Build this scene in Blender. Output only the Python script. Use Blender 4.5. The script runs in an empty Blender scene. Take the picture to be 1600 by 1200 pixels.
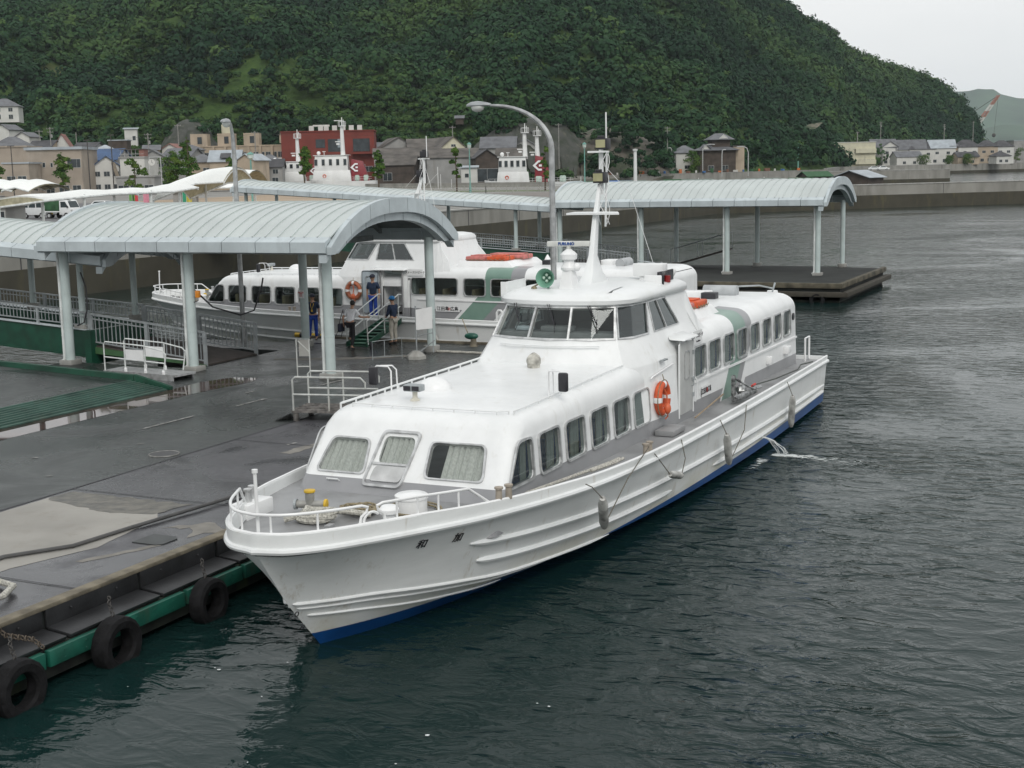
import bpy, bmesh, math, random
import numpy as np
from mathutils import Vector, Matrix, noise
R_=math.radians
random.seed(7); RNG=np.random.default_rng(11)
scene=bpy.context.scene; COL=scene.collection
# ------------------------------------------------------------------ camera, sky, sun, exposure
YAW,PITCH,ROLL,FPX,CZ=R_(-25.67841),R_(8.88835),R_(-1.26171),2135.32,7.0
_f=Vector((math.sin(YAW)*math.cos(PITCH),math.cos(YAW)*math.cos(PITCH),-math.sin(PITCH)))
_r0=Vector((math.cos(YAW),-math.sin(YAW),0)); _u0=_r0.cross(_f)
_r=math.cos(ROLL)*_r0+math.sin(ROLL)*_u0; _u=-math.sin(ROLL)*_r0+math.cos(ROLL)*_u0
cam=bpy.data.objects.new('camera',bpy.data.cameras.new('camera')); COL.objects.link(cam)
cam.data.sensor_width=36; cam.data.lens=FPX*36/1600; cam.data.clip_start=0.5; cam.data.clip_end=30000
cam.matrix_world=Matrix(((_r.x,_u.x,-_f.x,0),(_r.y,_u.y,-_f.y,0),(_r.z,_u.z,-_f.z,CZ),(0,0,0,1)))
scene.camera=cam
SUN_EL,SUN_AZ=R_(42),R_(142)      # azimuth of the sun, clockwise from +Y
world=bpy.data.worlds.new("World"); scene.world=world; world.use_nodes=True
nt=world.node_tree; nt.nodes.clear()
out=nt.nodes.new('ShaderNodeOutputWorld'); bg=nt.nodes.new('ShaderNodeBackground')
sky=nt.nodes.new('ShaderNodeTexSky'); sky.sky_type='NISHITA'; sky.sun_disc=False
sky.sun_elevation=SUN_EL; sky.sun_rotation=SUN_AZ; sky.dust_density=6; sky.air_density=1.5
tc=nt.nodes.new('ShaderNodeTexCoord'); nz=nt.nodes.new('ShaderNodeTexNoise'); mp=nt.nodes.new('ShaderNodeMapping')
mp.inputs['Scale'].default_value=(1.2,1.2,4); nz.inputs['Scale'].default_value=1.6; nz.inputs['Detail'].default_value=5
cr=nt.nodes.new('ShaderNodeValToRGB'); cr.color_ramp.elements[0].position=.3; cr.color_ramp.elements[1].position=.75
cr.color_ramp.elements[0].color=(9.9,10.15,10.3,1); cr.color_ramp.elements[1].color=(11.6,11.7,11.7,1)
mx=nt.nodes.new('ShaderNodeMix'); mx.data_type='RGBA'; mx.inputs[0].default_value=.93
L=nt.links.new
L(tc.outputs['Generated'],mp.inputs[0]); L(mp.outputs[0],nz.inputs['Vector']); L(nz.outputs['Fac'],cr.inputs[0])
L(sky.outputs[0],mx.inputs[6]); L(cr.outputs[0],mx.inputs[7]); L(mx.outputs[2],bg.inputs[0]); L(bg.outputs[0],out.inputs[0])
bg.inputs[1].default_value=0.082
sl=bpy.data.objects.new('sun',bpy.data.lights.new('sun','SUN')); COL.objects.link(sl)
sl.data.energy=1.2; sl.data.angle=R_(25); sl.data.color=(1,.97,.93)
sd=Vector((math.sin(SUN_AZ)*math.cos(SUN_EL),math.cos(SUN_AZ)*math.cos(SUN_EL),math.sin(SUN_EL)))
sl.rotation_euler=sd.to_track_quat('Z','Y').to_euler()
vs=scene.view_settings; vs.view_transform='Standard'; vs.look='None'; vs.exposure=0.1; vs.gamma=1
HAZE=.00005
scene.cycles.max_bounces=6; scene.cycles.transparent_max_bounces=12; scene.cycles.volume_bounces=1

# ------------------------------------------------------------------ pixel column + depth -> place in the world
def at(u,D,z=0.0):
    a=(u-800)/FPX; b=((z-CZ)/D-_f.z-a*_r.z)/_u.z
    return Vector((0,0,CZ))+D*(_f+a*_r+b*_u)
def atv(u,v,D): return Vector((0,0,CZ))+D*(_f+(u-800)/FPX*_r-(v-600)/FPX*_u)
FACE=-YAW   # rotz of something facing the camera squarely
# ------------------------------------------------------------------ object helpers
def tag(o,label=None,cat=None,group=None,kind=None):
    if label:o['label']=label
    if cat:o['category']=cat
    if group:o['group']=group
    if kind:o['kind']=kind
    return o
def thing(name,label,cat,loc=(0,0,0),rz=0,group=None):
    o=bpy.data.objects.new(name,None); COL.objects.link(o); o.location=loc; o.rotation_euler=(0,0,rz); o.empty_display_size=.3
    return tag(o,label,cat,group)
def copy_tree(o,parent=None):
    c=o.copy(); COL.objects.link(c); c.parent=parent
    for ch in list(o.children): copy_tree(ch,c)
    return c
class MB:
    def __init__(s): s.v=[];s.f=[]
    def add(s,vs,fs):
        n=len(s.v); s.v+= [tuple(p) for p in vs]; s.f+=[tuple(i+n for i in f) for f in fs]; return s
    def box(s,x0,x1,y0,y1,z0,z1):
        return s.add([(x0,y0,z0),(x1,y0,z0),(x1,y1,z0),(x0,y1,z0),(x0,y0,z1),(x1,y0,z1),(x1,y1,z1),(x0,y1,z1)],
                     [(3,2,1,0),(4,5,6,7),(0,1,5,4),(1,2,6,5),(2,3,7,6),(3,0,4,7)])
    def hexa(s,p): return s.add(p,[(3,2,1,0),(4,5,6,7),(0,1,5,4),(1,2,6,5),(2,3,7,6),(3,0,4,7)])
    def bar(s,a,b,w,h=None,up=(0,0,1)):
        a=Vector(a);b=Vector(b);d=(b-a).normalized();h=h or w
        x=d.cross(Vector(up)); 
        if x.length<1e-4:x=d.cross(Vector((1,0,0)))
        x.normalize(); y=x.cross(d).normalized(); x=x*w/2;y=y*h/2
        return s.hexa([a-x-y,a+x-y,a+x+y,a-x+y,b-x-y,b+x-y,b+x+y,b-x+y]) if 0 else s.add([a-x-y,a+x-y,a+x+y,a-x+y,b-x-y,b+x-y,b+x+y,b-x+y],[(0,1,2,3),(7,6,5,4),(4,5,1,0),(5,6,2,1),(6,7,3,2),(7,4,0,3)])
    def cyl(s,a,b,r0,r1=None,n=12,caps=True):
        a=Vector(a);b=Vector(b);r1=r0 if r1 is None else r1;d=(b-a).normalized()
        x=d.orthogonal().normalized();y=d.cross(x)
        vs=[];
        for c,r in((a,r0),(b,r1)):
            for i in range(n):
                t=2*math.pi*i/n; vs.append(c+x*(r*math.cos(t))+y*(r*math.sin(t)))
        fs=[(i,(i+1)%n,n+(i+1)%n,n+i) for i in range(n)]
        if caps: fs+=[tuple(range(n-1,-1,-1)),tuple(range(n,2*n))]
        return s.add(vs,fs)
    def tube(s,pts,r,n=8,closed=False,caps=True):
        P=[Vector(p) for p in pts];m=len(P)
        rr=r if isinstance(r,(list,tuple)) else [r]*m
        T=[]
        for i in range(m):
            if closed: t=P[(i+1)%m]-P[i-1]
            else: t=P[min(i+1,m-1)]-P[max(i-1,0)]
            T.append(t.normalized() if t.length>1e-9 else Vector((0,0,1)))
        x=T[0].orthogonal().normalized(); vs=[]
        for i in range(m):
            x=(x-T[i]*x.dot(T[i]))
            if x.length<1e-6:x=T[i].orthogonal()
            x.normalize(); y=T[i].cross(x)
            for k in range(n):
                a=2*math.pi*k/n; vs.append(P[i]+x*(rr[i]*math.cos(a))+y*(rr[i]*math.sin(a)))
        fs=[];q=m if closed else m-1
        for i in range(q):
            j=(i+1)%m
            for k in range(n): fs.append((i*n+k,i*n+(k+1)%n,j*n+(k+1)%n,j*n+k))
        if not closed and caps: fs+=[tuple(range(n-1,-1,-1)),tuple(range((m-1)*n,m*n))]
        return s.add(vs,fs)
    def prism(s,poly,z0,z1):   # poly of (x,y) ccw
        n=len(poly)
        return s.add([(x,y,z0) for x,y in poly]+[(x,y,z1) for x,y in poly],
            [tuple(range(n-1,-1,-1)),tuple(range(n,2*n))]+[(i,(i+1)%n,n+(i+1)%n,n+i) for i in range(n)])
    def extr(s,poly,vec):      # 3D polygon swept along vec
        n=len(poly);vec=Vector(vec);P=[Vector(p) for p in poly]
        return s.add(P+[p+vec for p in P],[tuple(range(n-1,-1,-1)),tuple(range(n,2*n))]+[(i,(i+1)%n,n+(i+1)%n,n+i) for i in range(n)])
    def loft(s,rings,closed=True,cap0=True,cap1=True):
        n=len(rings[0]);vs=[p for r in rings for p in r];fs=[]
        for i in range(len(rings)-1):
            for k in range(n if closed else n-1):
                k2=(k+1)%n; fs.append((i*n+k,i*n+k2,(i+1)*n+k2,(i+1)*n+k))
        if cap0: fs.append(tuple(range(n-1,-1,-1)))
        if cap1: fs.append(tuple(range((len(rings)-1)*n,len(rings)*n)))
        return s.add(vs,fs)
    def lathe(s,c,prof,n=16,axis='z'):
        c=Vector(c);rings=[]
        for r,h in prof:
            ring=[]
            for k in range(n):
                a=2*math.pi*k/n; p=(r*math.cos(a),r*math.sin(a),h)
                if axis=='y':p=(p[0],-h,p[1]) if 0 else (r*math.cos(a),h,-r*math.sin(a))
                if axis=='x':p=(h,r*math.cos(a),r*math.sin(a))
                ring.append(c+Vector(p))
            rings.append(ring)
        return s.loft(rings)
    def torus(s,c,R,r,nrm=(0,0,1),n=24,m=8,a0=0,a1=2*math.pi):
        nrm=Vector(nrm).normalized();x=nrm.orthogonal().normalized();y=nrm.cross(x);c=Vector(c)
        full=abs(a1-a0)>6.28
        return s.tube([c+x*(R*math.cos(a0+(a1-a0)*i/n))+y*(R*math.sin(a0+(a1-a0)*i/n)) for i in range(n if full else n+1)],r,m,closed=full)
    def sph(s,c,r,n=12,m=8,sc=(1,1,1)):
        c=Vector(c);rings=[]
        for i in range(m+1):
            a=-math.pi/2+math.pi*i/m; rr=max(.002,math.cos(a))*r
            rings.append([c+Vector((rr*math.cos(2*math.pi*k/n)*sc[0],rr*math.sin(2*math.pi*k/n)*sc[1],r*math.sin(a)*sc[2])) for k in range(n)])
        return s.loft(rings)
    def build(s,name,mat,parent=None,smooth=False,auto=None,bevel=None):
        me=bpy.data.meshes.new(name); me.from_pydata(s.v,[],s.f); me.update()
        if mat is not None: me.materials.append(mat)
        if bevel or auto or 1:
            b=bmesh.new(); b.from_mesh(me)
            bmesh.ops.remove_doubles(b,verts=b.verts,dist=1e-5) if auto=='weld' else None
            bmesh.ops.recalc_face_normals(b,faces=b.faces)
            if bevel:
                es=[e for e in b.edges if len(e.link_faces)==2 and e.calc_face_angle(0)>.6]
                bmesh.ops.bevel(b,geom=es,offset=bevel,segments=2,affect='EDGES',profile=.5,clamp_overlap=True)
            b.to_mesh(me); b.free()
        if smooth or bevel:
            me.shade_smooth(); 
            try: me.set_sharp_from_angle(angle=R_(smooth if smooth is not True and smooth else 40))
            except Exception: pass
        o=bpy.data.objects.new(name,me); COL.objects.link(o)
        if parent: o.parent=parent
        return o
def bake(o):
    dg=bpy.context.evaluated_depsgraph_get(); dg.update()
    me=bpy.data.meshes.new_from_object(o.evaluated_get(dg)); o.modifiers.clear(); o.data=me; return o
def boolean(o,cut,op='DIFFERENCE'):
    m=o.modifiers.new('b','BOOLEAN'); m.operation=op; m.object=cut; m.solver='EXACT'
    bake(o); bpy.data.objects.remove(cut); return o
def rrect(w,h,r,n=5):   # rounded rectangle around 0,0
    pts=[]
    for cx,cy,a0 in((w/2-r,h/2-r,0),(-w/2+r,h/2-r,90),(-w/2+r,-h/2+r,180),(w/2-r,-h/2+r,270)):
        for i in range(n+1):
            a=R_(a0+90*i/n); pts.append((cx+r*math.cos(a),cy+r*math.sin(a)))
    return pts
def rquad(q,r,n=5):     # quad (ccw 2d pts) with rounded corners
    out=[]
    m=len(q)
    for i in range(m):
        p=Vector(q[i]);a=(Vector(q[i-1])-p);b=(Vector(q[(i+1)%m])-p)
        ra=min(r,a.length*.45,b.length*.45);A=p+a.normalized()*ra;B=p+b.normalized()*ra
        for k in range(n+1):
            t=k/n; c=A*(1-t)**2+p*2*t*(1-t)+B*t*t; out.append((c.x,c.y))
    return out
def text_mesh(body,size,mat,parent,M,name='lettering',bold=0.0,ext=.004,center=True):
    cu=bpy.data.curves.new(name,'FONT'); cu.body=body; cu.size=size; cu.extrude=ext; cu.offset=bold; cu.resolution_u=3
    if center: cu.align_x='CENTER'; cu.align_y='CENTER'
    t=bpy.data.objects.new(name,cu); COL.objects.link(t)
    dg=bpy.context.evaluated_depsgraph_get(); me=bpy.data.meshes.new_from_object(t.evaluated_get(dg))
    bpy.data.objects.remove(t); me.transform(M); me.materials.clear(); me.materials.append(mat)
    o=bpy.data.objects.new(name,me); COL.objects.link(o); o.parent=parent; return o
def frame_M(o,x,n):  # matrix: text lies in plane, x = writing direction, n = outward normal
    x=Vector(x).normalized();n=Vector(n).normalized();y=n.cross(x)
    return Matrix(((x.x,y.x,n.x,o[0]),(x.y,y.y,n.y,o[1]),(x.z,y.z,n.z,o[2]),(0,0,0,1)))
# ------------------------------------------------------------------ materials
MATS={}
def nodes(m): return m.node_tree.nodes,m.node_tree.links
def mth(nt,op,a,b=None,c=None):
    n=nt.nodes.new('ShaderNodeMath'); n.operation=op
    for i,x in enumerate((a,b,c)):
        if x is None: continue
        if isinstance(x,(int,float)): n.inputs[i].default_value=x
        else: nt.links.new(x,n.inputs[i])
    return n.outputs[0]
def mixc(nt,f,a,b):
    n=nt.nodes.new('ShaderNodeMix'); n.data_type='RGBA'
    for i,x in((0,f),(6,a),(7,b)):
        if isinstance(x,(int,float)): n.inputs[i].default_value=x
        elif isinstance(x,tuple): n.inputs[i].default_value=(*x,1) if len(x)==3 else x
        else: nt.links.new(x,n.inputs[i])
    return n.outputs[2]
def tnoise(nt,scale,detail=4,vec=None,rough=.5,dist=0,sc=None):
    n=nt.nodes.new('ShaderNodeTexNoise'); n.inputs['Scale'].default_value=scale; n.inputs['Detail'].default_value=detail
    n.inputs['Roughness'].default_value=rough; n.inputs['Distortion'].default_value=dist
    if vec is None:
        t=nt.nodes.new('ShaderNodeTexCoord'); vec=t.outputs['Object']
    if sc:
        m=nt.nodes.new('ShaderNodeMapping'); m.inputs['Scale'].default_value=sc; nt.links.new(vec,m.inputs[0]); vec=m.outputs[0]
    nt.links.new(vec,n.inputs['Vector']); return n.outputs['Fac']
def ramp(nt,f,stops):
    n=nt.nodes.new('ShaderNodeValToRGB'); e=n.color_ramp.elements
    while len(e)<len(stops): e.new(.5)
    for i,(p,c) in enumerate(stops): e[i].position=p; e[i].color=(*c,1) if len(c)==3 else c
    nt.links.new(f,n.inputs[0]); return n.outputs[0]
def mat(name,col,rough=.6,metal=0,var=.12,scale=3,bump=0,bscale=40,col2=None,spec=.5,sc=None,dirt=None,wet=None):
    if name in MATS: return MATS[name]
    m=bpy.data.materials.new(name); m.use_nodes=True; nt=m.node_tree; b=nt.nodes['Principled BSDF']
    f=tnoise(nt,scale,5,sc=sc)
    c2=col2 or tuple(max(0,x*(1-var*2)) for x in col); c1=tuple(min(1,x*(1+var*.6)) for x in col)
    c=ramp(nt,f,[(.32,c2),(.62,c1)])
    if dirt:
        g=tnoise(nt,dirt[1],6,sc=(1,1,.25),rough=.65)
        c=mixc(nt,ramp(nt,g,[(.55,(0,0,0)),(.75,(dirt[2],)*3)]),c,dirt[0])
    nt.links.new(c,b.inputs['Base Color'])
    b.inputs['Roughness'].default_value=rough; b.inputs['Metallic'].default_value=metal; b.inputs['Specular IOR Level'].default_value=spec
    if wet: nt.links.new(ramp(nt,tnoise(nt,wet[0],5,rough=.6,dist=.6),[(.42,(wet[1],)*3),(.62,(rough,)*3)]),b.inputs['Roughness'])
    if bump:
        bp=nt.nodes.new('ShaderNodeBump'); bp.inputs['Strength'].default_value=bump; bp.inputs['Distance'].default_value=.02
        nt.links.new(tnoise(nt,bscale,4),bp.inputs['Height']); nt.links.new(bp.outputs[0],b.inputs['Normal'])
    MATS[name]=m; return m
def glass(name,tint=(.72,.73,.71),refl=.045):
    if name in MATS:return MATS[name]
    m=bpy.data.materials.new(name); m.use_nodes=True; nt=m.node_tree; nt.nodes.clear()
    o=nt.nodes.new('ShaderNodeOutputMaterial'); t=nt.nodes.new('ShaderNodeBsdfTransparent'); g=nt.nodes.new('ShaderNodeBsdfGlossy')
    t.inputs[0].default_value=(*tint,1); g.inputs['Roughness'].default_value=.03; g.inputs[0].default_value=(.9,.95,.95,1)
    fr=nt.nodes.new('ShaderNodeLayerWeight'); fr.inputs[0].default_value=.5; mx=nt.nodes.new('ShaderNodeMixShader')
    f=mth(nt,'ADD',mth(nt,'MULTIPLY',mth(nt,'POWER',fr.outputs['Facing'],4.5),.85),refl); nt.links.new(f,mx.inputs[0]); nt.links.new(t.outputs[0],mx.inputs[1]); nt.links.new(g.outputs[0],mx.inputs[2]); nt.links.new(mx.outputs[0],o.inputs[0])
    MATS[name]=m; return m
WHITE=mat('white paint',(.74,.76,.76),.32,var=.03,scale=1.2,dirt=((.52,.53,.49),1.6,.35))
WHITE2=mat('clean white',(.78,.79,.79),.35,var=.03)
ROOFW=mat('white deck paint',(.76,.765,.74),.6,var=.03,scale=.8,dirt=((.55,.54,.48),1.1,.4),bump=.15,bscale=120)
GREYD=mat('grey deck paint',(.27,.275,.28),.5,var=.12,scale=1.5,dirt=((.18,.17,.16),2.5,.6),bump=.1)
ALU=mat('aluminium',(.55,.56,.56),.4,.6,var=.15,scale=6)
STEEL=mat('galvanised steel',(.36,.39,.40),.5,.35,var=.12,scale=4)
POSTG=mat('pale green post paint',(.47,.55,.54),.4,var=.06,scale=2)
BLACK=mat('black rubber',(.010,.010,.011),.8,var=.3,scale=8,bump=.5,bscale=30,spec=.2)
BLACKP=mat('black plastic',(.025,.025,.03),.45)
DARK=mat('dark interior',(.05,.055,.06),.8)
GLASS=glass('window glass'); GLASSS=glass('side window glass',(.38,.42,.41),.05); GLASSD=glass('dark glass',(.22,.27,.27),.10)
CURT=mat('curtain cloth',(.60,.63,.61),.9,var=.1,scale=5,sc=(8,8,.5))
SEATB=mat('blue seat cloth',(.07,.20,.55),.85)
SEATC=mat('cream seat cloth',(.5,.42,.28),.85)
ORANGE=mat('orange canvas',(.62,.10,.03),.6,var=.15,scale=6,bump=.3,bscale=10)
ROPE=mat('pale rope',(.48,.47,.42),.9,var=.25,scale=30,bump=.8,bscale=60)
ROPET=mat('tan rope',(.27,.23,.15),.9,var=.25,scale=30,bump=.8,bscale=60)
YELL=mat('yellow paint',(.65,.42,.03),.5)
GREENP=mat('green steel paint',(.008,.062,.036),.5,var=.2,scale=2,dirt=((.03,.05,.035),2,.7))
GREENL=mat('light green steel paint',(.008,.095,.065),.5,var=.25,scale=2,dirt=((.05,.035,.025),3,.8))
CONC=mat('concrete',(.34,.34,.32),.85,var=.15,scale=1.3,bump=.3,bscale=25,dirt=((.16,.15,.13),1.5,.7))
CHROME=mat('polished steel',(.6,.6,.6),.25,.9,var=.1)
INK=mat('dark lettering paint',(.03,.03,.035),.6)
REDI=mat('red lettering paint',(.55,.04,.03),.6)
BLUEI=mat('blue lettering paint',(.02,.07,.25),.6)
GALV=mat('silver post metal',(.42,.43,.43),.35,.7,var=.15,scale=5)

# ------------------------------------------------------------------ water, land, hills
def water_mat():
    m=bpy.data.materials.new('sea water'); m.use_nodes=True; nt=m.node_tree; b=nt.nodes['Principled BSDF']
    g=nt.nodes.new('ShaderNodeNewGeometry').outputs['Position']
    big=tnoise(nt,.05,3,vec=g)
    nt.links.new(ramp(nt,big,[(.35,(.004,.015,.014)),(.7,(.008,.026,.025))]),b.inputs['Base Color'])
    b.inputs['Roughness'].default_value=.05; b.inputs['IOR'].default_value=1.333; b.inputs['Specular IOR Level'].default_value=.25
    w1=tnoise(nt,1.9,3,vec=g,rough=.45,dist=.8,sc=(.75,1.2,1)); w2=tnoise(nt,7.5,3,vec=g,rough=.5,dist=.7,sc=(.8,1.25,1)); w3=tnoise(nt,.2,2,vec=g,dist=.3)
    cr_=mth(nt,'POWER',mth(nt,'MULTIPLY',w1,1.45),3.0)          # sharper crests between flat troughs
    h=mth(nt,'ADD',mth(nt,'ADD',mth(nt,'MULTIPLY',w1,.08),mth(nt,'MULTIPLY',cr_,.12)),mth(nt,'ADD',mth(nt,'MULTIPLY',w2,.042),mth(nt,'MULTIPLY',w3,.22)))
    c=tnoise(nt,.07,3,vec=g,dist=1.5); amp=mth(nt,'MAXIMUM',mth(nt,'ADD',mth(nt,'MULTIPLY',c,3.4),-.98),.20)
    bp=nt.nodes.new('ShaderNodeBump'); bp.inputs['Distance'].default_value=.36
    nt.links.new(amp,bp.inputs['Strength']); nt.links.new(h,bp.inputs['Height']); nt.links.new(bp.outputs[0],b.inputs['Normal'])
    return m
WATER=water_mat()
mb=MB(); mb.add([(-9000,-300,0),(9000,-300,0),(9000,16000,0),(-9000,16000,0)],[(0,1,2,3)])
tag(mb.build('water',WATER),'dark green rippled harbour water around the moored boats',None,kind='structure')

def sheet(name,pts,z,m,label=None):
    b=MB(); n=len(pts); b.add([(x,y,z) for x,y in pts],[tuple(range(n))]); o=b.build(name,m); tag(o,label,None,kind='structure'); return o
SAND=mat('sandy lot',(.36,.28,.20),.95,var=.12,scale=.08,bump=.1)
ASPH=mat('asphalt',(.13,.13,.135),.9,var=.15,scale=.3,bump=.2)
GRASS=mat('rough grass',(.075,.12,.03),.95,var=.35,scale=.25,col2=(.05,.07,.02))
SW=-60.5
P=[at(u,d) for u,d in((1180,262),(1010,262),(860,268),(700,262),(540,330),(420,380))]
# harbour-side land: seawall line x=SW, then the quay bends east past the fishing harbour
cornerA=(SW,196)
landA=[(SW,-60),(SW,196),(-43.3,214.3),(-20.9,232.8),(60,300),(58,303),(-46,219),(-63,203),(-64,262)]+[(p.x,p.y) for p in [at(860,292),at(700,318),at(560,352),at(410,385),at(-300,430)]]+[(-420,60),(-300,-60)]
land_o=MB(); 
land_o.add([(x,y,3.3) for x,y in landA]+[(x,y,-.6) for x,y in landA],[tuple(range(len(landA)))]+[(i,(i+1)%len(landA),len(landA)+(i+1)%len(landA),len(landA)+i) for i in range(len(landA))])
tag(land_o.build('ground',mat('pale concrete paving',(.24,.235,.22),.9,var=.12,scale=.15,bump=.1)),'grey paved waterfront ground behind the sea wall',None,kind='structure')
sandpts=[at(u,d) for u,d in((180,150),(520,150),(600,205),(600,262),(420,290),(180,250))]
sheet('sandy_lot',[(p.x,p.y) for p in [at(170,120),at(420,118),at(560,150),at(700,210),at(640,255),at(430,270),at(180,220)]],3.304,SAND,'bare sandy parking ground beyond the sea wall')
sheet('car_park',[(p.x,p.y) for p in [at(-120,118),at(165,118),at(175,215),at(-150,230)]],3.304,ASPH,'dark asphalt car park with parked vans')
sheet('ramp_apron',[(p.x,p.y) for p in [at(640,185),at(880,150),at(880,225),at(720,225)]],3.306,mat('brownish concrete apron',(.22,.2,.185),.9,var=.2,scale=.3,sc=(.3,4,1)),'brownish ribbed concrete apron behind the rear canopy')
sheet('grass_verge',[(p.x,p.y) for p in [at(560,262),at(900,232),at(900,246),at(560,280)]],3.306,GRASS,'strip of rough grass along the far edge of the apron')
# land B: town and shore behind the fishing harbour
shore=[(-500,395),(380,402),(600,405),(760,420),(900,440),(1000,455),(1100,470),(1290,520),(1310,700),(1620,790),(2300,900)]
pb=[at(u,d) for u,d in shore]; back=[at(u,d) for u,d in((2300,1500),(1500,1500),(800,900),(-600,900))]
lb=[(p.x,p.y) for p in pb+back]; b=MB(); n=len(lb)
b.add([(x,y,3.6) for x,y in lb]+[(x,y,-.5) for x,y in lb],[tuple(range(n))]+[(i,(i+1)%n,n+(i+1)%n,n+i) for i in range(n)])
tag(b.build('town_ground',mat('town ground',(.12,.125,.09),.95,var=.3,scale=.03,col2=(.14,.13,.12))),'low town ground at the foot of the wooded hill',None,kind='structure')

def lerp_tab(x,T):
    if x<=T[0][0]: return T[0][1]
    for (a,b),(c,d) in zip(T,T[1:]):
        if x<=c:
            t=(x-a)/(c-a); return b+(d-b)*t
    return T[-1][1]
def hor(u): return 283-.0222*(u)
DB=[(-300,440),(300,450),(450,470),(700,455),(860,455),(1000,480),(1100,520),(1250,620),(1400,800),(1532,960)]
DW=[(-300,520),(900,520),(1200,460),(1400,330),(1500,200),(1532,90)]
YS=[(-300,-60),(0,-75),(500,-110),(900,-120),(1080,-90),(1215,0),(1262,33),(1300,52),(1322,82),(1360,95),(1400,108),(1440,120),(1480,142),(1510,165),(1526,190),(1534,225),(1545,262)]
def hill_z(u,D):
    db=lerp_tab(u,DB);dw=lerp_tab(u,DW);dr=db+dw
    zr=7+(hor(u)-lerp_tab(u,YS))*dr/FPX-6.5
    t=(D-db)/dw
    if t<0: return 3.55
    fall=0
    if t>1: fall=(t-1)*dw*.35; t=1
    p=noise.noise(Vector((u*.0045,D*.006,1.3)))*.16+noise.noise(Vector((u*.012,D*.016,4)))*.06
    f=t**.93+p*4*t*(1-t)
    return 3.55+(zr-3.55)*max(0,min(1.02,f))-fall if zr>3.55 else zr
US=[-300+i*12 for i in range(155)]; NT=52
vsx=[];fs=[]
for u in US:
    db=lerp_tab(u,DB);dw=lerp_tab(u,DW)
    for k in range(NT):
        D=db-2+(dw*1.35+2)*k/(NT-1); vsx.append(at(u,D,hill_z(u,D)))
for i in range(len(US)-1):
    for k in range(NT-1): fs.append((i*NT+k,(i+1)*NT+k,(i+1)*NT+k+1,i*NT+k+1))
HILLM=bpy.data.materials.new('hill undergrowth'); HILLM.use_nodes=True
def hillmat():
    nt=HILLM.node_tree;b=nt.nodes['Principled BSDF'];b.inputs['Roughness'].default_value=.95;b.inputs['Specular IOR Level'].default_value=.1
    g=nt.nodes.new('ShaderNodeNewGeometry').outputs['Position']
    c=ramp(nt,tnoise(nt,.3,8,vec=g,rough=.8),[(.3,(.022,.048,.016)),(.5,(.05,.09,.026)),(.72,(.085,.13,.036))])
    c=mixc(nt,ramp(nt,tnoise(nt,.03,5,vec=g),[(.62,(0,0,0)),(.72,(.55,)*3)]),c,(.13,.12,.06))
    nt.links.new(c,b.inputs['Base Color'])
    bp=nt.nodes.new('ShaderNodeBump'); bp.inputs['Distance'].default_value=1.2; bp.inputs['Strength'].default_value=.8
    nt.links.new(tnoise(nt,.5,6,vec=g,rough=.7),bp.inputs['Height']); nt.links.new(bp.outputs[0],b.inputs['Normal'])
hillmat()
b=MB(); b.add(vsx,fs); tag(b.build('hill',HILLM,smooth=True),'steep green hill rising behind the harbour town',None,kind='structure')

# rock cuttings and slopes at the foot of the hill (terrain)
ROCK=mat('cut rock face',(.095,.085,.07),.95,var=.35,scale=.16,col2=(.025,.04,.018),bump=1.0,bscale=1.0,sc=(1,1,.45),dirt=((.17,.155,.13),.5,.4))
def rock(name,u0,u1,vt,D,zb,dep,label,m=ROCK,top=None,amp=1.5):
    """a mound whose outline runs from u0 to u1 and up to row vt at depth D"""
    vs=[];fs=[];N=36;M=14
    for i in range(N+1):
        u=u0+(u1-u0)*i/N; s=i/N
        e=(math.sin(math.pi*s)**.55 if top is None else lerp_tab(s,top))
        zt=zb+(atv((u0+u1)/2,vt,D+dep).z-zb)*e
        for k in range(M+1):
            t=k/M; d=D+dep*t**1.3; z=zb-1+(zt-zb+1)*math.sin(math.pi/2*min(1,t*1.15))
            nn=(noise.noise(Vector((u*.05,t*4,vt*.1)))+.7*noise.noise(Vector((u*.15,t*9,vt*.2))))*max(amp,3)*(1 if 0<k<M else .3)
            vs.append(at(u+nn*2,d+nn,z+nn*.4))
    for i in range(N):
        for k in range(M): fs.append((i*(M+1)+k,(i+1)*(M+1)+k,(i+1)*(M+1)+k+1,i*(M+1)+k+1))
    b=MB();b.add(vs,fs);o=b.build(name,m,smooth=True); return tag(o,label,None,kind='structure')
DROCK=mat('netted slope',(.05,.052,.047),.95,var=.3,scale=.3,col2=(.025,.033,.02),bump=1.0,bscale=1.2,sc=(1,1,.4),dirt=((.13,.12,.095),.5,.8))
rock('rock_slope',236,352,188,452,5,32,'dark rounded concrete-sprayed slope above the beige apartment block',DROCK)
rock('rock_slope',742,905,184,445,5,26,'dark bare slope behind the black shed and tugboats',DROCK,top=[(0,.55),(.15,.75),(.45,1),(.8,.95),(1,.6)])
rock('quarry_face',850,1050,196,455,3.6,42,'grey brown quarry face at the foot of the hill',ROCK,top=[(0,.95),(.25,.85),(.5,.95),(.7,.8),(.85,.6),(1,.15)],amp=4)
rock('rock_slope',438,520,186,472,5,30,'small pale bare slope left above the red building',mat('pale scar',(.15,.135,.11),.95,var=.5,scale=.2,col2=(.03,.05,.02),bump=.6),top=[(0,.85),(.15,1),(.35,.8),(.7,.62),(1,.4)],amp=5)
rock('bare_cliff',1262,1280,196,672,26,8,'pale scarred cliff patch on the hill above the cream flats',mat('pale cliff',(.12,.105,.08),.95,var=.5,scale=.3,col2=(.02,.045,.015),bump=1.0,bscale=1),top=[(0,.3),(.3,.7),(.5,.5),(.8,1),(1,.7)],amp=4)
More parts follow.
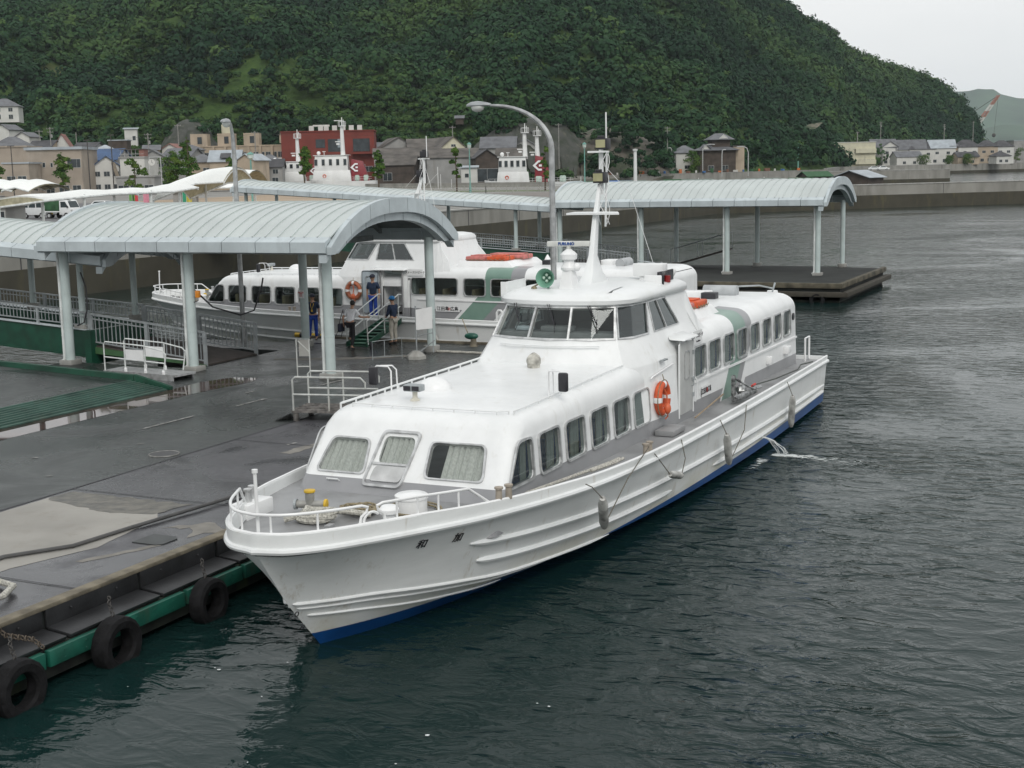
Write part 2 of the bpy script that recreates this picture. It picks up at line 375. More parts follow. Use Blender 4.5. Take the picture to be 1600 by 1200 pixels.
# far mountains over the sea
FARM=mat('distant forest',(.05,.09,.05),.95,var=.2,scale=.004)
def ridge(D,tab,label,dep):
    vs=[];fs=[];n=0
    us=list(range(1300,2300,12))
    for u in us:
        v=lerp_tab(u,tab); zt=atv(u,v,D).z+noise.noise(Vector((u*.05,D,0)))*D*.002
        vs+=[at(u,D-dep,-5),at(u,D-dep*.5,zt*.55),at(u,D,zt),at(u,D+dep,-5)]
    for i in range(len(us)-1):
        for k in range(3): fs.append((i*4+k,(i+1)*4+k,(i+1)*4+k+1,i*4+k+1))
    b=MB();b.add(vs,fs); return tag(b.build('far_mountain',FARM,smooth=True),label,None,kind='structure')
ridge(7000,[(1300,200),(1450,160),(1495,143),(1530,139),(1550,140),(1570,150),(1600,154),(1700,150),(1900,190),(2300,240)],'pale blue mountain ridge across the sea',900)
ridge(5000,[(1300,230),(1500,212),(1540,200),(1570,194),(1620,200),(1800,190),(2300,240)],'lower blue headland in front of the far ridge',500)

# ------------------------------------------------------------------ forest on the hill: one mass of tree crowns
def leafmat(name,dark,mid,lite,scale=.35):
    m=bpy.data.materials.new(name); m.use_nodes=True; nt=m.node_tree;b=nt.nodes['Principled BSDF']
    b.inputs['Roughness'].default_value=.8; b.inputs['Specular IOR Level'].default_value=.15
    a=nt.nodes.new('ShaderNodeAttribute'); a.attribute_name='tint'
    g=nt.nodes.new('ShaderNodeNewGeometry').outputs['Position']
    f=mth(nt,'ADD',mth(nt,'MULTIPLY',a.outputs['Fac'],.75),mth(nt,'MULTIPLY',tnoise(nt,scale,3,vec=g),.3))
    nt.links.new(ramp(nt,f,[(.1,dark),(.5,mid),(.95,lite)]),b.inputs['Base Color']); return m
LEAFM=leafmat('hill tree leaves',(.008,.028,.015),(.019,.053,.021),(.066,.115,.030))
def leaf_cloud(centers,radii,tints,nq,size,sz=.85,ns=.5,nt_=.09):
    """numpy: nq leaf clumps round each crown; returns verts (N*4,3) and tint per vertex"""
    K=len(centers); d=RNG.normal(size=(K,nq,3)); d/=np.linalg.norm(d,axis=2,keepdims=True)
    d[:,:,2]=np.where(d[:,:,2]<-.25,-d[:,:,2],d[:,:,2])
    # lumpy radius so that a crown has lobes
    ph=RNG.uniform(0,6.28,(K,1)); fr=RNG.integers(2,5,(K,1))
    az=np.arctan2(d[:,:,1],d[:,:,0]); lump=1+.22*np.sin(fr*az+ph)+.15*np.sin(5*d[:,:,2]*2+ph)
    r=radii[:,None]*lump*RNG.uniform(.72,1.08,(K,nq))
    p=centers[:,None,:]+d*r[:,:,None]*np.array([1,1,sz])
    nrm=d+RNG.normal(size=d.shape)*ns; nrm/=np.linalg.norm(nrm,axis=2,keepdims=True)
    t=np.cross(nrm,RNG.normal(size=d.shape)); t/=np.linalg.norm(t,axis=2,keepdims=True)+1e-9; bt=np.cross(nrm,t)
    s=(size*RNG.uniform(.6,1.3,(K,nq)))[:,:,None]*(radii[:,None,None]/radii.mean())**.5
    q=np.stack([p-t*s-bt*s*.6,p+t*s*.7-bt*s,p+t*s+bt*s*.6,p-t*s*.6+bt*s],axis=2)
    tt=np.clip(tints[:,None]+RNG.normal(size=(K,nq))*nt_,0,1); tt=np.repeat(tt[:,:,None],4,axis=2)
    return q.reshape(-1,3),tt.reshape(-1)
def quads_object(name,co,tint,m,parent=None):
    n=len(co)//4; me=bpy.data.meshes.new(name)
    me.vertices.add(len(co)); me.vertices.foreach_set('co',co.astype(np.float32).ravel())
    me.loops.add(n*4); me.loops.foreach_set('vertex_index',np.arange(n*4,dtype=np.int32))
    me.polygons.add(n); me.polygons.foreach_set('loop_start',np.arange(n,dtype=np.int32)*4)
    at_=me.attributes.new('tint','FLOAT','POINT'); at_.data.foreach_set('value',tint.astype(np.float32))
    me.update(calc_edges=True); me.materials.append(m)
    o=bpy.data.objects.new(name,me); COL.objects.link(o)
    if parent:o.parent=parent
    return o
GR=[(640,.17,150,.07),(300,.10,150,.13),(180,.12,80,.08),(560,.10,170,.10),(460,.17,90,.05),(700,.06,70,.06),(640,.2,60,.03),(250,.35,60,.05),(1020,.55,60,.06)]   # grassy clearings: column, height share, half width, half height
def grassy(u,t):
    g=0
    for a,b_,w,h in GR: g=max(g,1.25-math.sqrt(((u-a)/w)**2+((t-b_)/h)**2))
    return g+noise.noise(Vector((u*.02,t*14,3)))*.55
cs=[];rs=[];ts=[]
cnt=0
while cnt<16000:
    u=random.uniform(-60,1536); db=lerp_tab(u,DB);dw=lerp_tab(u,DW)
    D=math.sqrt(random.uniform(db**2,(db+dw*1.02)**2))
    # keep ground density even in plan
    if random.random()>D/960: continue
    if u<1000 and D>900: continue
    t=(D-db)/dw
    z=hill_z(u,D)
    if z<3: continue
    p=at(u,D,z); cnt+=1
    g=grassy(u,t)
    big=noise.noise(Vector((p.x*.012,p.y*.012,2.)))
    if g>.5: 
        if random.random()<.2: continue
        r=random.uniform(.7,2.1); tint=random.uniform(.5,.95)
    else:
        r=min(6.5,2.5+random.expovariate(1/1.2))*(1+.25*big); tint=.38+big*.7+random.gauss(0,.10)
        if random.random()<.04: tint=random.uniform(.8,1)
    if db-4<D<db+14 and u<1000: r*=.6
    if g>.5:
        for _ in range(8):
            q=at(u+random.uniform(-14,14),D+random.uniform(-12,12),0); r2=random.uniform(.6,1.7); u2=u; q.z=z+random.uniform(-.6,.6)
            cs.append((q.x,q.y,q.z+r2*.3)); rs.append(r2); ts.append(random.uniform(.45,.95))
    cs.append((p.x,p.y,p.z+r*.55+(random.uniform(0,3.5) if t>.93 else random.uniform(-.6,1.2)))); rs.append(r); ts.append(tint)
cs=np.array(cs);rs=np.array(rs);ts=np.clip(np.array(ts),0,1)
ex=[]
for (u0,u1,va,vb,D,n_) in((742,905,182,215,470,60),(850,1050,196,262,474,110),(236,352,190,220,480,30),(440,520,186,205,485,25),(1080,1290,225,250,520,60),(900,1050,240,262,462,40)):
    for k in range(n_):
        u=random.uniform(u0,u1); v=random.uniform(va,vb); q=atv(u,v,D+random.uniform(-12,8)); ex.append((q.x,q.y,q.z,random.uniform(.8,2.6),random.uniform(.15,.6)))
for k in range(150):
    u=random.uniform(-20,1080); D=lerp_tab(u,DB)-random.uniform(4,45); q=at(u,D,3.6); r_=random.uniform(.9,2.2); ex.append((q.x,q.y,q.z+r_*.6,r_,random.uniform(.25,.8)))
ex=np.array(ex); cs=np.vstack([cs,ex[:,:3]]); rs=np.concatenate([rs,ex[:,3]]); ts=np.concatenate([ts,ex[:,4]])
co,ti=leaf_cloud(cs,rs,ts,130,.52,.85,.26,.06)
# dark lumps inside the crowns so the mass is closed
tag(quads_object('hill_forest',co,ti,LEAFM),'dense broadleaf forest covering the hill above the town',None,kind='stuff')

# ------------------------------------------------------------------ pontoons
DZ=.9
WET=mat('wet dark asphalt',(.036,.041,.040),.5,var=.35,scale=.35,col2=(.017,.020,.020),bump=.3,bscale=60,spec=.5,dirt=((.065,.07,.067),.9,.5),wet=(.35,.16))
PLATE=mat('purple grey deck plate',(.060,.060,.066),.5,wet=(.6,.18),var=.2,scale=.6,bump=.15,bscale=40,dirt=((.13,.13,.13),1.2,.4))
DRYC=mat('dry sandy concrete plate',(.30,.29,.265),.85,var=.08,scale=.7,bump=.25,bscale=50,dirt=((.22,.2,.17),2.5,.5))
PUDD=mat('standing rainwater',(.06,.035,.03),.03,var=.3,scale=1.5,bump=0)
SLIME=mat('weedy pontoon side',(.012,.016,.012),.8,var=.5,scale=3,bump=.6,bscale=8,dirt=((.05,.07,.01),3,.5))
KERB=mat('weathered brown kerb',(.17,.15,.11),.8,var=.25,scale=3,bump=.5,bscale=15,dirt=((.06,.055,.04),2,.7))
RUBP=mat('black rubber panel',(.022,.023,.025),.45,var=.3,scale=2,bump=.2,bscale=20)
p1=thing('floating_pontoon','large dark asphalt-topped floating pontoon alongside the nearest ferry','pontoon',(-22,28,0))
def lc(x,y,o=(-22,28)): return (x-o[0],y-o[1])
# plan of the near pontoon
poly=[(-14.37,4),(-14.37,43.1),(-29.2,43.1),(-29.2,41.6),(-33.6,41.6),(-33.6,39.6),(-28.1,39.6),(-28.1,34.95),(-33.6,34.95),(-33.6,33.3),(-28.4,33.3),(-27.2,31.6),(-27.2,8),(-27.2,4)]
MB().prism([lc(*p) for p in poly],.02,DZ).build('deck',WET,p1)
MB().prism([lc(*p) for p in [(-14.45,4.2),(-14.45,43.0),(-29,43.0),(-29,33.4),(-27,31.5),(-27,4.2)]],-.8,.018).build('hull',SLIME,p1)
def patch(name,pts,m,z=DZ+.004): 
    b=MB(); b.add([(*lc(*p),z) for p in pts],[tuple(range(len(pts)))]); return b.build(name,m,p1)
patch('puddle',[(-26.0,6),(-24.95,6),(-24.87,30.7),(-24.6,33.2),(-24.9,33.9),(-25.7,33.7),(-26.1,32.6),(-26.0,31.2)],PUDD)
patch('side_walkway',[(-19.5,5),(-14.37,5),(-14.37,30.9),(-19.55,30.9)],PLATE)
def wob(pts,step=.12,amp=.05):
    out=[]
    for i,p in enumerate(pts):
        a=Vector(p);b=Vector(pts[(i+1)%len(pts)]); n=max(1,int((b-a).length/step))
        for k in range(n):
            q=a+(b-a)*k/n; out.append((q.x+noise.noise(Vector((q.x*4,q.y*4,1)))*amp,q.y+noise.noise(Vector((q.x*4,q.y*4,7)))*amp))
    return out
patch('dry_patch',wob([(-19.4,6),(-16.55,6),(-16.4,15.5),(-15.95,17.0),(-16.3,18.95),(-16.6,19.3),(-19.0,19.4),(-19.4,19.5)],amp=.012),DRYC,DZ+.008)
patch('wet_strip',wob([(-19.4,19.5),(-18.9,19.2),(-17.6,18.95),(-16.6,19.1),(-16.36,19.98),(-19.32,20.04)],amp=.12),mat('wet brown film',(.10,.09,.07),.3,var=.3,scale=4,bump=.4,bscale=10),DZ+.012)
patch('dark_strip',[(-19.52,5),(-19.47,5),(-19.5,43),(-19.55,43)],INK,DZ+.012)
for y0,y1 in((6,15.1),(15.1,20.2),(20.2,25.5),(25.5,30.9)):
    patch('joint_line',[(-19.5,y1),(-14.4,y1-.05),(-14.4,y1-.02),(-19.5,y1+.03)],INK,DZ+.016)
patch('dry_stain',wob([(-15.75,18.4),(-15.3,18.6),(-14.9,18.1),(-14.6,18.7),(-15.2,19.1)],amp=.15),mat('pale stain',(.2,.19,.17),.8),DZ+.008)
patch('dry_stain',wob([(-15.7,16.2),(-15.55,16.2),(-15.0,17.5),(-15.15,17.5)],amp=.06),mat('pale stain',(.2,.19,.17),.8),DZ+.008)
patch('dry_stain',wob([(-17.6,24.6),(-17.3,24.6),(-17.1,26.3),(-17.4,26.4)],amp=.1),mat('pale stain',(.2,.19,.17),.8),DZ+.008)
patch('dry_stain',wob([(-29,41.9),(-27,41.6),(-26.2,42.4),(-27.4,42.9),(-29,42.9)],amp=.2),mat('pale wet concrete',(.16,.165,.165),.35,var=.2),DZ+.008)
patch('dry_stain',wob([(-26.8,37.4),(-24.6,38.0),(-22.4,39.6),(-22.8,39.8),(-24.9,38.5),(-26.8,37.8)],amp=.25),mat('pale stain',(.2,.19,.17),.8),DZ+.008)
PW=mat('worn white marking',(.24,.24,.23),.8,var=.3,scale=8)
for x,y,l in((-22.6,25.9,1.9),(-22.4,29.4,1.3),(-22.2,33.2,1.0),(-23.5,31.3,.3),(-21.4,24.3,.14),(-22.6,22.2,.14),(-20.9,20.9,.1),(-18.0,25.4,.3)):
    patch('white_mark',[(x,y),(x+.09,y),(x+.14,y+l),(x+.05,y+l)],PW,DZ+.012)
b=MB(); b.cyl((*lc(-20.0,23.6),DZ+.004),(*lc(-20.0,23.6),DZ+.02),.31,n=24); mh=b.build('manhole_cover',mat('iron cover',(.07,.07,.072),.5,.4),p1)
b=MB(); b.torus((*lc(-20.0,23.6),DZ+.012),.33,.018,n=28,m=5); b.build('cover_rim',PW,mh)
b=MB(); b.prism([lc(*p) for p in [(-15.6,17.45),(-15.1,17.45),(-15.0,17.55),(-15.0,17.9),(-15.1,18.0),(-15.6,18.0)]],DZ+.006,DZ+.022); b.build('deck_hatch',mat('dark hatch plate',(.04,.045,.045),.5),p1)
# the edge towards the ferry
b=MB(); b.box(*[v for v in (-14.52+22,-14.30+22,4-28,42.9-28)],DZ,DZ+.07); b.build('edge_kerb',KERB,p1,bevel=.015)
y=4.2;k=0
while y<42:
    L=2.02 if k%2 else 1.95; a=y-28+.04;c=y+L-28-.04
    b=MB(); b.box(7.64,7.69,a,c,.62,.93); b.hexa([(7.69,a,.60),(8.12,a,.54),(8.12,c,.54),(7.69,c,.60),(7.69,a,.65),(8.14,a,.60),(8.14,c,.60),(7.69,c,.65)])
    for q in (.25,.75): b.cyl((7.69,a+(c-a)*q,.80),(7.72,a+(c-a)*q,.80),.025,n=6)
    b.build('rubber_panel',RUBP,p1,bevel=.012); y+=L;k+=1
y=4.6
while y<42:
    b=MB(); b.box(8.14,8.24,y-28,y-28+1.42,.30,.53)
    for q in (.2,.5,.8):
        for zz in (.36,.47): b.cyl((8.24,y-28+1.42*q,zz),(8.25,y-28+1.42*q,zz),.018,n=6)
    b.build('fender_board',GREENL,p1,bevel=.01); y+=1.5
MB().box(7.6,8.12,4.2-28,42.9-28,.1,.53).build('fender_support',SLIME,p1)
MB().box(-29.2+22,-14.4+22,42.98-28,43.12-28,DZ,DZ+.08).build('edge_kerb',KERB,p1)
# pontoon two
p2=thing('floating_pontoon','rear floating pontoon with a dark deck under the far arched canopy','pontoon',(-24.35,76.3,0))
b=MB().prism([(-10.5,-6.8),(9.5,-6.8),(9.5,4.7),(6,5.8),(-10.5,6.1)],.1,DZ); b.build('deck',mat('matt black asphalt',(.035,.038,.036),.85,var=.2,scale=.5,spec=.25),p2)
b=MB(); b.box(-10.5,9.63,-7.0,-6.75,.72,DZ+.08); b.box(9.4,9.65,-6.75,4.9,.72,DZ+.08); b.build('edge_kerb',mat('dark brown kerb',(.095,.085,.06),.85,var=.3,scale=2,bump=.4),p2,bevel=.02)
b=MB(); b.box(-10.4,9.85,-7.25,-6.95,.3,.55); b.box(9.6,9.95,-7.2,4.9,.3,.55); b.build('rubbing_strake',mat('dark timber',(.05,.045,.035),.9,bump=.4),p2,bevel=.03)
MB().box(-10.3,9.45,-6.8,4.7,-.6,.3).build('hull',SLIME,p2)
for i in range(9):
    b=MB(); b.torus((-9.2+i*2.2,-7.15,.12),.3,.11,(0,1,0),16,8); b.build('tyre_fender',BLACK,p2,smooth=True)

# tyres on chains along the near pontoon
def tyre(x,y,z,R,w,label):
    t=thing('fender_tyre',label,'tyre',(x,y,z),0,'old tyres hung along the pontoon edge')
    prof=[(R*.55,-w*.3),(R*.62,-w*.46),(R*.86,-w*.5),(R*.98,-w*.38),(R,-w*.15),(R,w*.15),(R*.98,w*.38),(R*.86,w*.5),(R*.62,w*.46),(R*.55,w*.3)]
    n=40;rings=[]
    for k in range(n):
        a=2*math.pi*k/n; rr=1+(0.018 if k%2 else 0)
        rings.append([Vector((h,r*(rr if r>R*.9 else 1)*math.cos(a),r*(rr if r>R*.9 else 1)*math.sin(a))) for r,h in prof])
    b=MB(); m=len(prof); vs=[p for r in rings for p in r]
    fs=[(k*m+i,k*m+(i+1)%m,((k+1)%n)*m+(i+1)%m,((k+1)%n)*m+i) for k in range(n) for i in range(m)]
    b.add(vs,fs); b.build('tread_and_wall',BLACK,t,smooth=30)
    b=MB()
    L=.9-z+.05
    for i in range(int(L/.06)):
        zz=R*.8+i*.06; 
        if z+zz>.98: break
        b.torus((-.05-.02*i*(.3),.02*math.sin(i),zz),.03,.009,(1,0,0) if i%2 else (0,1,0),8,4)
    b.build('chain',mat('dull chain',(.09,.085,.08),.7,.3),t)
    return t
tyre(-13.80,11.7,.34,.42,.34,'leftmost worn truck tyre, cut by the photo edge, on the pontoon side')
tyre(-13.60,12.85,.27,.42,.26,'big worn tyre standing free below the first green board')
tyre(-13.64,14.8,.25,.42,.3,'weedy tyre hanging between the first two green boards')
tyre(-13.60,16.9,.28,.38,.28,'dark tyre just left of the ferry bow')
tyre(-13.60,19.0,.28,.36,.28,'tyre half hidden in shadow behind the ferry stem')
# ------------------------------------------------------------------ arched canopies
SHEETM=mat('pale green roof metal',(.50,.545,.535),.42,.15,var=.05,scale=.6,dirt=((.36,.42,.41),1.0,.35))
FASC=mat('light fascia metal',(.50,.56,.58),.4,.2,var=.08,scale=1.2,dirt=((.34,.38,.39),2.2,.5))
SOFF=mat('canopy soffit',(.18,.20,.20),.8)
def canopy(name,label,group,o,xa,xb,za,zb,yn,yf,rise,cols,cb=None,seam=.46,colr=.15,panel=1.28,endcap=(1,1)):
    """barrel roof; za/zb eave underside heights (local z=0 at o.z)"""
    T=thing(name,label,'canopy roof',o,0,group)
    yc=(yn+yf)/2; hw=(yf-yn)/2
    zz=lambda x:za+(zb-za)*(x-xa)/(xb-xa)
    N=20
    def arc(y,x,off=0): 
        s=(y-yc)/(hw-.3); return zz(x)+.48+rise*(1-abs(s)**2.25)+off
    ys=[yn+.3+(yf-yn-.6)*i/N for i in range(N+1)]
    b=MB(); rings=[]
    nx=2 if abs(za-zb)<.01 else 2
    top=[[(x,y,arc(y,x)) for y in ys] for x in(xa,xb)]; bot=[[(x,y,arc(y,x,-.08)) for y in ys] for x in(xa,xb)]
    b.add(top[0]+top[1]+bot[0]+bot[1],[(i,i+1,N+2+i,N+1+i) for i in range(N)])
    n=int((xb-xa)/seam)
    for k in range(n+1):
        x=xa+(xb-xa)*k/n; x=min(max(x,xa+.02),xb-.02)
        v=[(x+dx,y,arc(y,x,dz)) for y in ys for dx,dz in((-.02,-.01),(-.02,.035),(.02,.035),(.02,-.01))]
        b.add(v,[(i*4+j,i*4+j+1,i*4+5+j,i*4+4+j) for i in range(N) for j in range(3)])
    b.build('roof_sheet',SHEETM,T,smooth=30)
    b=MB(); b.add(bot[0]+bot[1],[(i,i+1,N+2+i,N+1+i) for i in range(N)])
    n=max(2,int((xb-xa)/2.6))
    for k in range(1,n):
        x=xa+(xb-xa)*k/n; v=[(x+dx,y,arc(y,x,dz)) for y in ys for dx,dz in((-.06,-.09),(-.06,-.25),(.06,-.25),(.06,-.09))]
        b.add(v,[(i*4+j,i*4+j+1,i*4+5+j,i*4+4+j) for i in range(N) for j in range(3)])
        b.box(x-.07,x+.07,yn+.9,yf-.9,zz(x)+.02,zz(x)+.2)
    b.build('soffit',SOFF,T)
    npan=max(1,int(round((xb-xa)/panel)))
    for side,yy in((-1,yn),(1,yf)):
        b=MB()
        for k in range(npan):
            x0=xa+(xb-xa)*k/npan+.013; x1=xa+(xb-xa)*(k+1)/npan-.013
            pr=[(0.14,0),(0,.05),(0,.36),(.32,.50),(.34,.42),(.14,.3)]   # inward offset, height
            ring=[[(x,yy-side*dy,zz(x)+dz) for dy,dz in pr] for x in(x0,x1)]
            b.loft(ring)
        b.build('eave_gutter',FASC,T,smooth=20)
    for e,x in((0,xa),(1,xb)):
        if not endcap[e]: continue
        sx=1 if e else -1; b=MB(); M=7
        for i in range(M):
            for(o1,o2,d0,d1) in((.06,-.40,0,.16),(-.40,-.66,-.28,-.02)):
                a=[];ya=yn+.05+(yf-yn-.1)*i/M+.014;yb=yn+.05+(yf-yn-.1)*(i+1)/M-.014
                S=5;ups=[];lows=[]
                for j in range(S+1):
                    y=ya+(yb-ya)*j/S; s=min(1,abs((y-yc)/(hw-.0))); zt=zz(x)+.10+(rise+.42)*(1-s**2.5)
                    ups.append((y,zt+o1+.0)); lows.append((y,max(zz(x)-.0,zt+o2)))
                P0=[(x+sx*d0,y,z) for y,z in ups+lows[::-1]]; P1=[(x+sx*d1,y,z) for y,z in ups+lows[::-1]]
                nn=len(P0)
                b.add(P0+P1,[(j,j+1,nn-2-j,nn-1-j) for j in range(S)]+[(nn+j+1,nn+j,nn+nn-1-j,nn+nn-2-j) for j in range(S)]+[(j,(j+1)%nn,nn+(j+1)%nn,nn+j) for j in range(nn)])
        b.build('gable_arch',FASC,T)
    for (x,y,z0,pipe) in cols:
        zt=zz(x)+.05
        b=MB(); b.cyl((x,y,z0+.1),(x,y,zt+.1),colr,n=20)
        if colr>.12:
            for zz_ in (z0+(zt-z0)*.33,z0+(zt-z0)*.62): b.cyl((x,y,zz_),(x,y,zz_+.02),colr+.008,n=20)
        c=b.build('column',POSTG,T,smooth=30)
        s=colr+.11
        b=MB(); (b.box(x-s,x+s,y-s,y+s,z0,z0+.16) if y<yc else b.cyl((x,y,z0),(x,y,z0+.22),s+.02,n=20)); b.build('base_block',CONC,c,bevel=.015)
        if pipe:
            px=x-colr-.05; py=y-.06
            b=MB(); b.tube([(px,py,zt+.1),(px,py,z0+.35),(px,py,z0+.2),(px-.05,py-.02,z0+.12),(px-.12,py-.04,z0+.1)],.05,8)
            for q in(.25,.5,.8): b.cyl((px,py,z0+(zt-z0)*q),(px,py,z0+(zt-z0)*q+.03),.058,n=8)
            b.build('downpipe',mat('white pipe',(.62,.65,.64),.4),c,smooth=30)
    return T
GC='arched metal canopies over the landing'
cx=[-32.97,-27.82,-22.66]
T=canopy('arched_canopy','nearest pale arched metal canopy, over the two front pontoon passengers',GC,(-27.6,37.7,DZ),-33.3+27.6,-22.12+27.6,4.68-DZ,4.68-DZ,33.67-37.7,41.75-37.7,.97,
   [(x+27.6,34.52-37.7,0,1) for x in cx]+[(x+27.6,40.83-37.7,0,0) for x in cx])
cx2=[-32.8,-27.65,-22.5,-17.35]
canopy('arched_canopy','far arched canopy standing on the rear pontoon in front of the sea wall',GC,(-25,78.4,DZ),-33.0+25,-16.9+25,4.70-DZ,4.70-DZ,74.45-78.4,82.5-78.4,.98,
   [(x+25,75.3-78.4,0,1) for x in cx2]+[(x+25,81.6-78.4,0,0) for x in cx2],colr=.14)
def zg(x): return 1.93+.066*(-33-x)
xs=[-33.35,-38.2,-44,-50,-56]
canopy('arched_canopy','lower sloping canopy over the left gangway, half hidden by the nearest canopy',GC,(-46,36.9,0),-60.2+46,-31.6+46,4.17+.066*28.6,4.15,34.75-36.9,39.1-36.9,.6,
   [(x+46,35.63-36.9,zg(x),0) for x in xs]+[(x+46,38.28-36.9,zg(x),0) for x in xs],colr=.11)
canopy('arched_canopy','long sloping canopy over the rear gangway, running down from the shore',GC,(-47,77.7,0),-56.6+47,-32.9+47,4.42+.064*23.7,4.42,75.1-77.7,79.3-77.7,.28,
   [(x+47,75.9-77.7,zg(x),0) for x in (-36,-42.5,-49,-56)]+[(x+47,79.4-77.7,zg(x),0) for x in (-36,-42.5,-49,-56)],colr=.12,endcap=(1,0))
# ------------------------------------------------------------------ gangway bridges with railings
def railing(b,a,c,h=1.0,n=20,post=6,bottom=.18,w=.05):
    a=Vector(a);c=Vector(c);up=Vector((0,0,1))
    b.bar(a+up*h,c+up*h,w*1.6,w); b.bar(a+up*bottom,c+up*bottom,w*.9,w*.7); b.bar(a+up*(h-.16),c+up*(h-.16),w*.7,w*.6)
    for i in range(n+1):
        p=a+(c-a)*i/n; b.bar(p+up*bottom,p+up*(h-.02),w*.45,w*.45,up=(1,0,0))
    k=max(1,round(n/post))
    for i in range(k+1):
        p=a+(c-a)*i/k; b.bar(p-up*.05,p+up*h,w*2,w*1.2,up=(0,1,0))
def bridge(label,yn,yf,x1,flap_x,group):
    T=thing('gangway_bridge',label,'gangway',(-46,(yn+yf)/2,0),0,group); yc=(yn+yf)/2
    X0=-60.6+46;X1=x1+46
    for y in(yn,yf):
        z0,z1=zg(-60.6),zg(x1); b=MB()
        b.hexa([(X0,y-yc-.06,z0-.88),(X1,y-yc-.06,z1-.88),(X1,y-yc+.06,z1-.88),(X0,y-yc+.06,z0-.88),(X0,y-yc-.06,z0),(X1,y-yc-.06,z1),(X1,y-yc+.06,z1),(X0,y-yc+.06,z0)])
        b.hexa([(X0,y-yc-.14,z0-.92),(X1,y-yc-.14,z1-.92),(X1,y-yc+.14,z1-.92),(X0,y-yc+.14,z0-.92),(X0,y-yc-.14,z0-.88),(X1,y-yc-.14,z1-.88),(X1,y-yc+.14,z1-.88),(X0,y-yc+.14,z0-.88)])
        b.build('girder',GREENP,T)
        b=MB(); b.hexa([(X0,y-yc-.13,z0+.001),(X1,y-yc-.13,z1+.001),(X1,y-yc+.13,z1+.001),(X0,y-yc+.13,z0+.001),(X0,y-yc-.13,z0+.03),(X1,y-yc-.13,z1+.03),(X1,y-yc+.13,z1+.03),(X0,y-yc+.13,z0+.03)]); b.build('girder_cap',FASC,T)
        b=MB(); railing(b,(X0,y-yc,z0+.05),(X1,y-yc,z1+.05),.55,170,14,.1); b.build('railing',STEEL,T)
    b=MB(); b.hexa([(X0,yn-yc+.14,zg(-60.6)-.35),(X1,yn-yc+.14,zg(x1)-.6),(X1,yf-yc-.14,zg(x1)-.6),(X0,yf-yc-.14,zg(-60.6)-.35),(X0,yn-yc+.14,zg(-60.6)-.25),(X1,yn-yc+.14,zg(x1)-.5),(X1,yf-yc-.14,zg(x1)-.5),(X0,yf-yc-.14,zg(-60.6)-.25)]); b.build('walkway_deck',mat('brown anti-slip deck',(.06,.05,.045),.85,bump=.3),T)
    MB().box(X1-.02,X1+.25,yn-yc-.25,yf-yc+.25,zg(x1)-1.15,zg(x1)+.02).build('end_beam',GREENP,T)
    # hinged flap down to the pontoon
    f=thing('hinged_flap',label.replace('gangway','flap of gangway')[:80],'ramp')
    bpy.data.objects.remove(f)
    b=MB(); X2=flap_x+46
    b.hexa([(X1+.05,yn-yc,zg(x1)-.62),(X2,yn-yc,DZ+.01),(X2,yf-yc,DZ+.01),(X1+.05,yf-yc,zg(x1)-.62),(X1+.05,yn-yc,zg(x1)-.5),(X2,yn-yc,DZ+.06),(X2,yf-yc,DZ+.06),(X1+.05,yf-yc,zg(x1)-.5)])
    b.build('hinged_flap',mat('brown anti-slip deck',(.06,.05,.045),.85,bump=.3),T)
    b=MB(); b.hexa([(X1+.05,yn-yc-.06,zg(x1)-.78),(X2,yn-yc-.06,DZ-.0),(X2,yn-yc+.04,DZ-.0),(X1+.05,yn-yc+.04,zg(x1)-.78),(X1+.05,yn-yc-.06,zg(x1)-.55),(X2,yn-yc-.06,DZ+.05),(X2,yn-yc+.04,DZ+.05),(X1+.05,yn-yc+.04,zg(x1)-.55)]); b.build('flap_edge_beam',mat('dull green steel',(.05,.12,.05),.6),T)
    for y in(yn,yf):
        b=MB(); railing(b,(X1+.1,y-yc,zg(x1)-.5),(X2-.05,y-yc,DZ+.05),1.06,27,14,.12,.06); b.build('flap_railing',STEEL,T)
    return T
GB='green steel gangways between shore and pontoons'
bridge('green steel gangway at the left, landing behind the white folding steps',35.53,38.28,-33.0,-28.1,GB)
bridge('far green steel gangway leading to the rear pontoon',76.0,79.2,-34.0,-28.6,GB)
# vehicle ramp at the left
vr=thing('vehicle_ramp','dark vehicle ramp with ribbed green flap landing on the pontoon at left','ramp',(-30,24,0))
b=MB(); b.hexa([(-14,-14,1.05),(2.55,-14,.98),(2.55,7.05,.98),(-14,7.05,1.6),(-14,-14,1.25),(2.55,-14,1.12),(2.55,7.05,1.12),(-14,7.05,1.8)]); b.build('ramp_deck',WET,vr)
b=MB(); b.hexa([(2.6,-14,.92),(3.98,-14,.905),(3.98,7.0,.905),(2.6,7.0,.92),(2.6,-14,1.13),(3.98,-14,.94),(3.98,7.0,.94),(2.6,7.0,1.13)])
for i in range(8):
    x=2.68+i*.165; z=1.135-(x-2.6)*.138; b.box(x,x+.05,-14,6.95,z-.01,z+.035)
b.build('ribbed_flap',mat('worn green ramp paint',(.055,.115,.092),.5,var=.2,scale=1.5,dirt=((.10,.11,.09),2,.6)),vr)
b=MB(); b.hexa([(-14,7.06,1.45),(2.7,7.06,.95),(2.7,7.22,.95),(-14,7.22,1.45),(-14,7.06,1.92),(2.7,7.06,1.28),(2.7,7.22,1.28),(-14,7.22,1.92)])
b.hexa([(2.72,7.06,.92),(4.05,7.06,.91),(4.05,7.18,.91),(2.72,7.18,.92),(2.72,7.06,1.3),(4.05,7.06,1.0),(4.05,7.18,1.0),(2.72,7.18,1.3)]); b.build('side_kerb',GREENP,vr)

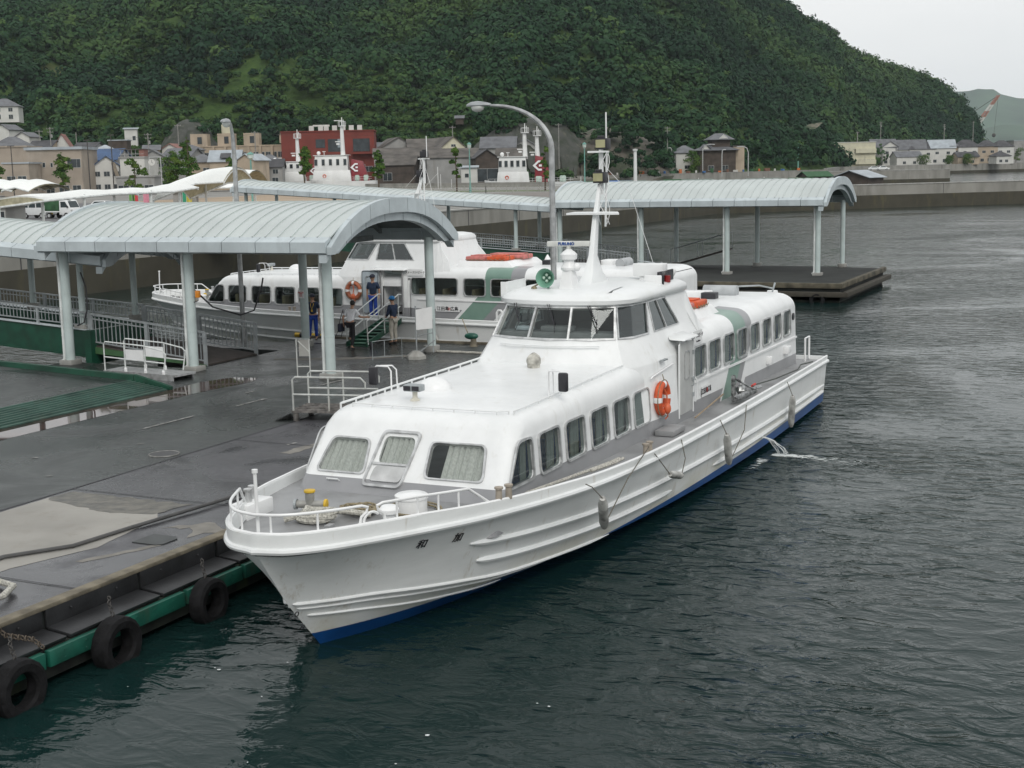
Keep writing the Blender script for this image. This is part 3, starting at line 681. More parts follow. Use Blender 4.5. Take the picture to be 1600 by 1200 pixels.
# ------------------------------------------------------------------ furniture on the pontoon
def pipes(b,segs,r=.022,n=7):
    for s in segs: b.tube([Vector(p) for p in s],r,n)
WPIPE=mat('white pipe rail',(.66,.69,.68),.4,dirt=((.4,.36,.28),5,.4))
# folding boarding steps (white)
t=thing('boarding_platform','white railed boarding platform standing between two canopy columns by the green ramp','platform',(-28.6,33.1,DZ),R_(-5))
b=MB(); b.box(-1.35,1.7,-.45,.45,.12,.18); b.box(-1.3,1.6,-.45,-.4,.0,.12); b.box(-1.3,1.6,.4,.45,0,.12); b.build('platform',ALU,t)
for y in(-.42,.42):
    b=MB(); pipes(b,[[(-1.3,y,.15),(-1.3,y,1.0),(-1.22,y,1.08),(.4,y,1.02),(1.2,y,.9),(1.34,y,.8),(1.2,y,.2)],[(-1.3,y,.6),(1.28,y,.52)],[(-.4,y,.15),(-.4,y,1.05)],[(.45,y,.15),(.45,y,1.0)]]); b.build('handrail',WPIPE,t,smooth=True)
    MB().box(-.35,.4,y-.015,y+.015,.55,.88).build('notice_panel',WHITE2,t)
b=MB(); 
for x,y in((-.4,-.42),(.45,-.42),(-.4,.42),(.45,.42),(1.2,-.42)): b.lathe((x,y,.18),[(.05,0),(.05,.08),(.025,.14)],8)
b.build('post_foot',WHITE2,t)
# second railed platform near the ferry
t=thing('boarding_platform','rusty white railed trolley platform standing on the deck left of the nearest ferry','platform',(-18.75,28.75,DZ),R_(12))
b=MB(); b.box(-1.0,1.0,-.55,.55,.22,.27)
for i in range(5): b.box(-1.0,1.0,-.5+i*.22,-.44+i*.22,.27,.30)
for x,y in((-.9,-.5),(.9,-.5),(-.9,.5),(.9,.5)): b.cyl((x,y,.0),(x,y,.2),.07,n=10)
b.build('grating_platform',mat('rusty grating',(.18,.17,.16),.7,.3,var=.3,scale=8),t)
for y in(-.52,.52):
    b=MB(); pipes(b,[[(-.95,y,.25),(-.95,y,1.05),(-.88,y,1.12),(.85,y,1.12),(.97,y,1.0),(.97,y,.85)],[(-.95,y,.68),(.9,y,.68)],[(0,y,.25),(0,y,1.12)],[(.92,y,.25),(.92,y,.7)]],.024); b.build('handrail',mat('worn white rail',(.5,.52,.5),.5,dirt=((.2,.15,.1),6,.6)),t,smooth=True)
MB().add([(-.95,-.55,.24),(-.95,.55,.24),(-1.5,.55,.02),(-1.5,-.55,.02)],[(0,1,2,3)]).build('entry_flap',BLACKP,t)
# sign stand and frames by the canopy
t=thing('sign_stand','white notice board on a steel stand with a concrete foot beside the right canopy column','sign',(-22.3,39.15,DZ),R_(10))
b=MB(); b.tube([(0,0,.2),(0,0,1.75)],.025,6); b.tube([(.55,.1,.2),(.55,.1,1.3)],.02,6); b.tube([(0,0,.75),(.55,.1,.85)],.015,6); b.tube([(.1,-.1,.2),(.6,.1,.6)],.02,6); b.build('stand',STEEL,t)
MB().hexa([(0,-.02,.95),(.55,.08,1.0),(.55,.1,1.0),(0,0,.95),(0,-.02,1.62),(.55,.08,1.72),(.55,.1,1.72),(0,0,1.62)]).build('board',WHITE2,t)
b=MB(); b.lathe((0,-.05,0),[(.34,0),(.34,.1),(.14,.26),(.1,.26)],6); b.build('concrete_foot',CONC,t)
t=thing('steel_frame','low empty grey steel frame standing by the notice board','frame',(-23.1,38.6,DZ),R_(10))
b=MB(); pipes(b,[[(-.45,-.2,0),(-.45,-.2,.62),(.4,.3,.68),(.4,.3,0)],[(-.45,-.2,.1),(.4,.3,.1)],[(-.1,0,.1),(-.1,0,.64)]],.014,6); b.build('frame_tube',STEEL,t)
t=thing('notice_board','peeling white notice board frame left of the middle canopy column','sign',(-23.7,34.6,DZ),R_(20))
b=MB(); pipes(b,[[(-.2,0,0),(-.2,0,1.15),(.2,0,1.15),(.2,0,0)],[(-.2,0,.3),(.2,0,.3)],[(-.15,0,1.1),(.2,0,.75)]],.022,6); b.build('frame_tube',mat('worn white rail',(.5,.52,.5),.5),t)
MB().box(-.12,.2,-.012,.012,.62,1.12).build('board',CONC,t)
t=thing('bollard','small dark green mooring bollard behind the nearest ferry wheelhouse','bollard',(-21.9,42.5,DZ))
b=MB(); b.lathe((0,0,0),[(.16,0),(.12,.08),(.1,.24),(.1,.3)],12); b.build('stem',KERB,t,smooth=True)
b=MB(); b.sph((-.08,0,.36),.16,12,8,(1.7,1,.75)); b.build('cap',mat('dark green cast iron',(.015,.1,.07),.4),t,smooth=True)
t=tag(MB().tube([(-22.6+i*.1,40.7+.03*math.sin(i*1.3)+.0*i,DZ+.04) for i in range(22)],.045,8).build('rope',ROPE,smooth=True),'thick pale rope lying on the deck below the bollard','rope')
t=tag(MB().tube([(-22.1,42.6,DZ+.3),(-22.6,43.3,1.4),(-22.85,43.5,1.75)],.018,6).build('mooring_line',ROPET),'thin line running from the deck up to the rear ferry rail','rope')
# small yellow float on the rear ferry side and orange lamp on column
t=thing('lamp_post','tall silver street lamp in front of the rear ferry bow','street lamp',(-30.91,41.31,DZ),0,'tall silver curved street lamps on the pontoon')
def lamp(t,dx,h=8.0):
    b=MB(); pts=[(0,0,0),(0,0,h*.83)]
    # quarter-ellipse arm
    s=1 if dx>0 else -1; A=abs(dx)
    for i in range(1,13):
        a=i/12*math.pi/2; pts.append((s*A*(1-math.cos(a)),0,h*.83+h*.165*math.sin(a)))
    n=len(pts); b.tube(pts,[.09-.045*i/(n-1) for i in range(n)],10); b.cyl((0,0,0),(0,0,.5),.12,n=12); b.build('pole',GALV,t,smooth=35)
    e=Vector(pts[-1])
    b=MB(); 
    rings=[]
    for q,w,hh in((0,.05,.05),(.15,.10,.09),(.4,.17,.13),(.62,.16,.11),(.75,.08,.05),(.78,.02,.02)):
        rings.append([e+Vector((s*q,w*math.cos(2*math.pi*k/12),.02+hh*(math.sin(2*math.pi*k/12)) if math.sin(2*math.pi*k/12)>0 else .02+.03*math.sin(2*math.pi*k/12))) for k in range(12)])
    b.loft(rings); b.build('lamp_head',mat('lamp head metal',(.33,.35,.36),.4,.4),t,smooth=60)
    b=MB(); b.sph(e+Vector((s*.42,0,-.03)),.17,12,8,(1.25,.85,.85)); b.build('lamp_glass',mat('frosted lamp glass',(.55,.57,.55),.15,var=.1),t,smooth=True)
lamp(t,.35,8.05); t.rotation_euler[2]=R_(-70)
for c in t.children: pass
t=thing('lamp_post','tall silver street lamp whose arm curves left above the far canopy','street lamp',(-16.45,37.24,DZ),R_(4),'tall silver curved street lamps on the pontoon')
lamp(t,-1.9,8.05)
# small sign on the rear middle column, orange beacon on the front middle column, both part-size things
t=thing('column_notice','small white notice strapped to the rear middle canopy column','sign',(-27.82,40.66,DZ+1.75))
MB().box(-.13,.13,-.02,.0,0,.28).build('plate',WHITE2,t)
for z in(.20,.15,.08): text_mesh('乗船注意' if z==.20 else ('桟橋' if z==.15 else '係員'),.06,REDI,t,frame_M((0,-.022,z),(1,0,0),(0,-1,0)))
t=thing('warning_beacon','orange warning beacon on the right side of the second canopy column','beacon',(-27.5,34.5,DZ+2.35))
b=MB(); b.tube([(-.16,0,-.15),(0,0,-.1),(0,0,.0)],.015,6); b.build('bracket',BLACKP,t)
MB().box(-.07,.07,-.06,.06,0,.22).build('lens',mat('amber lens',(.7,.25,.02),.3),t,bevel=.015)
t=thing('mooring_fender','yellow-striped float tied at the rear ferry waterline, seen through the flap railing','float',(-29.3,43.35,.95))
b=MB(); b.cyl((-.7,0,0),(.7,0,0),.09,n=10)
b.build('float_body',YELL,t,smooth=True)
b=MB(); 
for x in(-.4,0,.4): b.cyl((x-.07,0,0),(x+.07,0,0),.094,n=10)
b.build('band',BLACKP,t)
# cable hanging at the left gangway column
tag(MB().tube([(-32.0,39.2,4.1),(-31.9,39.5,3.2),(-31.4,40.2,2.3),(-30.7,40.9,1.95),(-30.3,41.2,2.1),(-30.0,41.3,2.9),(-29.9,41.3,3.3)],.03,6).build('cable',BLACKP,smooth=True),'black cable sagging across the rear ferry bow','cable')
tag(MB().tube([(-33.2,35.5,3.9),(-33.0,35.5,3.4),(-32.95,35.45,2.7),(-33.1,35.4,2.2),(-33.4,35.4,2.1)],.025,6).build('cable',BLACKP,smooth=True),'black cable looping down the left gangway column','cable')
tag(MB().tube([(-16.99,14.2,.96),(-16.9,15.87,.95),(-16.3,16.8,.95),(-16.19,18.14,.95),(-15.89,20.25,.97),(-15.8,22.6,.97)],.035,7).build('cable',mat('grey cable',(.08,.08,.08),.7),smooth=True),'dark cable lying along the pontoon deck beside the sandy patch','cable')
# pale rope and cleat in the lower left corner
t=thing('mooring_rope','thick grey mooring rope looped at the lower left corner of the pontoon','rope',(-15.5,13.6,DZ))
b=MB(); b.tube([(-1.6,.2,.05),(-1.0,.9,.06),(-.4,1.15,.08),(.1,1.0,.1),(.35,.55,.1),(.3,.1,.08),(-.2,-.6,.06),(-.9,-1.4,.05)],.05,8); b.build('loop',ROPE,t,smooth=True)
b=MB(); 
for i in range(7): b.tube([(-1.3+.06*i,-.5,.03+.0*i),(-.6+.06*i,.35,.05)],.028,6)
b.build('rope_lay',ROPE,t,smooth=True)
t=thing('edge_chain','rusty chain over the pontoon edge in the lower left corner','chain',(-14.4,13.3,DZ))
b=MB()
cp=[Vector(q) for q in((-.5,-.4,.1),(-.1,-.25,.1),(.12,-.15,.08),(.2,-.05,-.08),(.55,.1,-.14),(.66,.2,-.3))]
cd=[];
for a_,c_ in zip(cp,cp[1:]):
    k_=max(1,int((c_-a_).length/.045)); cd+=[a_.lerp(c_,q/k_) for q in range(k_)]
for i,q in enumerate(cd): b.torus(q,.036,.011,(0,1,.2) if i%2 else (1,.4,0),8,4)

b.build('links',mat('rusty chain',(.11,.09,.07),.8,.3),t)

# ------------------------------------------------------------------ the two ferries (local: +x towards the seen side, +y aft, stem waterline at 0)
SHEER=[(0,-1.52,1.85),(.45,-1.38,1.85),(.85,-.95,1.84),(1.18,-.35,1.82),(1.55,.45,1.79),(1.9,1.35,1.75),(2.16,2.3,1.71),(2.43,3.6,1.66),(2.63,5.2,1.60),(2.75,7.6,1.54),(2.78,11,1.48),(2.76,15,1.42),(2.7,19,1.36),(2.6,23.2,1.28)]
CHINE=[(0,-.80,.86),(.15,-.62,.84),(.45,-.2,.81),(.8,.35,.78),(1.15,1.05,.70),(1.45,1.9,.60),(1.7,2.9,.48),(1.92,4.3,.38),(2.15,6.0,.30),(2.35,8.2,.24),(2.5,11,.18),(2.6,15,.13),(2.58,19,.10),(2.5,23.2,.08)]
KEEL=[(0,0,0),(0,.12,-.1),(0,.3,-.2),(0,.6,-.35),(0,1.1,-.5),(0,1.8,-.6),(0,2.8,-.65),(0,4.2,-.7),(0,6,-.7),(0,8.2,-.7),(0,11,-.7),(0,15,-.68),(0,19,-.62),(0,23.2,-.55)]
def _cr(T,x):   # catmull-rom through table T at parameter x in 0..len-1
    n=len(T)-1; i=min(int(x),n-1); f=x-i
    p=[Vector(T[max(0,min(n,j))]) for j in(i-1,i,i+1,i+2)]
    if i==0:p[0]=2*p[1]-p[2]
    return .5*((2*p[1])+(-p[0]+p[2])*f+(2*p[0]-5*p[1]+4*p[2]-p[3])*f*f+(-p[0]+3*p[1]-3*p[2]+p[3])*f**3)
def hullp(x,v,side=1,off=0):
    """v: -1 keel .. 0 chine .. 1 sheer"""
    S=_cr(SHEER,x);C=_cr(CHINE,x);K=_cr(KEEL,x)
    if v>=0:
        p=C.lerp(S,v); fl=max(0,1-x/8); p.x-=fl*.09*math.sin(math.pi*v)*min(1,x/2.); p.y+=fl*.05*math.sin(math.pi*v)*min(1,x)
    else: p=C.lerp(K,-v)
    p=Vector((max(0,p.x),p.y,p.z)); 
    if off: p=p+Vector((off,-off*.6*max(0,1-x/4),0))
    return Vector((p.x*side,p.y,p.z))
def hull_mat(name):
    m=bpy.data.materials.new(name); m.use_nodes=True; nt=m.node_tree; b=nt.nodes['Principled BSDF']
    t=nt.nodes.new('ShaderNodeTexCoord').outputs['Object']; s=nt.nodes.new('ShaderNodeSeparateXYZ'); nt.links.new(t,s.inputs[0])
    line=mth(nt,'ADD',.24,mth(nt,'MULTIPLY',mth(nt,'MINIMUM',s.outputs[1],8),.012))
    blue=mth(nt,'LESS_THAN',s.outputs[2],line)
    g=tnoise(nt,1.2,6,sc=(1,.35,2.5),rough=.65)
    w=ramp(nt,g,[(.35,(.72,.74,.735)),(.6,(.79,.81,.805))])
    # yellowish scum just above the water and streaks
    sc=mth(nt,'MULTIPLY',ramp(nt,mth(nt,'SUBTRACT',s.outputs[2],line),[(.0,(1,1,1)),(.5,(0,0,0))]),ramp(nt,tnoise(nt,2.5,5,sc=(1,.3,1)),[(.35,(0,0,0)),(.6,(.55,)*3)]))
    w=mixc(nt,sc,w,(.50,.47,.33))
    rs=ramp(nt,tnoise(nt,3.5,6,sc=(1,1,.15),rough=.7),[(.585,(0,0,0)),(.70,(.5,)*3)]); w=mixc(nt,rs,w,(.40,.35,.26))
    bl=ramp(nt,tnoise(nt,1.5,4,sc=(1,.4,1)),[(.3,(.006,.045,.16)),(.7,(.01,.085,.29))])
    c=mixc(nt,blue,w,bl); nt.links.new(c,b.inputs['Base Color']); b.inputs['Roughness'].default_value=.34
    bp=nt.nodes.new('ShaderNodeBump'); bp.inputs['Strength'].default_value=.25; bp.inputs['Distance'].default_value=.03
    nt.links.new(tnoise(nt,1.3,2,sc=(1,1,1)),bp.inputs['Height']); nt.links.new(bp.outputs[0],b.inputs['Normal'])
    return m
def cabin_mat(name,sl,slope,gaps):
    """white with a grey lower band and a green+grey diagonal stripe; sl = stripe start at z=1.4"""
    m=bpy.data.materials.new(name); m.use_nodes=True; nt=m.node_tree; b=nt.nodes['Principled BSDF']
    t=nt.nodes.new('ShaderNodeTexCoord').outputs['Object']; s=nt.nodes.new('ShaderNodeSeparateXYZ'); nt.links.new(t,s.inputs[0])
    X,Y,Z=s.outputs; AX=mth(nt,'ABSOLUTE',X)
    zc=mth(nt,'MINIMUM',Z,2.66)
    d=mth(nt,'SUBTRACT',mth(nt,'SUBTRACT',Y,sl),mth(nt,'MULTIPLY',mth(nt,'SUBTRACT',zc,1.4),slope))
    g=mth(nt,'MULTIPLY',mth(nt,'GREATER_THAN',d,0),mth(nt,'LESS_THAN',d,1.05))
    r=mth(nt,'MULTIPLY',mth(nt,'GREATER_THAN',d,1.0499),mth(nt,'LESS_THAN',d,mth(nt,'ADD',1.5,mth(nt,'MULTIPLY',mth(nt,'GREATER_THAN',Z,2.2),.1))))
    side=mth(nt,'GREATER_THAN',AX,1.05); g=mth(nt,'MULTIPLY',g,side); r=mth(nt,'MULTIPLY',r,side)
    zb=mth(nt,'SUBTRACT',1.93 if sl>14.3 else 2.02,mth(nt,'MULTIPLY',mth(nt,'SUBTRACT',Y,4),.0165))
    band=mth(nt,'LESS_THAN',Z,zb); out_=mth(nt,'ADD',mth(nt,'LESS_THAN',d,-.15),mth(nt,'GREATER_THAN',d,1.85)); band=mth(nt,'MULTIPLY',band,out_)
    n=tnoise(nt,1.3,5,rough=.6); w=ramp(nt,n,[(.35,(.70,.715,.715)),(.6,(.77,.785,.785))])
    rs=ramp(nt,tnoise(nt,4,6,sc=(1,1,.12),rough=.7),[(.58,(0,0,0)),(.72,(.34,)*3)]); w=mixc(nt,rs,w,(.48,.46,.39))
    gr=ramp(nt,n,[(.3,(.145,.24,.20)),(.7,(.19,.30,.245))]); gy=ramp(nt,n,[(.3,(.23,.235,.245)),(.7,(.28,.285,.295))])
    c=mixc(nt,band,w,gy); c=mixc(nt,g,c,gr); c=mixc(nt,r,c,gy)
    nt.links.new(c,b.inputs['Base Color']); b.inputs['Roughness'].default_value=.3
    bp=nt.nodes.new('ShaderNodeBump'); bp.inputs['Strength'].default_value=.12; bp.inputs['Distance'].default_value=.03
    nt.links.new(tnoise(nt,1.6,2),bp.inputs['Height']); nt.links.new(bp.outputs[0],b.inputs['Normal'])
    return m
def cabring(w,sf,sr,rc,rr,z,n=6,rise=0):
    pts=[]
    for (cx,cy,a0) in((w-rc,sf+rc,-90),(w-rr,sr-rr,0),(-w+rr,sr-rr,90),(-w+rc,sf+rc,180)):
        r=rc if cy<sr-rr-.01 or a0 in(-90,180) else rr
        for i in range(n+1):
            a=R_(a0+90*i/n); pts.append((cx+r*math.cos(a),cy+r*math.sin(a)))
    # front edge subdivided is not needed
    return [(x,y,z+rise*max(0,y-3.5)*min(1,max(0,(z-2.6)/.3))) for x,y in pts]
def win_side(q,z_off,side,xf,depth=.5):
    """cutter prism for a side window outlined in (s,z)"""
    return [(side*(xf+.3),p[0],p[1]) for p in q]
def ferry(name,label,loc,rz,style):
    T=thing(name,label,'ferry',loc,rz,'white passenger ferries')
    HM=hull_mat('hull paint '+style); CM=cabin_mat('superstructure paint '+style,*((14.5,1.0,0) if style=='A' else (14.1,1.0,0)))
    NX=72; vx=[0,.15,.3,.45]+[.6+(13-.6)*i/NX for i in range(NX+1)]
    VV=[-1,-.6,-.3,-.1,0,.12,.25,.4,.55,.7,.85,1]
    b=MB(); n=len(VV)
    for side in(1,-1):
        vs=[hullp(x,v,side) for x in vx for v in VV]
        b.add(vs,[(i*n+k,(i+1)*n+k,(i+1)*n+k+1,i*n+k+1) for i in range(len(vx)-1) for k in range(n-1)])
    tr=[hullp(13,v,1) for v in VV]+[hullp(13,v,-1) for v in VV[::-1]]; b.add(tr,[tuple(range(len(tr)))])
    b.build('hull',HM,T,smooth=28,auto='weld')
    # bulwark and rub rail
    HB=[(0,.24),(4,.24),(5,.22),(6,.20),(7,.19),(8,.17),(9,.15),(13,.14)]
    b=MB(); X=[13*i/110 for i in range(111)]
    L_=[];
    ring=lambda x,side:[Vector((side*(hullp(x,1).x+o-(0.0)),hullp(x,1).y-(oy if x<4 else 0),hullp(x,1).z+h)) for o,oy,h in((.015,.015,-.02),(.03,.03,lerp_tab(x,HB)),(-.035,-.035,lerp_tab(x,HB)),(-.05,-.05,-.02))]
    xs_=[(x,-1) for x in X[::-1]]+[(x,1) for x in X[1:]]
    rings=[]
    for x,side in xs_:
        r=ring(x,side)
        if x<.01: r=[Vector((0,p.y,p.z)) for p in r]
        rings.append(r)
    # transom bulwark closes the loop
    b.loft(rings); z12=hullp(13,1).z; w12=hullp(13,1).x
    b.box(-w12,w12,23.16,23.22,z12-.02,z12+.14); b.build('bulwark',HM,T,smooth=30)
    b=MB(); b.tube([hullp(x,1,side,.03) if x>.01 else Vector((0,-1.56,1.85)) for x,side in xs_],.05,8); b.build('rub_rail',WHITE,T,smooth=True)
    b=MB(); b.tube([Vector((side*(max(0,hullp(x,1).x-.0)),hullp(x,1).y,hullp(x,1).z+lerp_tab(x,HB)+.005)) for x,side in xs_],.03,6); b.build('bulwark_cap',WHITE2,T,smooth=True)
    # strakes
    def strake(x0,x1,v0,v1,r,nm):
        for side in(1,-1):
            N=40; pts=[hullp(x0+(x1-x0)*i/N,v0+(v1-v0)*i/N,side,.01) for i in range(N+1)]
            rr=[r*min(1,.25+i/2,.25+(N-i)/2) for i in range(N+1)]
            MB().tube(pts,rr,7).build(nm,WHITE,T,smooth=True)
    strake(5.1,12.95,.60,.42,.055,'hull_strake'); strake(5.3,9.4,.30,.24,.055,'hull_strake'); strake(10.2,12.95,.27,.27,.05,'hull_strake')
    strake(.35,8.2,.0,.0,.028,'chine_strake'); strake(.9,6.4,-.25,-.22,.02,'spray_strake'); strake(.45,7.2,-.10,-.08,.018,'spray_strake')
    # deck
    b=MB(); dz=lambda x:min(1.77,hullp(x,1).z+.03)
    rows=[[Vector((f*(hullp(x,1).x-.02),hullp(x,1).y+.02,dz(x))) for f in(-1,-.5,0,.5,1)] for x in X]
    b.loft(rows,closed=False,cap0=False,cap1=False); b.build('deck',GREYD,T)
    # ---------------- cabins (hollow, with real window openings)
    def shell(name_,rings_o,rings_i,cutters,m):
        o=MB().loft(rings_o).build(name_,m,T,auto='weld'); i=MB().loft(rings_i).build('tmp',None,None,auto='weld')
        i.matrix_world=T.matrix_world if 0 else Matrix.Identity(4)
        par=o.parent; o.parent=None
        boolean(o,i)
        for cc in (cutters if isinstance(cutters,list) else [cutters]):
            if cc.v:
                c=cc.build('tmpc',None,None); boolean(o,c)
        o.parent=par; o.data.materials.clear(); o.data.materials.append(m)
        o.data.shade_smooth(); o.data.set_sharp_from_angle(angle=R_(32)); return o
    leanf=lambda z:2.4+.82*(z-1.8)
    FE=12.15
    RO=[cabring(1.96,leanf(1.3),FE,.20,.05,1.3),cabring(1.93,leanf(1.8),FE,.20,.05,1.8),cabring(1.87,leanf(2.70),FE,.26,.05,2.70,rise=.012)]
    for k in range(1,7):
        a=k/6*math.pi/2; RO.append(cabring(1.87-.33*(1-math.cos(a)),leanf(2.70)+.12*math.sin(a)+.36*(1-math.cos(a)),FE,.36,.05,2.70+.29*math.sin(a),rise=.012))
    RO.append(cabring(.9,4.4,12.0,.3,.05,3.035,rise=.012)); RO.append(cabring(.3,5.2,11.5,.1,.05,3.045,rise=.012))
    RI=[cabring(w_-.07,f_+.08,12.0,.28,.05,z_) for w_,f_,z_ in((1.95,leanf(1.42),1.42),(1.87,leanf(2.6),2.6),(1.7,leanf(2.6)+.2,2.85))]
    if style=='A': SW_=[(2.76,3.69)]+[(3.99,4.85),(5.14,6.0),(6.33,7.18),(7.5,8.35),(8.63,9.5)]
    else: SW_=[(2.75,3.5)]+[(3.75,4.6),(4.9,5.78),(6.02,6.93),(7.15,8.08),(8.3,9.15)]
    zb=lambda s:1.97-.011*s; zt=lambda s:2.63-.010*s
    cut=MB();frames=[]
    def side_win(a,c,z0,z1,first=False,rad=.12):
        q=[(c,z0),(c,z1),(a+(.42 if first else 0),z1),(a-(.05 if first else 0),z0)]
        return rquad(q,rad)
    wins=[(side_win(a,c,zb((a+c)/2),zt((a+c)/2),i==0),(a,c)) for i,(a,c) in enumerate(SW_)]
    xw=lambda z:1.93-(z-1.8)*.0667
    for q,_ in wins:
        for side in(1,-1): cut.extr([(side*1.7,p[0],p[1]) for p in q],(side*.5,0,0))
    # front windows, in the leaning plane
    ny=Vector((0,-1,.82)).normalized(); uy=Vector((0,.82,1)).normalized()
    def FP(x,z,o=0): return Vector((x,leanf(z),z))+ny*o
    FW=[[(-1.62,2.03),(-.72,2.03),(-.80,2.52),(-1.5,2.52)],[(-.52,2.20),(.12,2.20),(.06,2.60),(-.52,2.60)],[(.46,2.04),(1.5,2.04),(1.38,2.54),(.40,2.54)]]
    if style=='B': FW=[[(-1.5,2.03),(-.5,2.03),(-.5,2.52),(-1.4,2.52)],[(-.3,2.2),(.3,2.2),(.3,2.6),(-.3,2.6)],[(.5,2.03),(1.5,2.03),(1.4,2.52),(.5,2.52)]]
    for q in FW:
        qq=rquad(q,.10); cut.extr([FP(x,z,.15) for x,z in qq],-ny*.5)
    fwd=shell('forward_cabin',RO,RI,[cut]+([MB().box(1.1,2.3,10.98,11.85,1.62,2.68)] if style=='B' else []),CM)
    curtains=[]
    def frame(pts,nrm,parent=T,fw_=.045,th=.03,nm='window',m=None,gl=None,wav=None):
        """pts: 3D outline on the wall plane; ring proud of the wall plus a recessed pane"""
        P=[Vector(p) for p in pts]; c=sum(P,Vector())/len(P); nrm=Vector(nrm).normalized(); b=MB(); rings=[]
        for sc,o in((0,-.03),(0,th),(1,th),(1,.0)):
            rings.append([p+(p-c).normalized()*fw_*sc+nrm*o for p in P])
        b.loft(rings,closed=True,cap0=False,cap1=False)
        f=b.build(nm,m or ALU,parent,smooth=30)
        g=MB(); g.add([p-nrm*.02 for p in P],[tuple(range(len(P)))]); g.build('pane',gl or GLASS,f)
        return f
    def curtain(p0,p1,z0,z1,inn,parent=T,nm='curtain',m=None,fold=9):
        """cloth hanging between p0 and p1 (xy); inn = inward vector"""
        p0=Vector(p0);p1=Vector(p1);n=int((p1-p0).length*28)+4;vs=[]
        for i in range(n+1):
            t=i/n; q=p0+(p1-p0)*t; wv=.022*math.sin(t*(p1-p0).length*2*math.pi*fold)+.01*math.sin(i*1.7)
            o=Vector(inn)*(.055+wv); vs+=[(q.x+o.x,q.y+o.y,z0+o.z*0+(q.z if len(q)>2 else 0)),(q.x+o.x*1.0,q.y+o.y,z1+(q.z if len(q)>2 else 0))]
        b=MB(); b.add(vs,[(2*i,2*i+1,2*i+3,2*i+2) for i in range(n)]); o=b.build(nm,m or CURT,parent,smooth=True); return o
    seatm=SEATB if style=='A' else SEATC
    def seat(x,y,z,side):
        b=MB(); b.box(x-.45,x+.42,y-.05,y+.09,z-.3,z+.62); b.box(x-.45,x+.42,y-.45,y-.0,z-.3,z+.14); 
        b.build('seat',seatm,T,bevel=.035)
    for i,(q,(a,c)) in enumerate(wins):
        for side in(1,-1):
            frame([(side*(xw(p[1])+.002),p[0],p[1]) for p in q],(side,0,.066),gl=GLASSS)
            z0,z1=zb(a)-.05,zt(a)+.02
            if style=='A' and side==1:
                s0={0:.74,1:.66,2:.55,3:.66,4:.66,5:0}[i]
                s0=a+(c-a)*s0; s1=a+(c-a)*(.97 if i else .98)
                curtain((side*1.84,s0,0),(side*1.84,s1,0),z0,z1,(-side,0,0),fold=11)
        if i: seat(1.33,a+.22,1.66-.011*a,1)
    if style=='A': seat(1.25,3.35,1.60,1)
    for k,q in enumerate(FW):
        qq=rquad(q,.10); 
        if k==1:  # hatch window with a closed lower panel
            hq=rquad([(-.62,1.88),(.06,1.88),(.16,2.64),(-.52,2.64)],.09)
            h=frame([FP(x-.02,z,.004) for x,z in hq],ny,nm='escape_hatch',fw_=.05,th=.045,gl=None)
            pl=MB(); pl.extr([FP(x-.06,z,.0) for x,z in rquad([(-.50,1.93),(.08,1.93),(.13,2.15),(-.46,2.15)],.07)],ny*.03); pl.build('hatch_panel',mat('grey hatch panel',(.50,.51,.51),.35),h)
            pl=MB(); pl.bar(FP(-.58,2.18,.03),FP(.12,2.18,.03),.04,.02,up=ny); pl.build('hatch_bar',ALU,h)
            for ch in [c for c in h.children if c.name.startswith('pane')]: pass
        else: frame([FP(x,z,.003) for x,z in qq],ny,nm='front_window',fw_=.04)
        x0,x1=q[0][0],q[1][0]
        if k==2:x0+=.24
        # curtain parallel to the leaning glass
        n=int((x1-x0)*40);vs=[]
        for j in range(n+1):
            x=x0+(x1-x0)*j/n; o=-.07+.022*math.sin((x-x0)*2*math.pi*9)+.01*math.sin(j*1.9)
            vs+=[FP(x,1.96,o),FP(x*.97,2.62,o)]
        b=MB(); b.add(vs,[(2*j,2*j+1,2*j+3,2*j+2) for j in range(n)]); b.build('curtain',CURT,T,smooth=True)
    b=MB(); a=FP(-1.35,1.90,.05); c=FP(-1.13,1.90,.05); b.tube([FP(-1.35,1.90,0),a,c,FP(-1.13,1.90,0)],.012,6); b.build('grab_handle',WHITE,T)
    # roof grab rails with short standoffs
    def rail(pts,h=.05,r=.016,st=None,nm='roof_rail',m=WHITE):
        b=MB(); up=Vector((0,0,h)); P=[Vector(p) for p in pts]; b.tube([p+up for p in P],r,6)
        for p in (st and [Vector(x) for x in st] or P): b.cyl(p-Vector((0,0,.02)),p+up,r*.9,n=6)
        return b.build(nm,m,T,smooth=True)
    zr=lambda s:2.99+.012*max(0,s-3.5)
    rail([(-1.62,s,zr(s)-.015) for s in np.linspace(3.4,9.0,12)],.07,.02)
    rail([(1.60,s,zr(s)-.01) for s in np.linspace(3.65,9.2,12)],.05,.014)
    rail([(x,3.50+.02*abs(x)-(.0),2.985) for x in np.linspace(-1.45,1.35,8)]+[(1.52,3.62,2.985)],.05,.014)
    # ---------------- aft cabin
    SE=22.3
    def aft(w,z,ins=0,f=12.2,rr=.25): return cabring(w-ins,f+ins,SE-ins,.05,max(.05,rr-ins*.4),z)
    RO=[aft(1.965,1.15),aft(1.955,1.7),aft(1.915,2.98)]
    for k in range(1,8):
        a=k/7*math.pi/2; ww=1.915-.45*(1-math.cos(a)); RO.append(cabring(ww,12.2,SE-.5*(1-math.cos(a)),.05,.3,2.98+.42*math.sin(a)))
    RO.append(cabring(.8,12.6,SE-1.2,.05,.2,3.45)); 
    RI=[cabring(w_,12.3,SE-.1,.05,.2,z_) for w_,z_ in((1.9,1.3),(1.85,2.95),(1.6,3.25))]
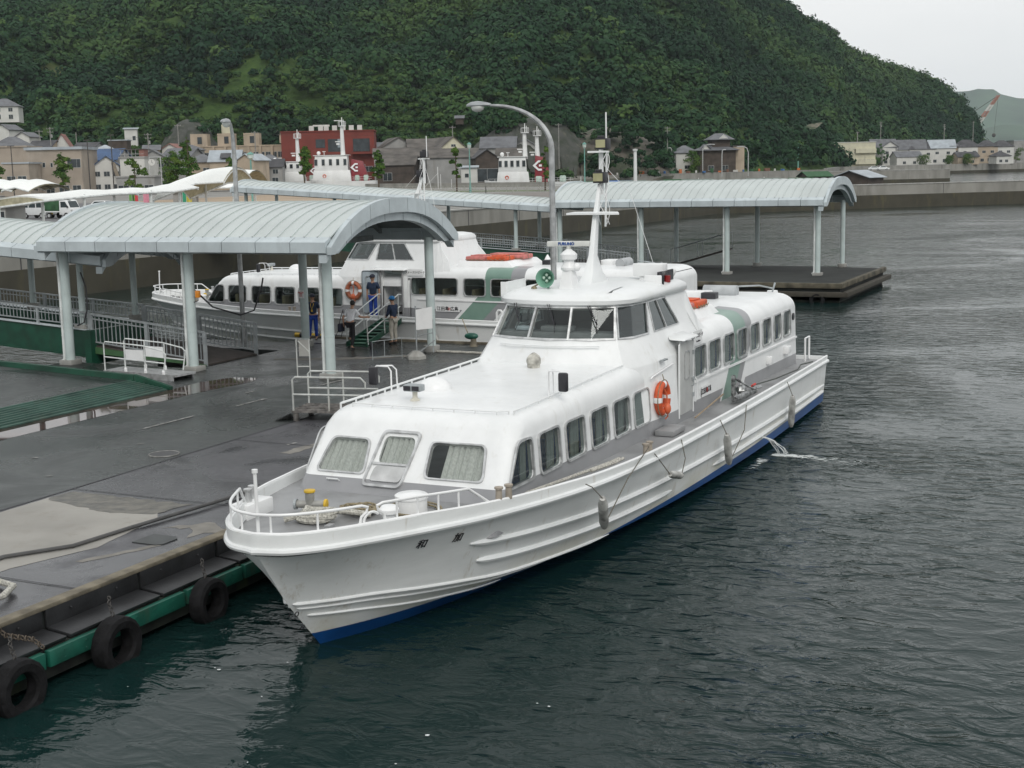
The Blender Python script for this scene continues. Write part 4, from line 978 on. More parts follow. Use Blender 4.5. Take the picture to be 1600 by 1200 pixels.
    if style=='A':
        AW=[(12.5,13.35),(13.63,14.5),(14.83,15.69),(16.02,16.85),(17.2,18.03),(18.42,19.24),(19.6,20.35),(20.64,21.42)]; za,zc=2.31,2.98
    else:
        AW=[(12.2,14.2),(14.5,15.35),(15.62,16.75),(17.0,17.85),(18.2,19.05),(19.4,20.25),(20.55,21.3)]; za,zc=2.40,3.02
    cut=MB(); qs=[]
    for i,(a,c) in enumerate(AW):
        if style=='B' and i==0: a=12.26
        q=rquad([(c,za-.004*(a-12)),(c,zc-.004*(a-12)),(a,zc-.004*(a-12)),(a,za-.004*(a-12))],.12); qs.append((q,a,c))
        for side in(1,-1): cut.extr([(side*1.7,p[0],p[1]) for p in q],(side*.5,0,0))
    ac=shell('aft_cabin',RO,RI,cut,CM)
    xa_=lambda z:1.955-(z-1.7)*.031
    for i,(q,a,c) in enumerate(qs):
        for side in(1,-1):
            frame([(side*(xa_(p[1])+.002),p[0],p[1]) for p in q],(side,0,.03),gl=GLASSS)
        if style=='A':
            full=i in(4,); s0=a+(c-a)*([.55,.62,.6,.5,.03,.2,.35,.45][i]); curtain((1.86,s0,0),(1.86,c-.02,0),za-.08,zc+.02,(-1,0,0),fold=11)
        for k in range(2 if c-a>1.5 else 1): seat(1.33,a+.25+k*1.0,1.98,1)
    # waist rail on the aft cabin, porthole, vents
    b=MB()
    for side in(1,-1): b.bar((side*1.955,12.5,2.22),(side*1.96,SE-.2,2.10),.035,.05)
    b.build('waist_rail',WHITE2,T)
    b=MB(); b.cyl((1.93,21.75,2.72),(1.965,21.75,2.72),.1,n=16); b.build('porthole',BLACKP,T)
    for s,z in((18.75,1.75),(20.6,1.78)):
        MB().box(1.94,2.09,s,s+(.18 if s<20 else .4),z,z+.22).build('vent_box',WHITE2,T,bevel=.03)
    # ---------------- wheelhouse (hollow)
    DZW=.0 if style=='A' else .09
    def wh(z,w,f0,bow,cs,rb,ins=0):
        """plan ring: bowed front, angled corner pane, straight side"""
        w-=ins; f0+=ins; rb-=ins
        half=[(0,f0),(.47,f0+bow*.12),(.93,f0+bow*.5),(w-.27,f0+bow),(w-.07,f0+bow+.42),(w,f0+bow+1.15),(w,rb)]
        return [(x,y,z) for x,y in half]+[(-x,y,z) for x,y in half[::-1] if x>0]
    O=[(1.45,1.985,8.35,.30,0,12.33 if style=='A' else 12.08),(3.0,1.912,8.45,.34,0,12.33 if style=='A' else 12.08),(3.03,1.90,8.46,.34,0,13.6),(3.55+DZW,1.66,8.72,.36,0,13.5),(4.22+DZW,1.47,9.12,.36,0,13.3),(4.26+DZW,1.47,9.14,.36,0,13.28)]
    RO=[wh(*o) for o in O]; RI=[wh(z,w,f,bw,c,r,.07) for z,w,f,bw,c,r in((3.14,1.8,8.5,.34,0,13.5),(3.55+DZW,1.66,8.72,.36,0,13.5),(4.18+DZW,1.48,9.12,.36,0,13.3))]
    # facet-wise window quads, from rings at z=3.55 and 4.22 (indices of the half plan)
    def ringpt(i,t,side=1):
        a=Vector(RO[3][i]);c=Vector(RO[4][i]); p=a+(c-a)*t; return Vector((p.x*side,p.y,p.z))
    def edge(i,j,f,t,side=1):
        return ringpt(i,t,side)+(ringpt(j,t,side)-ringpt(i,t,side))*f
    faces=[]
    cut=[]; fr=[]
    # three front panes spanning from -P3..P3
    def fx(x,t):      # point on the front at lateral x and height t
        s=1 if x>=0 else -1; x_=abs(x)
        P=[ringpt(i,t) for i in range(4)]
        for a,c in zip(P,P[1:]):
            if x_<=c.x or c is P[-1]:
                q=a+(c-a)*((x_-a.x)/(c.x-a.x)); return Vector((s*q.x,q.y,q.z))
    W3=1.66-.27-.06
    for x0,x1 in((-W3,-W3/3-.02),(-W3/3+.02,W3/3-.02),(W3/3+.02,W3)):
        k=lambda x,t:x*(1-.11*t)
        q=[fx(k(x0,.06),.06),fx(k((x0+x1)/2,.06),.06),fx(k(x1,.06),.06),fx(k(x1,.93),.93),fx(k((x0+x1)/2,.93),.93),fx(k(x0,.93),.93)]
        fr.append(q)
    for side in(1,-1):
        fr.append([edge(3,4,.12,.06,side),edge(4,4,0,.06,side),edge(4,5,.93,.06,side),edge(4,5,.93,.93,side),edge(4,4,0,.93,side),edge(3,4,.12,.93,side)])
        Y=lambda s,t:Vector((side*(ringpt(5,t).x),s,ringpt(5,t).z))
        fr.append([Y(10.62,.05),Y(12.2,.05),Y(11.75,.93),Y(10.68,.93)])
    for q in fr:
        c=sum(q,Vector())/len(q); n=(q[1]-q[0]).cross(q[-1]-q[0]).normalized(); ax=Vector((0,10.8,c.z)); 
        if n.dot(c-ax)<0:n=-n
        cut.append(MB().extr([p+n*.15 for p in q],-n*.4))
    if style=='B':  # open doorway through the side
        cut.append(MB().box(1.1,2.3,10.98,11.85,1.62,3.3))
    whl=shell('wheelhouse',RO,RI,cut,CM)
    for j,q in enumerate(fr):
        c=sum(q,Vector())/len(q); n=(q[1]-q[0]).cross(q[-1]-q[0]).normalized(); ax=Vector((0,10.8,c.z)); 
        if n.dot(c-ax)<0:n=-n
        nm='windscreen_pane' if j<3 else ('corner_window' if len(q)==6 else 'side_window')
        f=MB(); P=q; ring=[]
        for sc,o in((0,-.04),(0,.02),(1,.02),(1,-.01)): ring.append([p+(p-c).normalized()*.055*sc+n*o for p in P])
        f.loft(ring,cap0=False,cap1=False); F=f.build(nm,ALU,T)
        m=len(P)//2 if len(P)==6 else 0
        g=MB(); 
        if len(P)==6: g.add([p-n*.015 for p in P],[(0,1,4,5),(1,2,3,4)])
        else: g.add([p-n*.015 for p in P],[(0,1,2,3)])
        g.build('pane',GLASS if j<3 else GLASSD,F)
        if nm=='side_window':
            a=(P[0]+P[1])/2;c2=(P[2]+P[3])/2; g=MB(); g.bar(a,c2,.035,.03,up=n); g.build('glazing_bar',ALU,F)
        if j<3:   # pantograph wiper
            t0=(P[4]+n*.05+Vector((0,0,.06))); t1=P[1].lerp(P[4],.42)+Vector((.12,0,0))+n*.05; g=MB(); 
            g.tube([t0+Vector((-.12,0,0)),t1],.008,5); g.tube([t0+Vector((-.07,0,0)),t1],.008,5); g.tube([t1+Vector((-.10,0,-.16)) if j==0 else t1+Vector((0,0,-.17)),t1+Vector((.08,0,.16)) if j==0 else t1+Vector((0,0,.12))],.009,5)
            g.build('wiper',BLACKP,T)
    # brow roof of the wheelhouse
    zt_=4.28+DZW; RB=[]
    def brow(z,w,f0,rb,bow=.36): 
        half=[(0,f0),(.55,f0+bow*.14),(1.05,f0+bow*.55),(w-.3,f0+bow*.95),(w-.08,f0+bow+.28),(w,f0+bow+.75),(w,rb-.15),(w-.12,rb)]
        return [(x,y,z) for x,y in half]+[(-x,y,z) for x,y in half[::-1] if x>0]
    RB=[brow(zt_-.07,1.50,9.10,13.3),brow(zt_-.03,1.545,9.05,13.32),brow(zt_+.05,1.56,9.04,13.32),brow(zt_+.13,1.52,9.10,13.28),brow(zt_+.19,1.40,9.25,13.2),brow(zt_+.235,1.15,9.6,13.0),brow(zt_+.26,.6,10.3,12.4,.2)]
    MB().loft(RB).build('wheelhouse_roof',CM if 0 else WHITE,T,smooth=40)
    RT=zt_+.24
    # raked side fins behind the wheelhouse and the aft funnel casing
    for side in(1,-1):
        MB().extr([(side*1.47,13.2,4.22+DZW),(side*1.62,13.7,3.55+DZW),(side*1.9,13.95,3.05),(side*1.89,13.3,3.05),(side*1.55,12.9,3.9)],(-side*.06,0,0)).build('side_fin',CM,T)
    # interior of the wheelhouse: console, wheel, chairs
    b=MB(); b.box(-1.3,1.3,9.25,9.75,3.1,3.66+DZW); b.box(-.4,.3,9.3,9.6,3.66+DZW,3.78+DZW); b.build('console',mat('grey console',(.22,.25,.26),.6),T,bevel=.03)
    b=MB(); b.box(-.9,-.35,10.8,10.95,3.2,4.05); b.box(.2,.75,10.9,11.05,3.2,4.0); b.build('helm_seat',BLACKP,T,bevel=.05)
    b=MB(); b.box(-1.0,-.6,9.32,9.5,3.67+DZW,3.76+DZW); b.build('rolled_towel',mat('pale blue cloth',(.45,.55,.6),.9),T,bevel=.03)
    # front rail below windscreen
    rail([(x,8.60+.36*(abs(x)/1.4)**2+0,3.46+DZW) for x in np.linspace(-1.1,1.1,7)],.0,.014,nm='windscreen_rail')
    # ---------------- side door with canopy hood
    D0,D1=11.3,12.22
    if style=='A':
        b=MB(); q=rquad([(D1,1.66),(D1,3.22),(D0,3.22),(D0,1.66)],.1); b.extr([(1.975-(p[1]-1.45)*.0,p[0],p[1]) for p in q],(.02,0,0))
        d=b.build('side_door',mat('weathered grey door',(.50,.51,.50),.45,var=.06,dirt=((.3,.28,.24),3,.5)),T,bevel=.006)
        wq=rquad([(11.93,2.42),(11.93,3.0),(11.62,3.0),(11.62,2.42)],.07); frame([(1.998,p[0],p[1]) for p in wq],(1,0,0),parent=d,nm='door_window',fw_=.03,th=.012,gl=mat('door glass',(.02,.035,.04),.08))
        b=MB(); 
        for z in(1.95,2.3,2.9): b.box(1.99,2.02,D1-.05,D1+.03,z,z+.09)
        b.tube([(2.0,12.1,2.2),(2.05,12.1,2.22),(2.05,12.1,2.36),(2.0,12.1,2.38)],.012,6); b.build('door_fitting',STEEL,d)
        b=MB(); b.tube([(1.98,D0-.03,1.6),(1.985,D0-.03,3.2),(1.985,D0+.08,3.28),(1.985,D1-.08,3.28),(1.985,D1+.03,3.2),(1.98,D1+.03,1.6)],.022,6); b.build('door_frame',WHITE,T,smooth=True)
        b=MB(); b.tube([(2.0,12.36,2.35),(2.04,12.36,2.3),(2.04,12.36,1.85),(2.0,12.36,1.8)],.014,6); b.build('grab_handle',WHITE,T)
    else:
        q=rquad([(10.86,1.62),(10.86,3.28),(10.12,3.28),(10.12,1.62)],.12)
        b=MB(); b.extr([(1.985,p[0],p[1]) for p in q],(.035,0,0)); d=b.build('side_door',mat('pale blue grey door',(.40,.46,.50),.5),T)
        frame([(2.022,p[0],p[1]) for p in rquad([(10.83,1.66),(10.83,3.25),(10.15,3.25),(10.15,1.66)],.1)],(1,0,0),parent=d,nm='door_seal',fw_=.02,th=.012,m=BLACKP,gl=mat('pale blue grey door',(.40,.46,.50),.5))
        frame([(2.03,p[0],p[1]) for p in rquad([(10.65,2.45),(10.65,3.05),(10.33,3.05),(10.33,2.45)],.07)],(1,0,0),parent=d,nm='door_window',fw_=.03,th=.012,gl=mat('door glass',(.02,.035,.04),.08))
        b=MB(); b.box(1.2,1.93,10.98,11.85,1.55,1.62); b.build('door_sill',WHITE,T)
        b=MB(); b.box(1.0,1.06,10.9,11.9,1.6,3.3); b.build('passage_wall',mat('pale wood panel',(.35,.33,.3),.7),T); 
        wq=rquad([(11.62,2.45),(11.62,3.05),(11.12,3.05),(11.12,2.45)],.05); frame([(1.07,p[0],p[1]) for p in wq],(1,0,0),nm='inner_window',fw_=.03,gl=mat('door glass',(.02,.035,.04),.08))
        b=MB(); b.tube([(1.99,10.94,1.6),(1.99,10.94,3.25),(1.99,11.02,3.33),(1.99,11.8,3.33),(1.99,11.9,3.25),(1.99,11.9,1.6)],.03,6); b.build('door_frame',GREYD,T,smooth=True)
    b=MB(); a,c=(D0-.12,D1+.12) if style=='A' else (10.5,12.1)
    b.hexa([(1.80,a,3.32),(2.12,a+.05,3.30),(2.12,c-.05,3.30),(1.80,c,3.32),(1.72,a+.1,3.40),(2.1,a+.15,3.34),(2.1,c-.15,3.34),(1.72,c-.1,3.40)]); b.build('door_hood',WHITE,T,bevel=.012)
    # name board and route board
    s0=12.42 if style=='A' else 12.12
    def board(s,z,w,h,x=1.975,rx=0): 
        b=MB(); b.box(x,x+.012,s,s+w,z,z+h); return b.build('name_board' if z>2.5 else 'route_board',WHITE2,T)
    if style=='A':
        nb=board(12.44,3.06,.62,.30,1.935); text_mesh('コーラルビーチ',.105,INK,nb,frame_M((1.9495,12.75,3.24),(0,1,0),(1,0,0)),bold=.001); text_mesh('Coral Beach',.06,INK,nb,frame_M((1.9495,12.75,3.12),(0,1,0),(1,0,0)))
        rb=board(12.95,1.80,.62,.24,1.97); text_mesh('江田島',.15,INK,rb,frame_M((1.984,13.10,1.92),(0,1,0),(1,0,0)),bold=.003).scale; text_mesh('✥',.16,REDI,rb,frame_M((1.984,13.31,1.92),(0,1,0),(1,0,0))); text_mesh('広島',.15,INK,rb,frame_M((1.984,13.48,1.92),(0,1,0),(1,0,0)),bold=.003)
    else:
        nb=board(12.1,3.10,.66,.24,1.935); text_mesh('ファーストビーチ',.11,INK,nb,frame_M((1.9495,12.43,3.22),(0,1,0),(1,0,0)),bold=.001)
        rb=board(13.3,1.78,1.0,.2,1.97); text_mesh('江田島',.17,INK,rb,frame_M((1.984,13.6,1.88),(0,1,0),(1,0,0)),bold=.003); text_mesh('✥',.16,REDI,rb,frame_M((1.984,13.86,1.88),(0,1,0),(1,0,0))); text_mesh('広島',.17,INK,rb,frame_M((1.984,14.08,1.88),(0,1,0),(1,0,0)),bold=.003)
    # side handrail, small fittings
    b=MB(); b.tube([(1.94,9.55,2.72),(1.96,9.6,2.76),(1.97,10.9,2.86),(1.95,10.95,2.84)],.016,6); b.build('side_handrail',WHITE2,T)
    b=MB(); b.box(1.93,2.0,10.15,10.4,3.0,3.03); b.cyl((1.95,10.4,3.02),(2.02,10.4,3.02),.02,n=6); b.build('lamp_bracket',STEEL,T)
    # ---------------- mast, radar, lights, screens
    b=MB()
    def mring(s0,s1,w,z): return [(-w,s0,z),(w,s0,z),(w,s1,z),(-w,s1,z)]
    b.loft([mring(10.75,11.95,.16,RT-.05),mring(11.02,11.62,.11,RT+.25),mring(11.20,11.46,.062,RT+.6),mring(11.42,11.60,.052,RT+1.4),mring(11.74,11.85,.036,RT+2.15)]); mast=b.build('mast',WHITE,T,bevel=.02)
    b=MB(); b.add([(-.62,11.32,RT+1.48),(.62,11.32,RT+1.48),(.5,11.55,RT+1.5),(0,11.66,RT+1.5),(-.5,11.55,RT+1.5),(-.62,11.32,RT+1.52),(.62,11.32,RT+1.52),(.5,11.55,RT+1.54),(0,11.66,RT+1.54),(-.5,11.55,RT+1.54)],[(4,3,2,1,0),(5,6,7,8,9),(0,1,6,5),(1,2,7,6),(2,3,8,7),(3,4,9,8),(4,0,5,9)]); b.build('mast_spreader',WHITE,mast)
    b=MB(); b.cyl((0,11.88,RT+1.9),(0,11.88,RT+2.95),.055,n=8); b.box(-.25,.15,11.7,12.0,RT+2.82,RT+2.86); b.tube([(.08,11.9,RT+1.2),(.12,11.92,RT+2.8)],.025,6); b.build('mast_pole',WHITE,mast)
    b=MB(); b.tube([(.06,12.05,RT+2.9),(.06,12.05,RT+3.7)],.018,6); b.build('whip_aerial',WHITE2,mast)
    for z,s in((2.16,11.72),(2.89,11.9)):
        b=MB(); b.box(-.10,.17,s-.10,s+.14,RT+z,RT+z+.24); b.cyl((0,s,RT+z+.24),(0,s,RT+z+.30),.08,n=10); L1=b.build('mast_light',BLACKP,mast,bevel=.01)
        b=MB(); b.box(-.09,.13,s-.112,s-.101,RT+z+.04,RT+z+.21); b.build('light_screen',mat('dull yellow screen',(.36,.35,.20),.5),L1)
    b=MB()
    for ph in range(3):
        pts=[];
        for i in range(14):
            t=i/13; pts.append((.1+.10*math.sin(ph*2+t*7),11.8+.12*math.cos(ph+t*5),RT+1.25+t*1.6))
        b.tube(pts,.008,5)
    b.tube([(0,11.9,RT+2.6),(.5,12.4,RT+1.9),(.85,12.9,RT+.3)],.006,5)
    b.build('cable',WHITE2,mast)
    # radar
    b=MB(); b.loft([mring(9.75,10.15,.17,RT-.12),mring(9.83,10.07,.10,RT+.38)]); b.lathe((0,9.95,RT+.38),[(.16,0),(.17,.05),(.12,.14),(.11,.20),(.17,.23),(.18,.33),(.13,.38),(.05,.44)],18)
    b.sph((.17,9.95,RT+.44),.09,12,8); rd=b.build('radar_pedestal',WHITE2,T,smooth=35)
    b=MB(); c=Vector((0,9.95,RT+.93)); d=Vector((1,.16,0)).normalized(); b.cyl((0,9.95,RT+.8),(0,9.95,RT+.9),.05,n=10)
    b.bar(c-d*.46,c+d*.46,.10,.11); b.build('radar_scanner',mat('radar grey white',(.62,.63,.60),.35),T,bevel=.03)
    nrm=Vector((d.y,-d.x,0)); text_mesh('FURUNO',.085,BLUEI,rd,frame_M(c-d*.04+nrm*.056,d,nrm),bold=.004)
    # search lamp horn (green)
    b=MB(); c=Vector((-.44,9.78,RT+.22)); ax=Vector((.12,-1,.05)).normalized()
    u=ax.orthogonal().normalized();w=ax.cross(u)
    def dish(prof): return [[c+ax*h+u*(r*math.cos(a))+w*(r*math.sin(a)) for a in [2*math.pi*k/24 for k in range(24)]] for r,h in prof]
    b.loft(dish([(.02,-.2),(.07,-.18),(.14,-.02),(.2,.12),(.205,.13),(.19,.12),(.12,0),(.06,-.1),(.02,-.12)])); b.cyl(c+ax*-.1+Vector((0,0,-.1)),(-.44,9.85,RT-.1),.03,n=8)
    hl=b.build('horn_lamp',mat('sea green enamel',(.16,.34,.25),.4),T,smooth=40)
    b=MB()
    for i in(-1,1):
        for j in(-1,1): b.sph(c+u*(.045*i)+w*(.045*j)+ax*.0,.036,10,6)
    b.build('lamp_lens',mat('pale green lens',(.5,.65,.55),.2),hl,smooth=True)
    b=MB(); b.tube([(-.75,9.7,RT-.12),(-.75,9.7,RT+.02),(-.6,9.75,RT+.1)],.02,6); b.sph((-.68,9.7,RT+.0),.05,8,6); b.build('horn_fitting',mat('tarnished brass',(.2,.17,.11),.5,.4,var=.4),T)
    # side light screens
    for side,mm in((1,mat('red light glass',(.25,.02,.02),.3)),(-1,mat('green light glass',(.02,.2,.08),.3))):
        b=MB(); x=side*1.3; y0=11.9 if side==1 else 9.6
        b.box(x-.02,x+.02 ,y0,y0+1.0,RT-.16,RT+.2) if side==1 else b.box(x-.02,x+.02,y0,y0+.95,RT-.18,RT+.14)
        b.box(x-.0 if side==1 else x-.12,x+.14 if side==1 else x,y0-.03,y0,RT-.16,RT+.14); sc=b.build('light_screen',BLACKP if side==1 else WHITE,T)
        b=MB(); b.cyl((x+side*.08,y0+.4,RT-.05),(x+side*.08,y0+.4,RT+.1),.07,n=10); b.build('side_light',mm,sc)
    b=MB(); b.box(1.02,1.42,11.78,11.82,RT-.16,RT+.14); b.hexa([(.62,12.15,RT+.08),(1.32,12.15,RT+.08),(1.32,12.5,RT+.08),(.62,12.5,RT+.08),(.62,12.15,RT+.36),(1.32,12.1,RT+.36),(1.32,12.5,RT+.36),(.62,12.5,RT+.36)]); b.box(.75,1.0,12.2,12.4,RT-.1,RT+.08); b.build('locker_box',WHITE2,T,bevel=.02)
    b=MB(); b.hexa([(.55,10.9,RT-.03),(.95,10.8,RT-.04),(1.05,11.15,RT-.04),(.65,11.25,RT-.03),(.55,10.9,RT-.0),(.95,10.8,RT-.02),(1.05,11.15,RT-.02),(.65,11.25,RT-.0)]); b.build('roof_hatch',WHITE2,T)
    # ---------------- things fixed on the forward roof
    t=MB(); t.lathe((-.55,4.15,3.0),[(.09,0),(.09,.04),(.045,.08),(.045,.2)],12); sl_=t.build('search_lamp',mat('cream enamel',(.6,.58,.5),.5),T,smooth=35)
    b=MB(); b.hexa([(-.72,4.02,3.20),(-.38,4.02,3.20),(-.38,4.22,3.20),(-.72,4.22,3.20),(-.72,4.02,3.32),(-.38,4.02,3.32),(-.38,4.22,3.32),(-.72,4.22,3.32)]); b.build('lamp_housing',STEEL,sl_,bevel=.02)
    b=MB(); b.box(-.70,-.57,4.0,4.018,3.22,3.30); b.box(-.53,-.40,4.0,4.018,3.22,3.30); b.build('lamp_lens',BLACKP,sl_)
    b=MB(); b.sph((-.75,5.25,3.04),.24,14,8,(1.35,1.35,1)); b.build('roof_vent_dome',WHITE2,T,smooth=True)
    if style=='A':
        b=MB(); b.sph((.02,8.0,3.24),.16,14,10,(.95,.8,1)); b.cyl((.02,8.0,3.03),(.02,8.0,3.15),.13,n=14)
        for i,v in enumerate(b.v):
            p=Vector(v); q=noise.noise_vector(p*6)*.03; b.v[i]=tuple(p+q)
        b.build('canvas_cover',mat('dirty canvas',(.5,.49,.44),.9,var=.25,scale=6,bump=.8,bscale=8,dirt=((.25,.24,.2),6,.6)),T,smooth=True)
    # mirrors
    for side,s in((1,5.3),(-1,5.0)):
        x=side*1.52; z=zr(s)
        b=MB(); b.tube([(x,s,z),(x,s,z+.38),(x+side*.03,s-.05,z+.47),(x+side*.25,s-.08,z+.48),(x+side*.32,s-.08,z+.42)],.016,6); b.tube([(x,s+.22,z),(x,s+.2,z+.38),(x+side*.03,s+.1,z+.47),(x+side*.2,s-.06,z+.48)],.014,6); mr=b.build('mirror_bracket',WHITE2,T,smooth=True)
        b=MB(); b.box(x+side*.32-.09,x+side*.32+.09,s-.14,s-.04,z+.12,z+.46); b.build('mirror',BLACKP,mr,bevel=.035)
    # ---------------- foredeck fittings
    rp=lambda x,side,z:Vector((side*max(0,hullp(x,1).x-.03),hullp(x,1).y+.03,hullp(x,1).z+lerp_tab(x,HB)+z))
    def bowrail(xs,h=.30,ends=(0,0),nm='bow_rail'):
        b=MB(); P=[rp(abs(x),1 if x>=0 else -1,h) for x in xs]; pts=list(P)
        if ends[0]: p=P[0]; d=(P[0]-P[1]).normalized(); pts=[p+Vector((0,0,-h))+d*.02,p+d*.05+Vector((0,0,-.16)),p+d*.14+Vector((0,0,-.10)),p+d*.16+Vector((0,0,-.03)),p+d*.06]+pts
        else: p=P[0]; d=(P[0]-P[1]).normalized(); pts=[p+d*.35+Vector((0,0,-h))]+pts
        if ends[1]: p=P[-1]; d=(P[-1]-P[-2]).normalized(); pts+=[p+d*.06,p+d*.16+Vector((0,0,-.03)),p+d*.14+Vector((0,0,-.10)),p+d*.05+Vector((0,0,-.16)),p+Vector((0,0,-h))+d*.02]
        else: p=P[-1]; d=(P[-1]-P[-2]).normalized(); pts+=[p+d*.45+Vector((0,0,-h))]
        b.tube(pts,.022,8)
        for k in range(1,len(xs),max(2,len(xs)//5)): b.cyl(rp(abs(xs[k]),1 if xs[k]>=0 else -1,-.02),P[k],.017,n=6)
        return b.build(nm,WHITE2,T,smooth=True)
    bowrail([x for x in np.linspace(-3.3,2.75,26)],.27,ends=(0,1)); bowrail([x for x in np.linspace(3.35,5.0,9)],.27,ends=(1,0))
    b=MB(); b.tube([(.0,-1.40,1.8),(-.03,-1.38,2.93)],.026,8); b.cyl((-.03,-1.38,2.93),(-.03,-1.38,2.98),.042,n=10); b.build('jack_staff',WHITE2,T)
    # closed fairlead on the seen side
    p=rp(3.05,1,0); b=MB(); tdir=(rp(3.2,1,0)-rp(2.9,1,0)).normalized(); b.torus(p+Vector((0,0,.02)),.14,.022,tdir.cross(Vector((0,0,1))),16,6,0,math.pi) 
    b.bar(p-tdir*.22,p+tdir*.22,.07,.03); b.build('fairlead',WHITE2,T,smooth=True)
    # bitts: paired bollards on a white plinth (far side) and on the rail (near side)
    def bitts(x,y,z,d,m=ALU,pl=True):
        b=MB(); 
        if pl: b.box(x-.15,x+.18,y-.35,y+.35,z-.28,z-.03); bb=b.build('bollard_plinth',WHITE2,T,bevel=.02)
        else: bb=T
        b=MB()
        for k in(-1,1):
            c=Vector((x,y,z))+Vector(d)*(.11*k); b.lathe(c,[(.055,-.05),(.05,.14),(.07,.15),(.07,.18),(.03,.19)],14)
        b.build('bollard',m,bb,smooth=35)
    bitts(-1.47,.45,2.03,(-.35,1,0)); bitts(2.1,2.15,1.96,(.3,1,0),m=mat('tan bitts',(.33,.29,.24),.7),pl=False)
    bitts(2.66,7.3,1.70,(0,1,0),m=mat('tan bitts',(.33,.29,.24),.7),pl=False)
    # cross bollard with yellow ends
    b=MB(); c=Vector((-.55,.72,1.75)); b.lathe(c,[(.08,0),(.07,.22),(.075,.38),(.06,.40)],14); b.cyl(c+Vector((-.2,-.06,.2)),c+Vector((.22,.07,.2)),.06,n=14); cb_=b.build('cross_bollard',mat('grey cast bitt',(.33,.33,.31),.6,.2,var=.2),T,smooth=35)
    b=MB(); b.cyl(c+Vector((0,0,.39)),c+Vector((0,0,.43)),.09,n=16); b.build('yellow_cap',YELL,cb_,bevel=.01); b=MB(); b.cyl(c+Vector((.22,.07,.2)),c+Vector((.26,.08,.2)),.085,n=16); b.build('yellow_cap',YELL,cb_,bevel=.01)
    b=MB(); b.cyl(c+Vector((-.2,-.06,.2)),c+Vector((-.24,-.07,.2)),.085,n=16); b.build('end_cap',STEEL,cb_)
    # deck hatch drum and mushroom vent
    b=MB(); b.lathe((.84,1.45,1.76),[(.245,0),(.245,.24),(.262,.24),(.262,.29),(.23,.31),(.0,.33)],26); b.build('hatch_drum',WHITE2,T,smooth=35)
    b=MB(); b.lathe((.86,.72,1.76),[(.10,0),(.10,.18),(.15,.18),(.155,.24),(.11,.29),(.02,.3)],20); b.build('mushroom_vent',WHITE2,T,smooth=35)
    b=MB(); b.box(-.5,.25,-1.0,-.7,1.76,1.82); b.box(.42,.52,-.4,-.25,1.76,1.98); b.box(.05,.4,-.85,-.7,1.76,1.86); b.build('anchor_seat',GREYD,T,bevel=.01)
    # side deck fittings
    b=MB(); b.box(2.02,2.42,9.55,10.35,1.545,1.66); b.build('deck_locker_lid',GREYD,T,bevel=.012)
    # aft roof: raft platform, boxes, aerials
    b=MB(); 
    b.loft([[(-1.45,13.9,3.40),(1.42,13.9,3.40),(1.42,16.3,3.36),(-1.45,16.3,3.36)],[(-1.3,14.0,3.62),(1.28,14.0,3.62),(1.28,16.0,3.62),(-1.3,16.0,3.62)]]); b.build('raft_platform',WHITE2,T,bevel=.015)
    MB().box(-.6,.2,19.2,19.7,3.42,3.62).build('roof_locker',WHITE2,T,bevel=.02); MB().box(-.35,-.2,17.6,17.9,3.44,3.9).build('aerial_housing',WHITE2,T,bevel=.02)
    MB().box(.05,.45,17.0,17.3,3.44,3.62).build('black_box',BLACKP,T,bevel=.02); MB().box(.1,.5,18.9,19.25,3.44,3.62).build('black_box',BLACKP,T,bevel=.02)
    b=MB(); b.cyl((-.2,20.2,3.55),(.75,20.2,3.55),.17,n=16); b.build('raft_canister',mat('grey plastic',(.4,.42,.43),.5),T,smooth=35)
    b=MB(); b.tube([(.2,20.7,3.44),(.2,20.7,3.62),(1.0,21.6,3.6),(1.3,21.9,3.5)],.025,6); b.tube([(1.3,21.9,3.4),(1.35,22.0,3.65)],.03,6); b.build('davit_rail',STEEL,T)
    b=MB(); b.lathe((1.2,22.3,3.2),[(.03,-.12),(.12,0),(.17,.12),(.15,.2)],12); b.build('stern_lamp',WHITE2,T,smooth=True)
    b=MB(); b.lathe((-.3,16.9,3.44),[(.25,0),(.14,.08),(.1,.2),(.02,.34)],12); b.build('roof_cowl',WHITE2,T,smooth=True)
    # stern ladder posts and transom fenders
    b=MB(); pipes(b,[[(1.8,22.5,1.3),(1.8,22.5,2.4)],[(2.1,22.6,1.3),(2.1,22.6,2.0),(2.1,23.1,2.0),(2.1,23.1,1.35)]],.03); b.build('stern_post',WHITE2,T)
    for z in(.35,.85): 
        b=MB(); b.cyl((1.6,23.28,z),(2.35,23.28,z),.13,n=12); b.build('stern_roller',BLACK,T,smooth=35)
    return T,hullp,HB
TH=R_(.5)
FA,_,_=ferry('passenger_ferry','large white passenger ferry with drawn curtains moored bow-first at the near pontoon',(-11.26,16.54,0),TH,'A')
# small sheer trim: the hull rides level
FB,_,_=ferry('passenger_ferry','white passenger ferry behind the canopy, its side door open for boarding',(-37.92,46.75,.06),R_(-90),'B')
def fpos(o,x,y,z): 
    c,s=math.cos(o.rotation_euler[2]),math.sin(o.rotation_euler[2]); l=o.location
    return (l[0]+c*x-s*y,l[1]+s*x+c*y,l[2]+z)
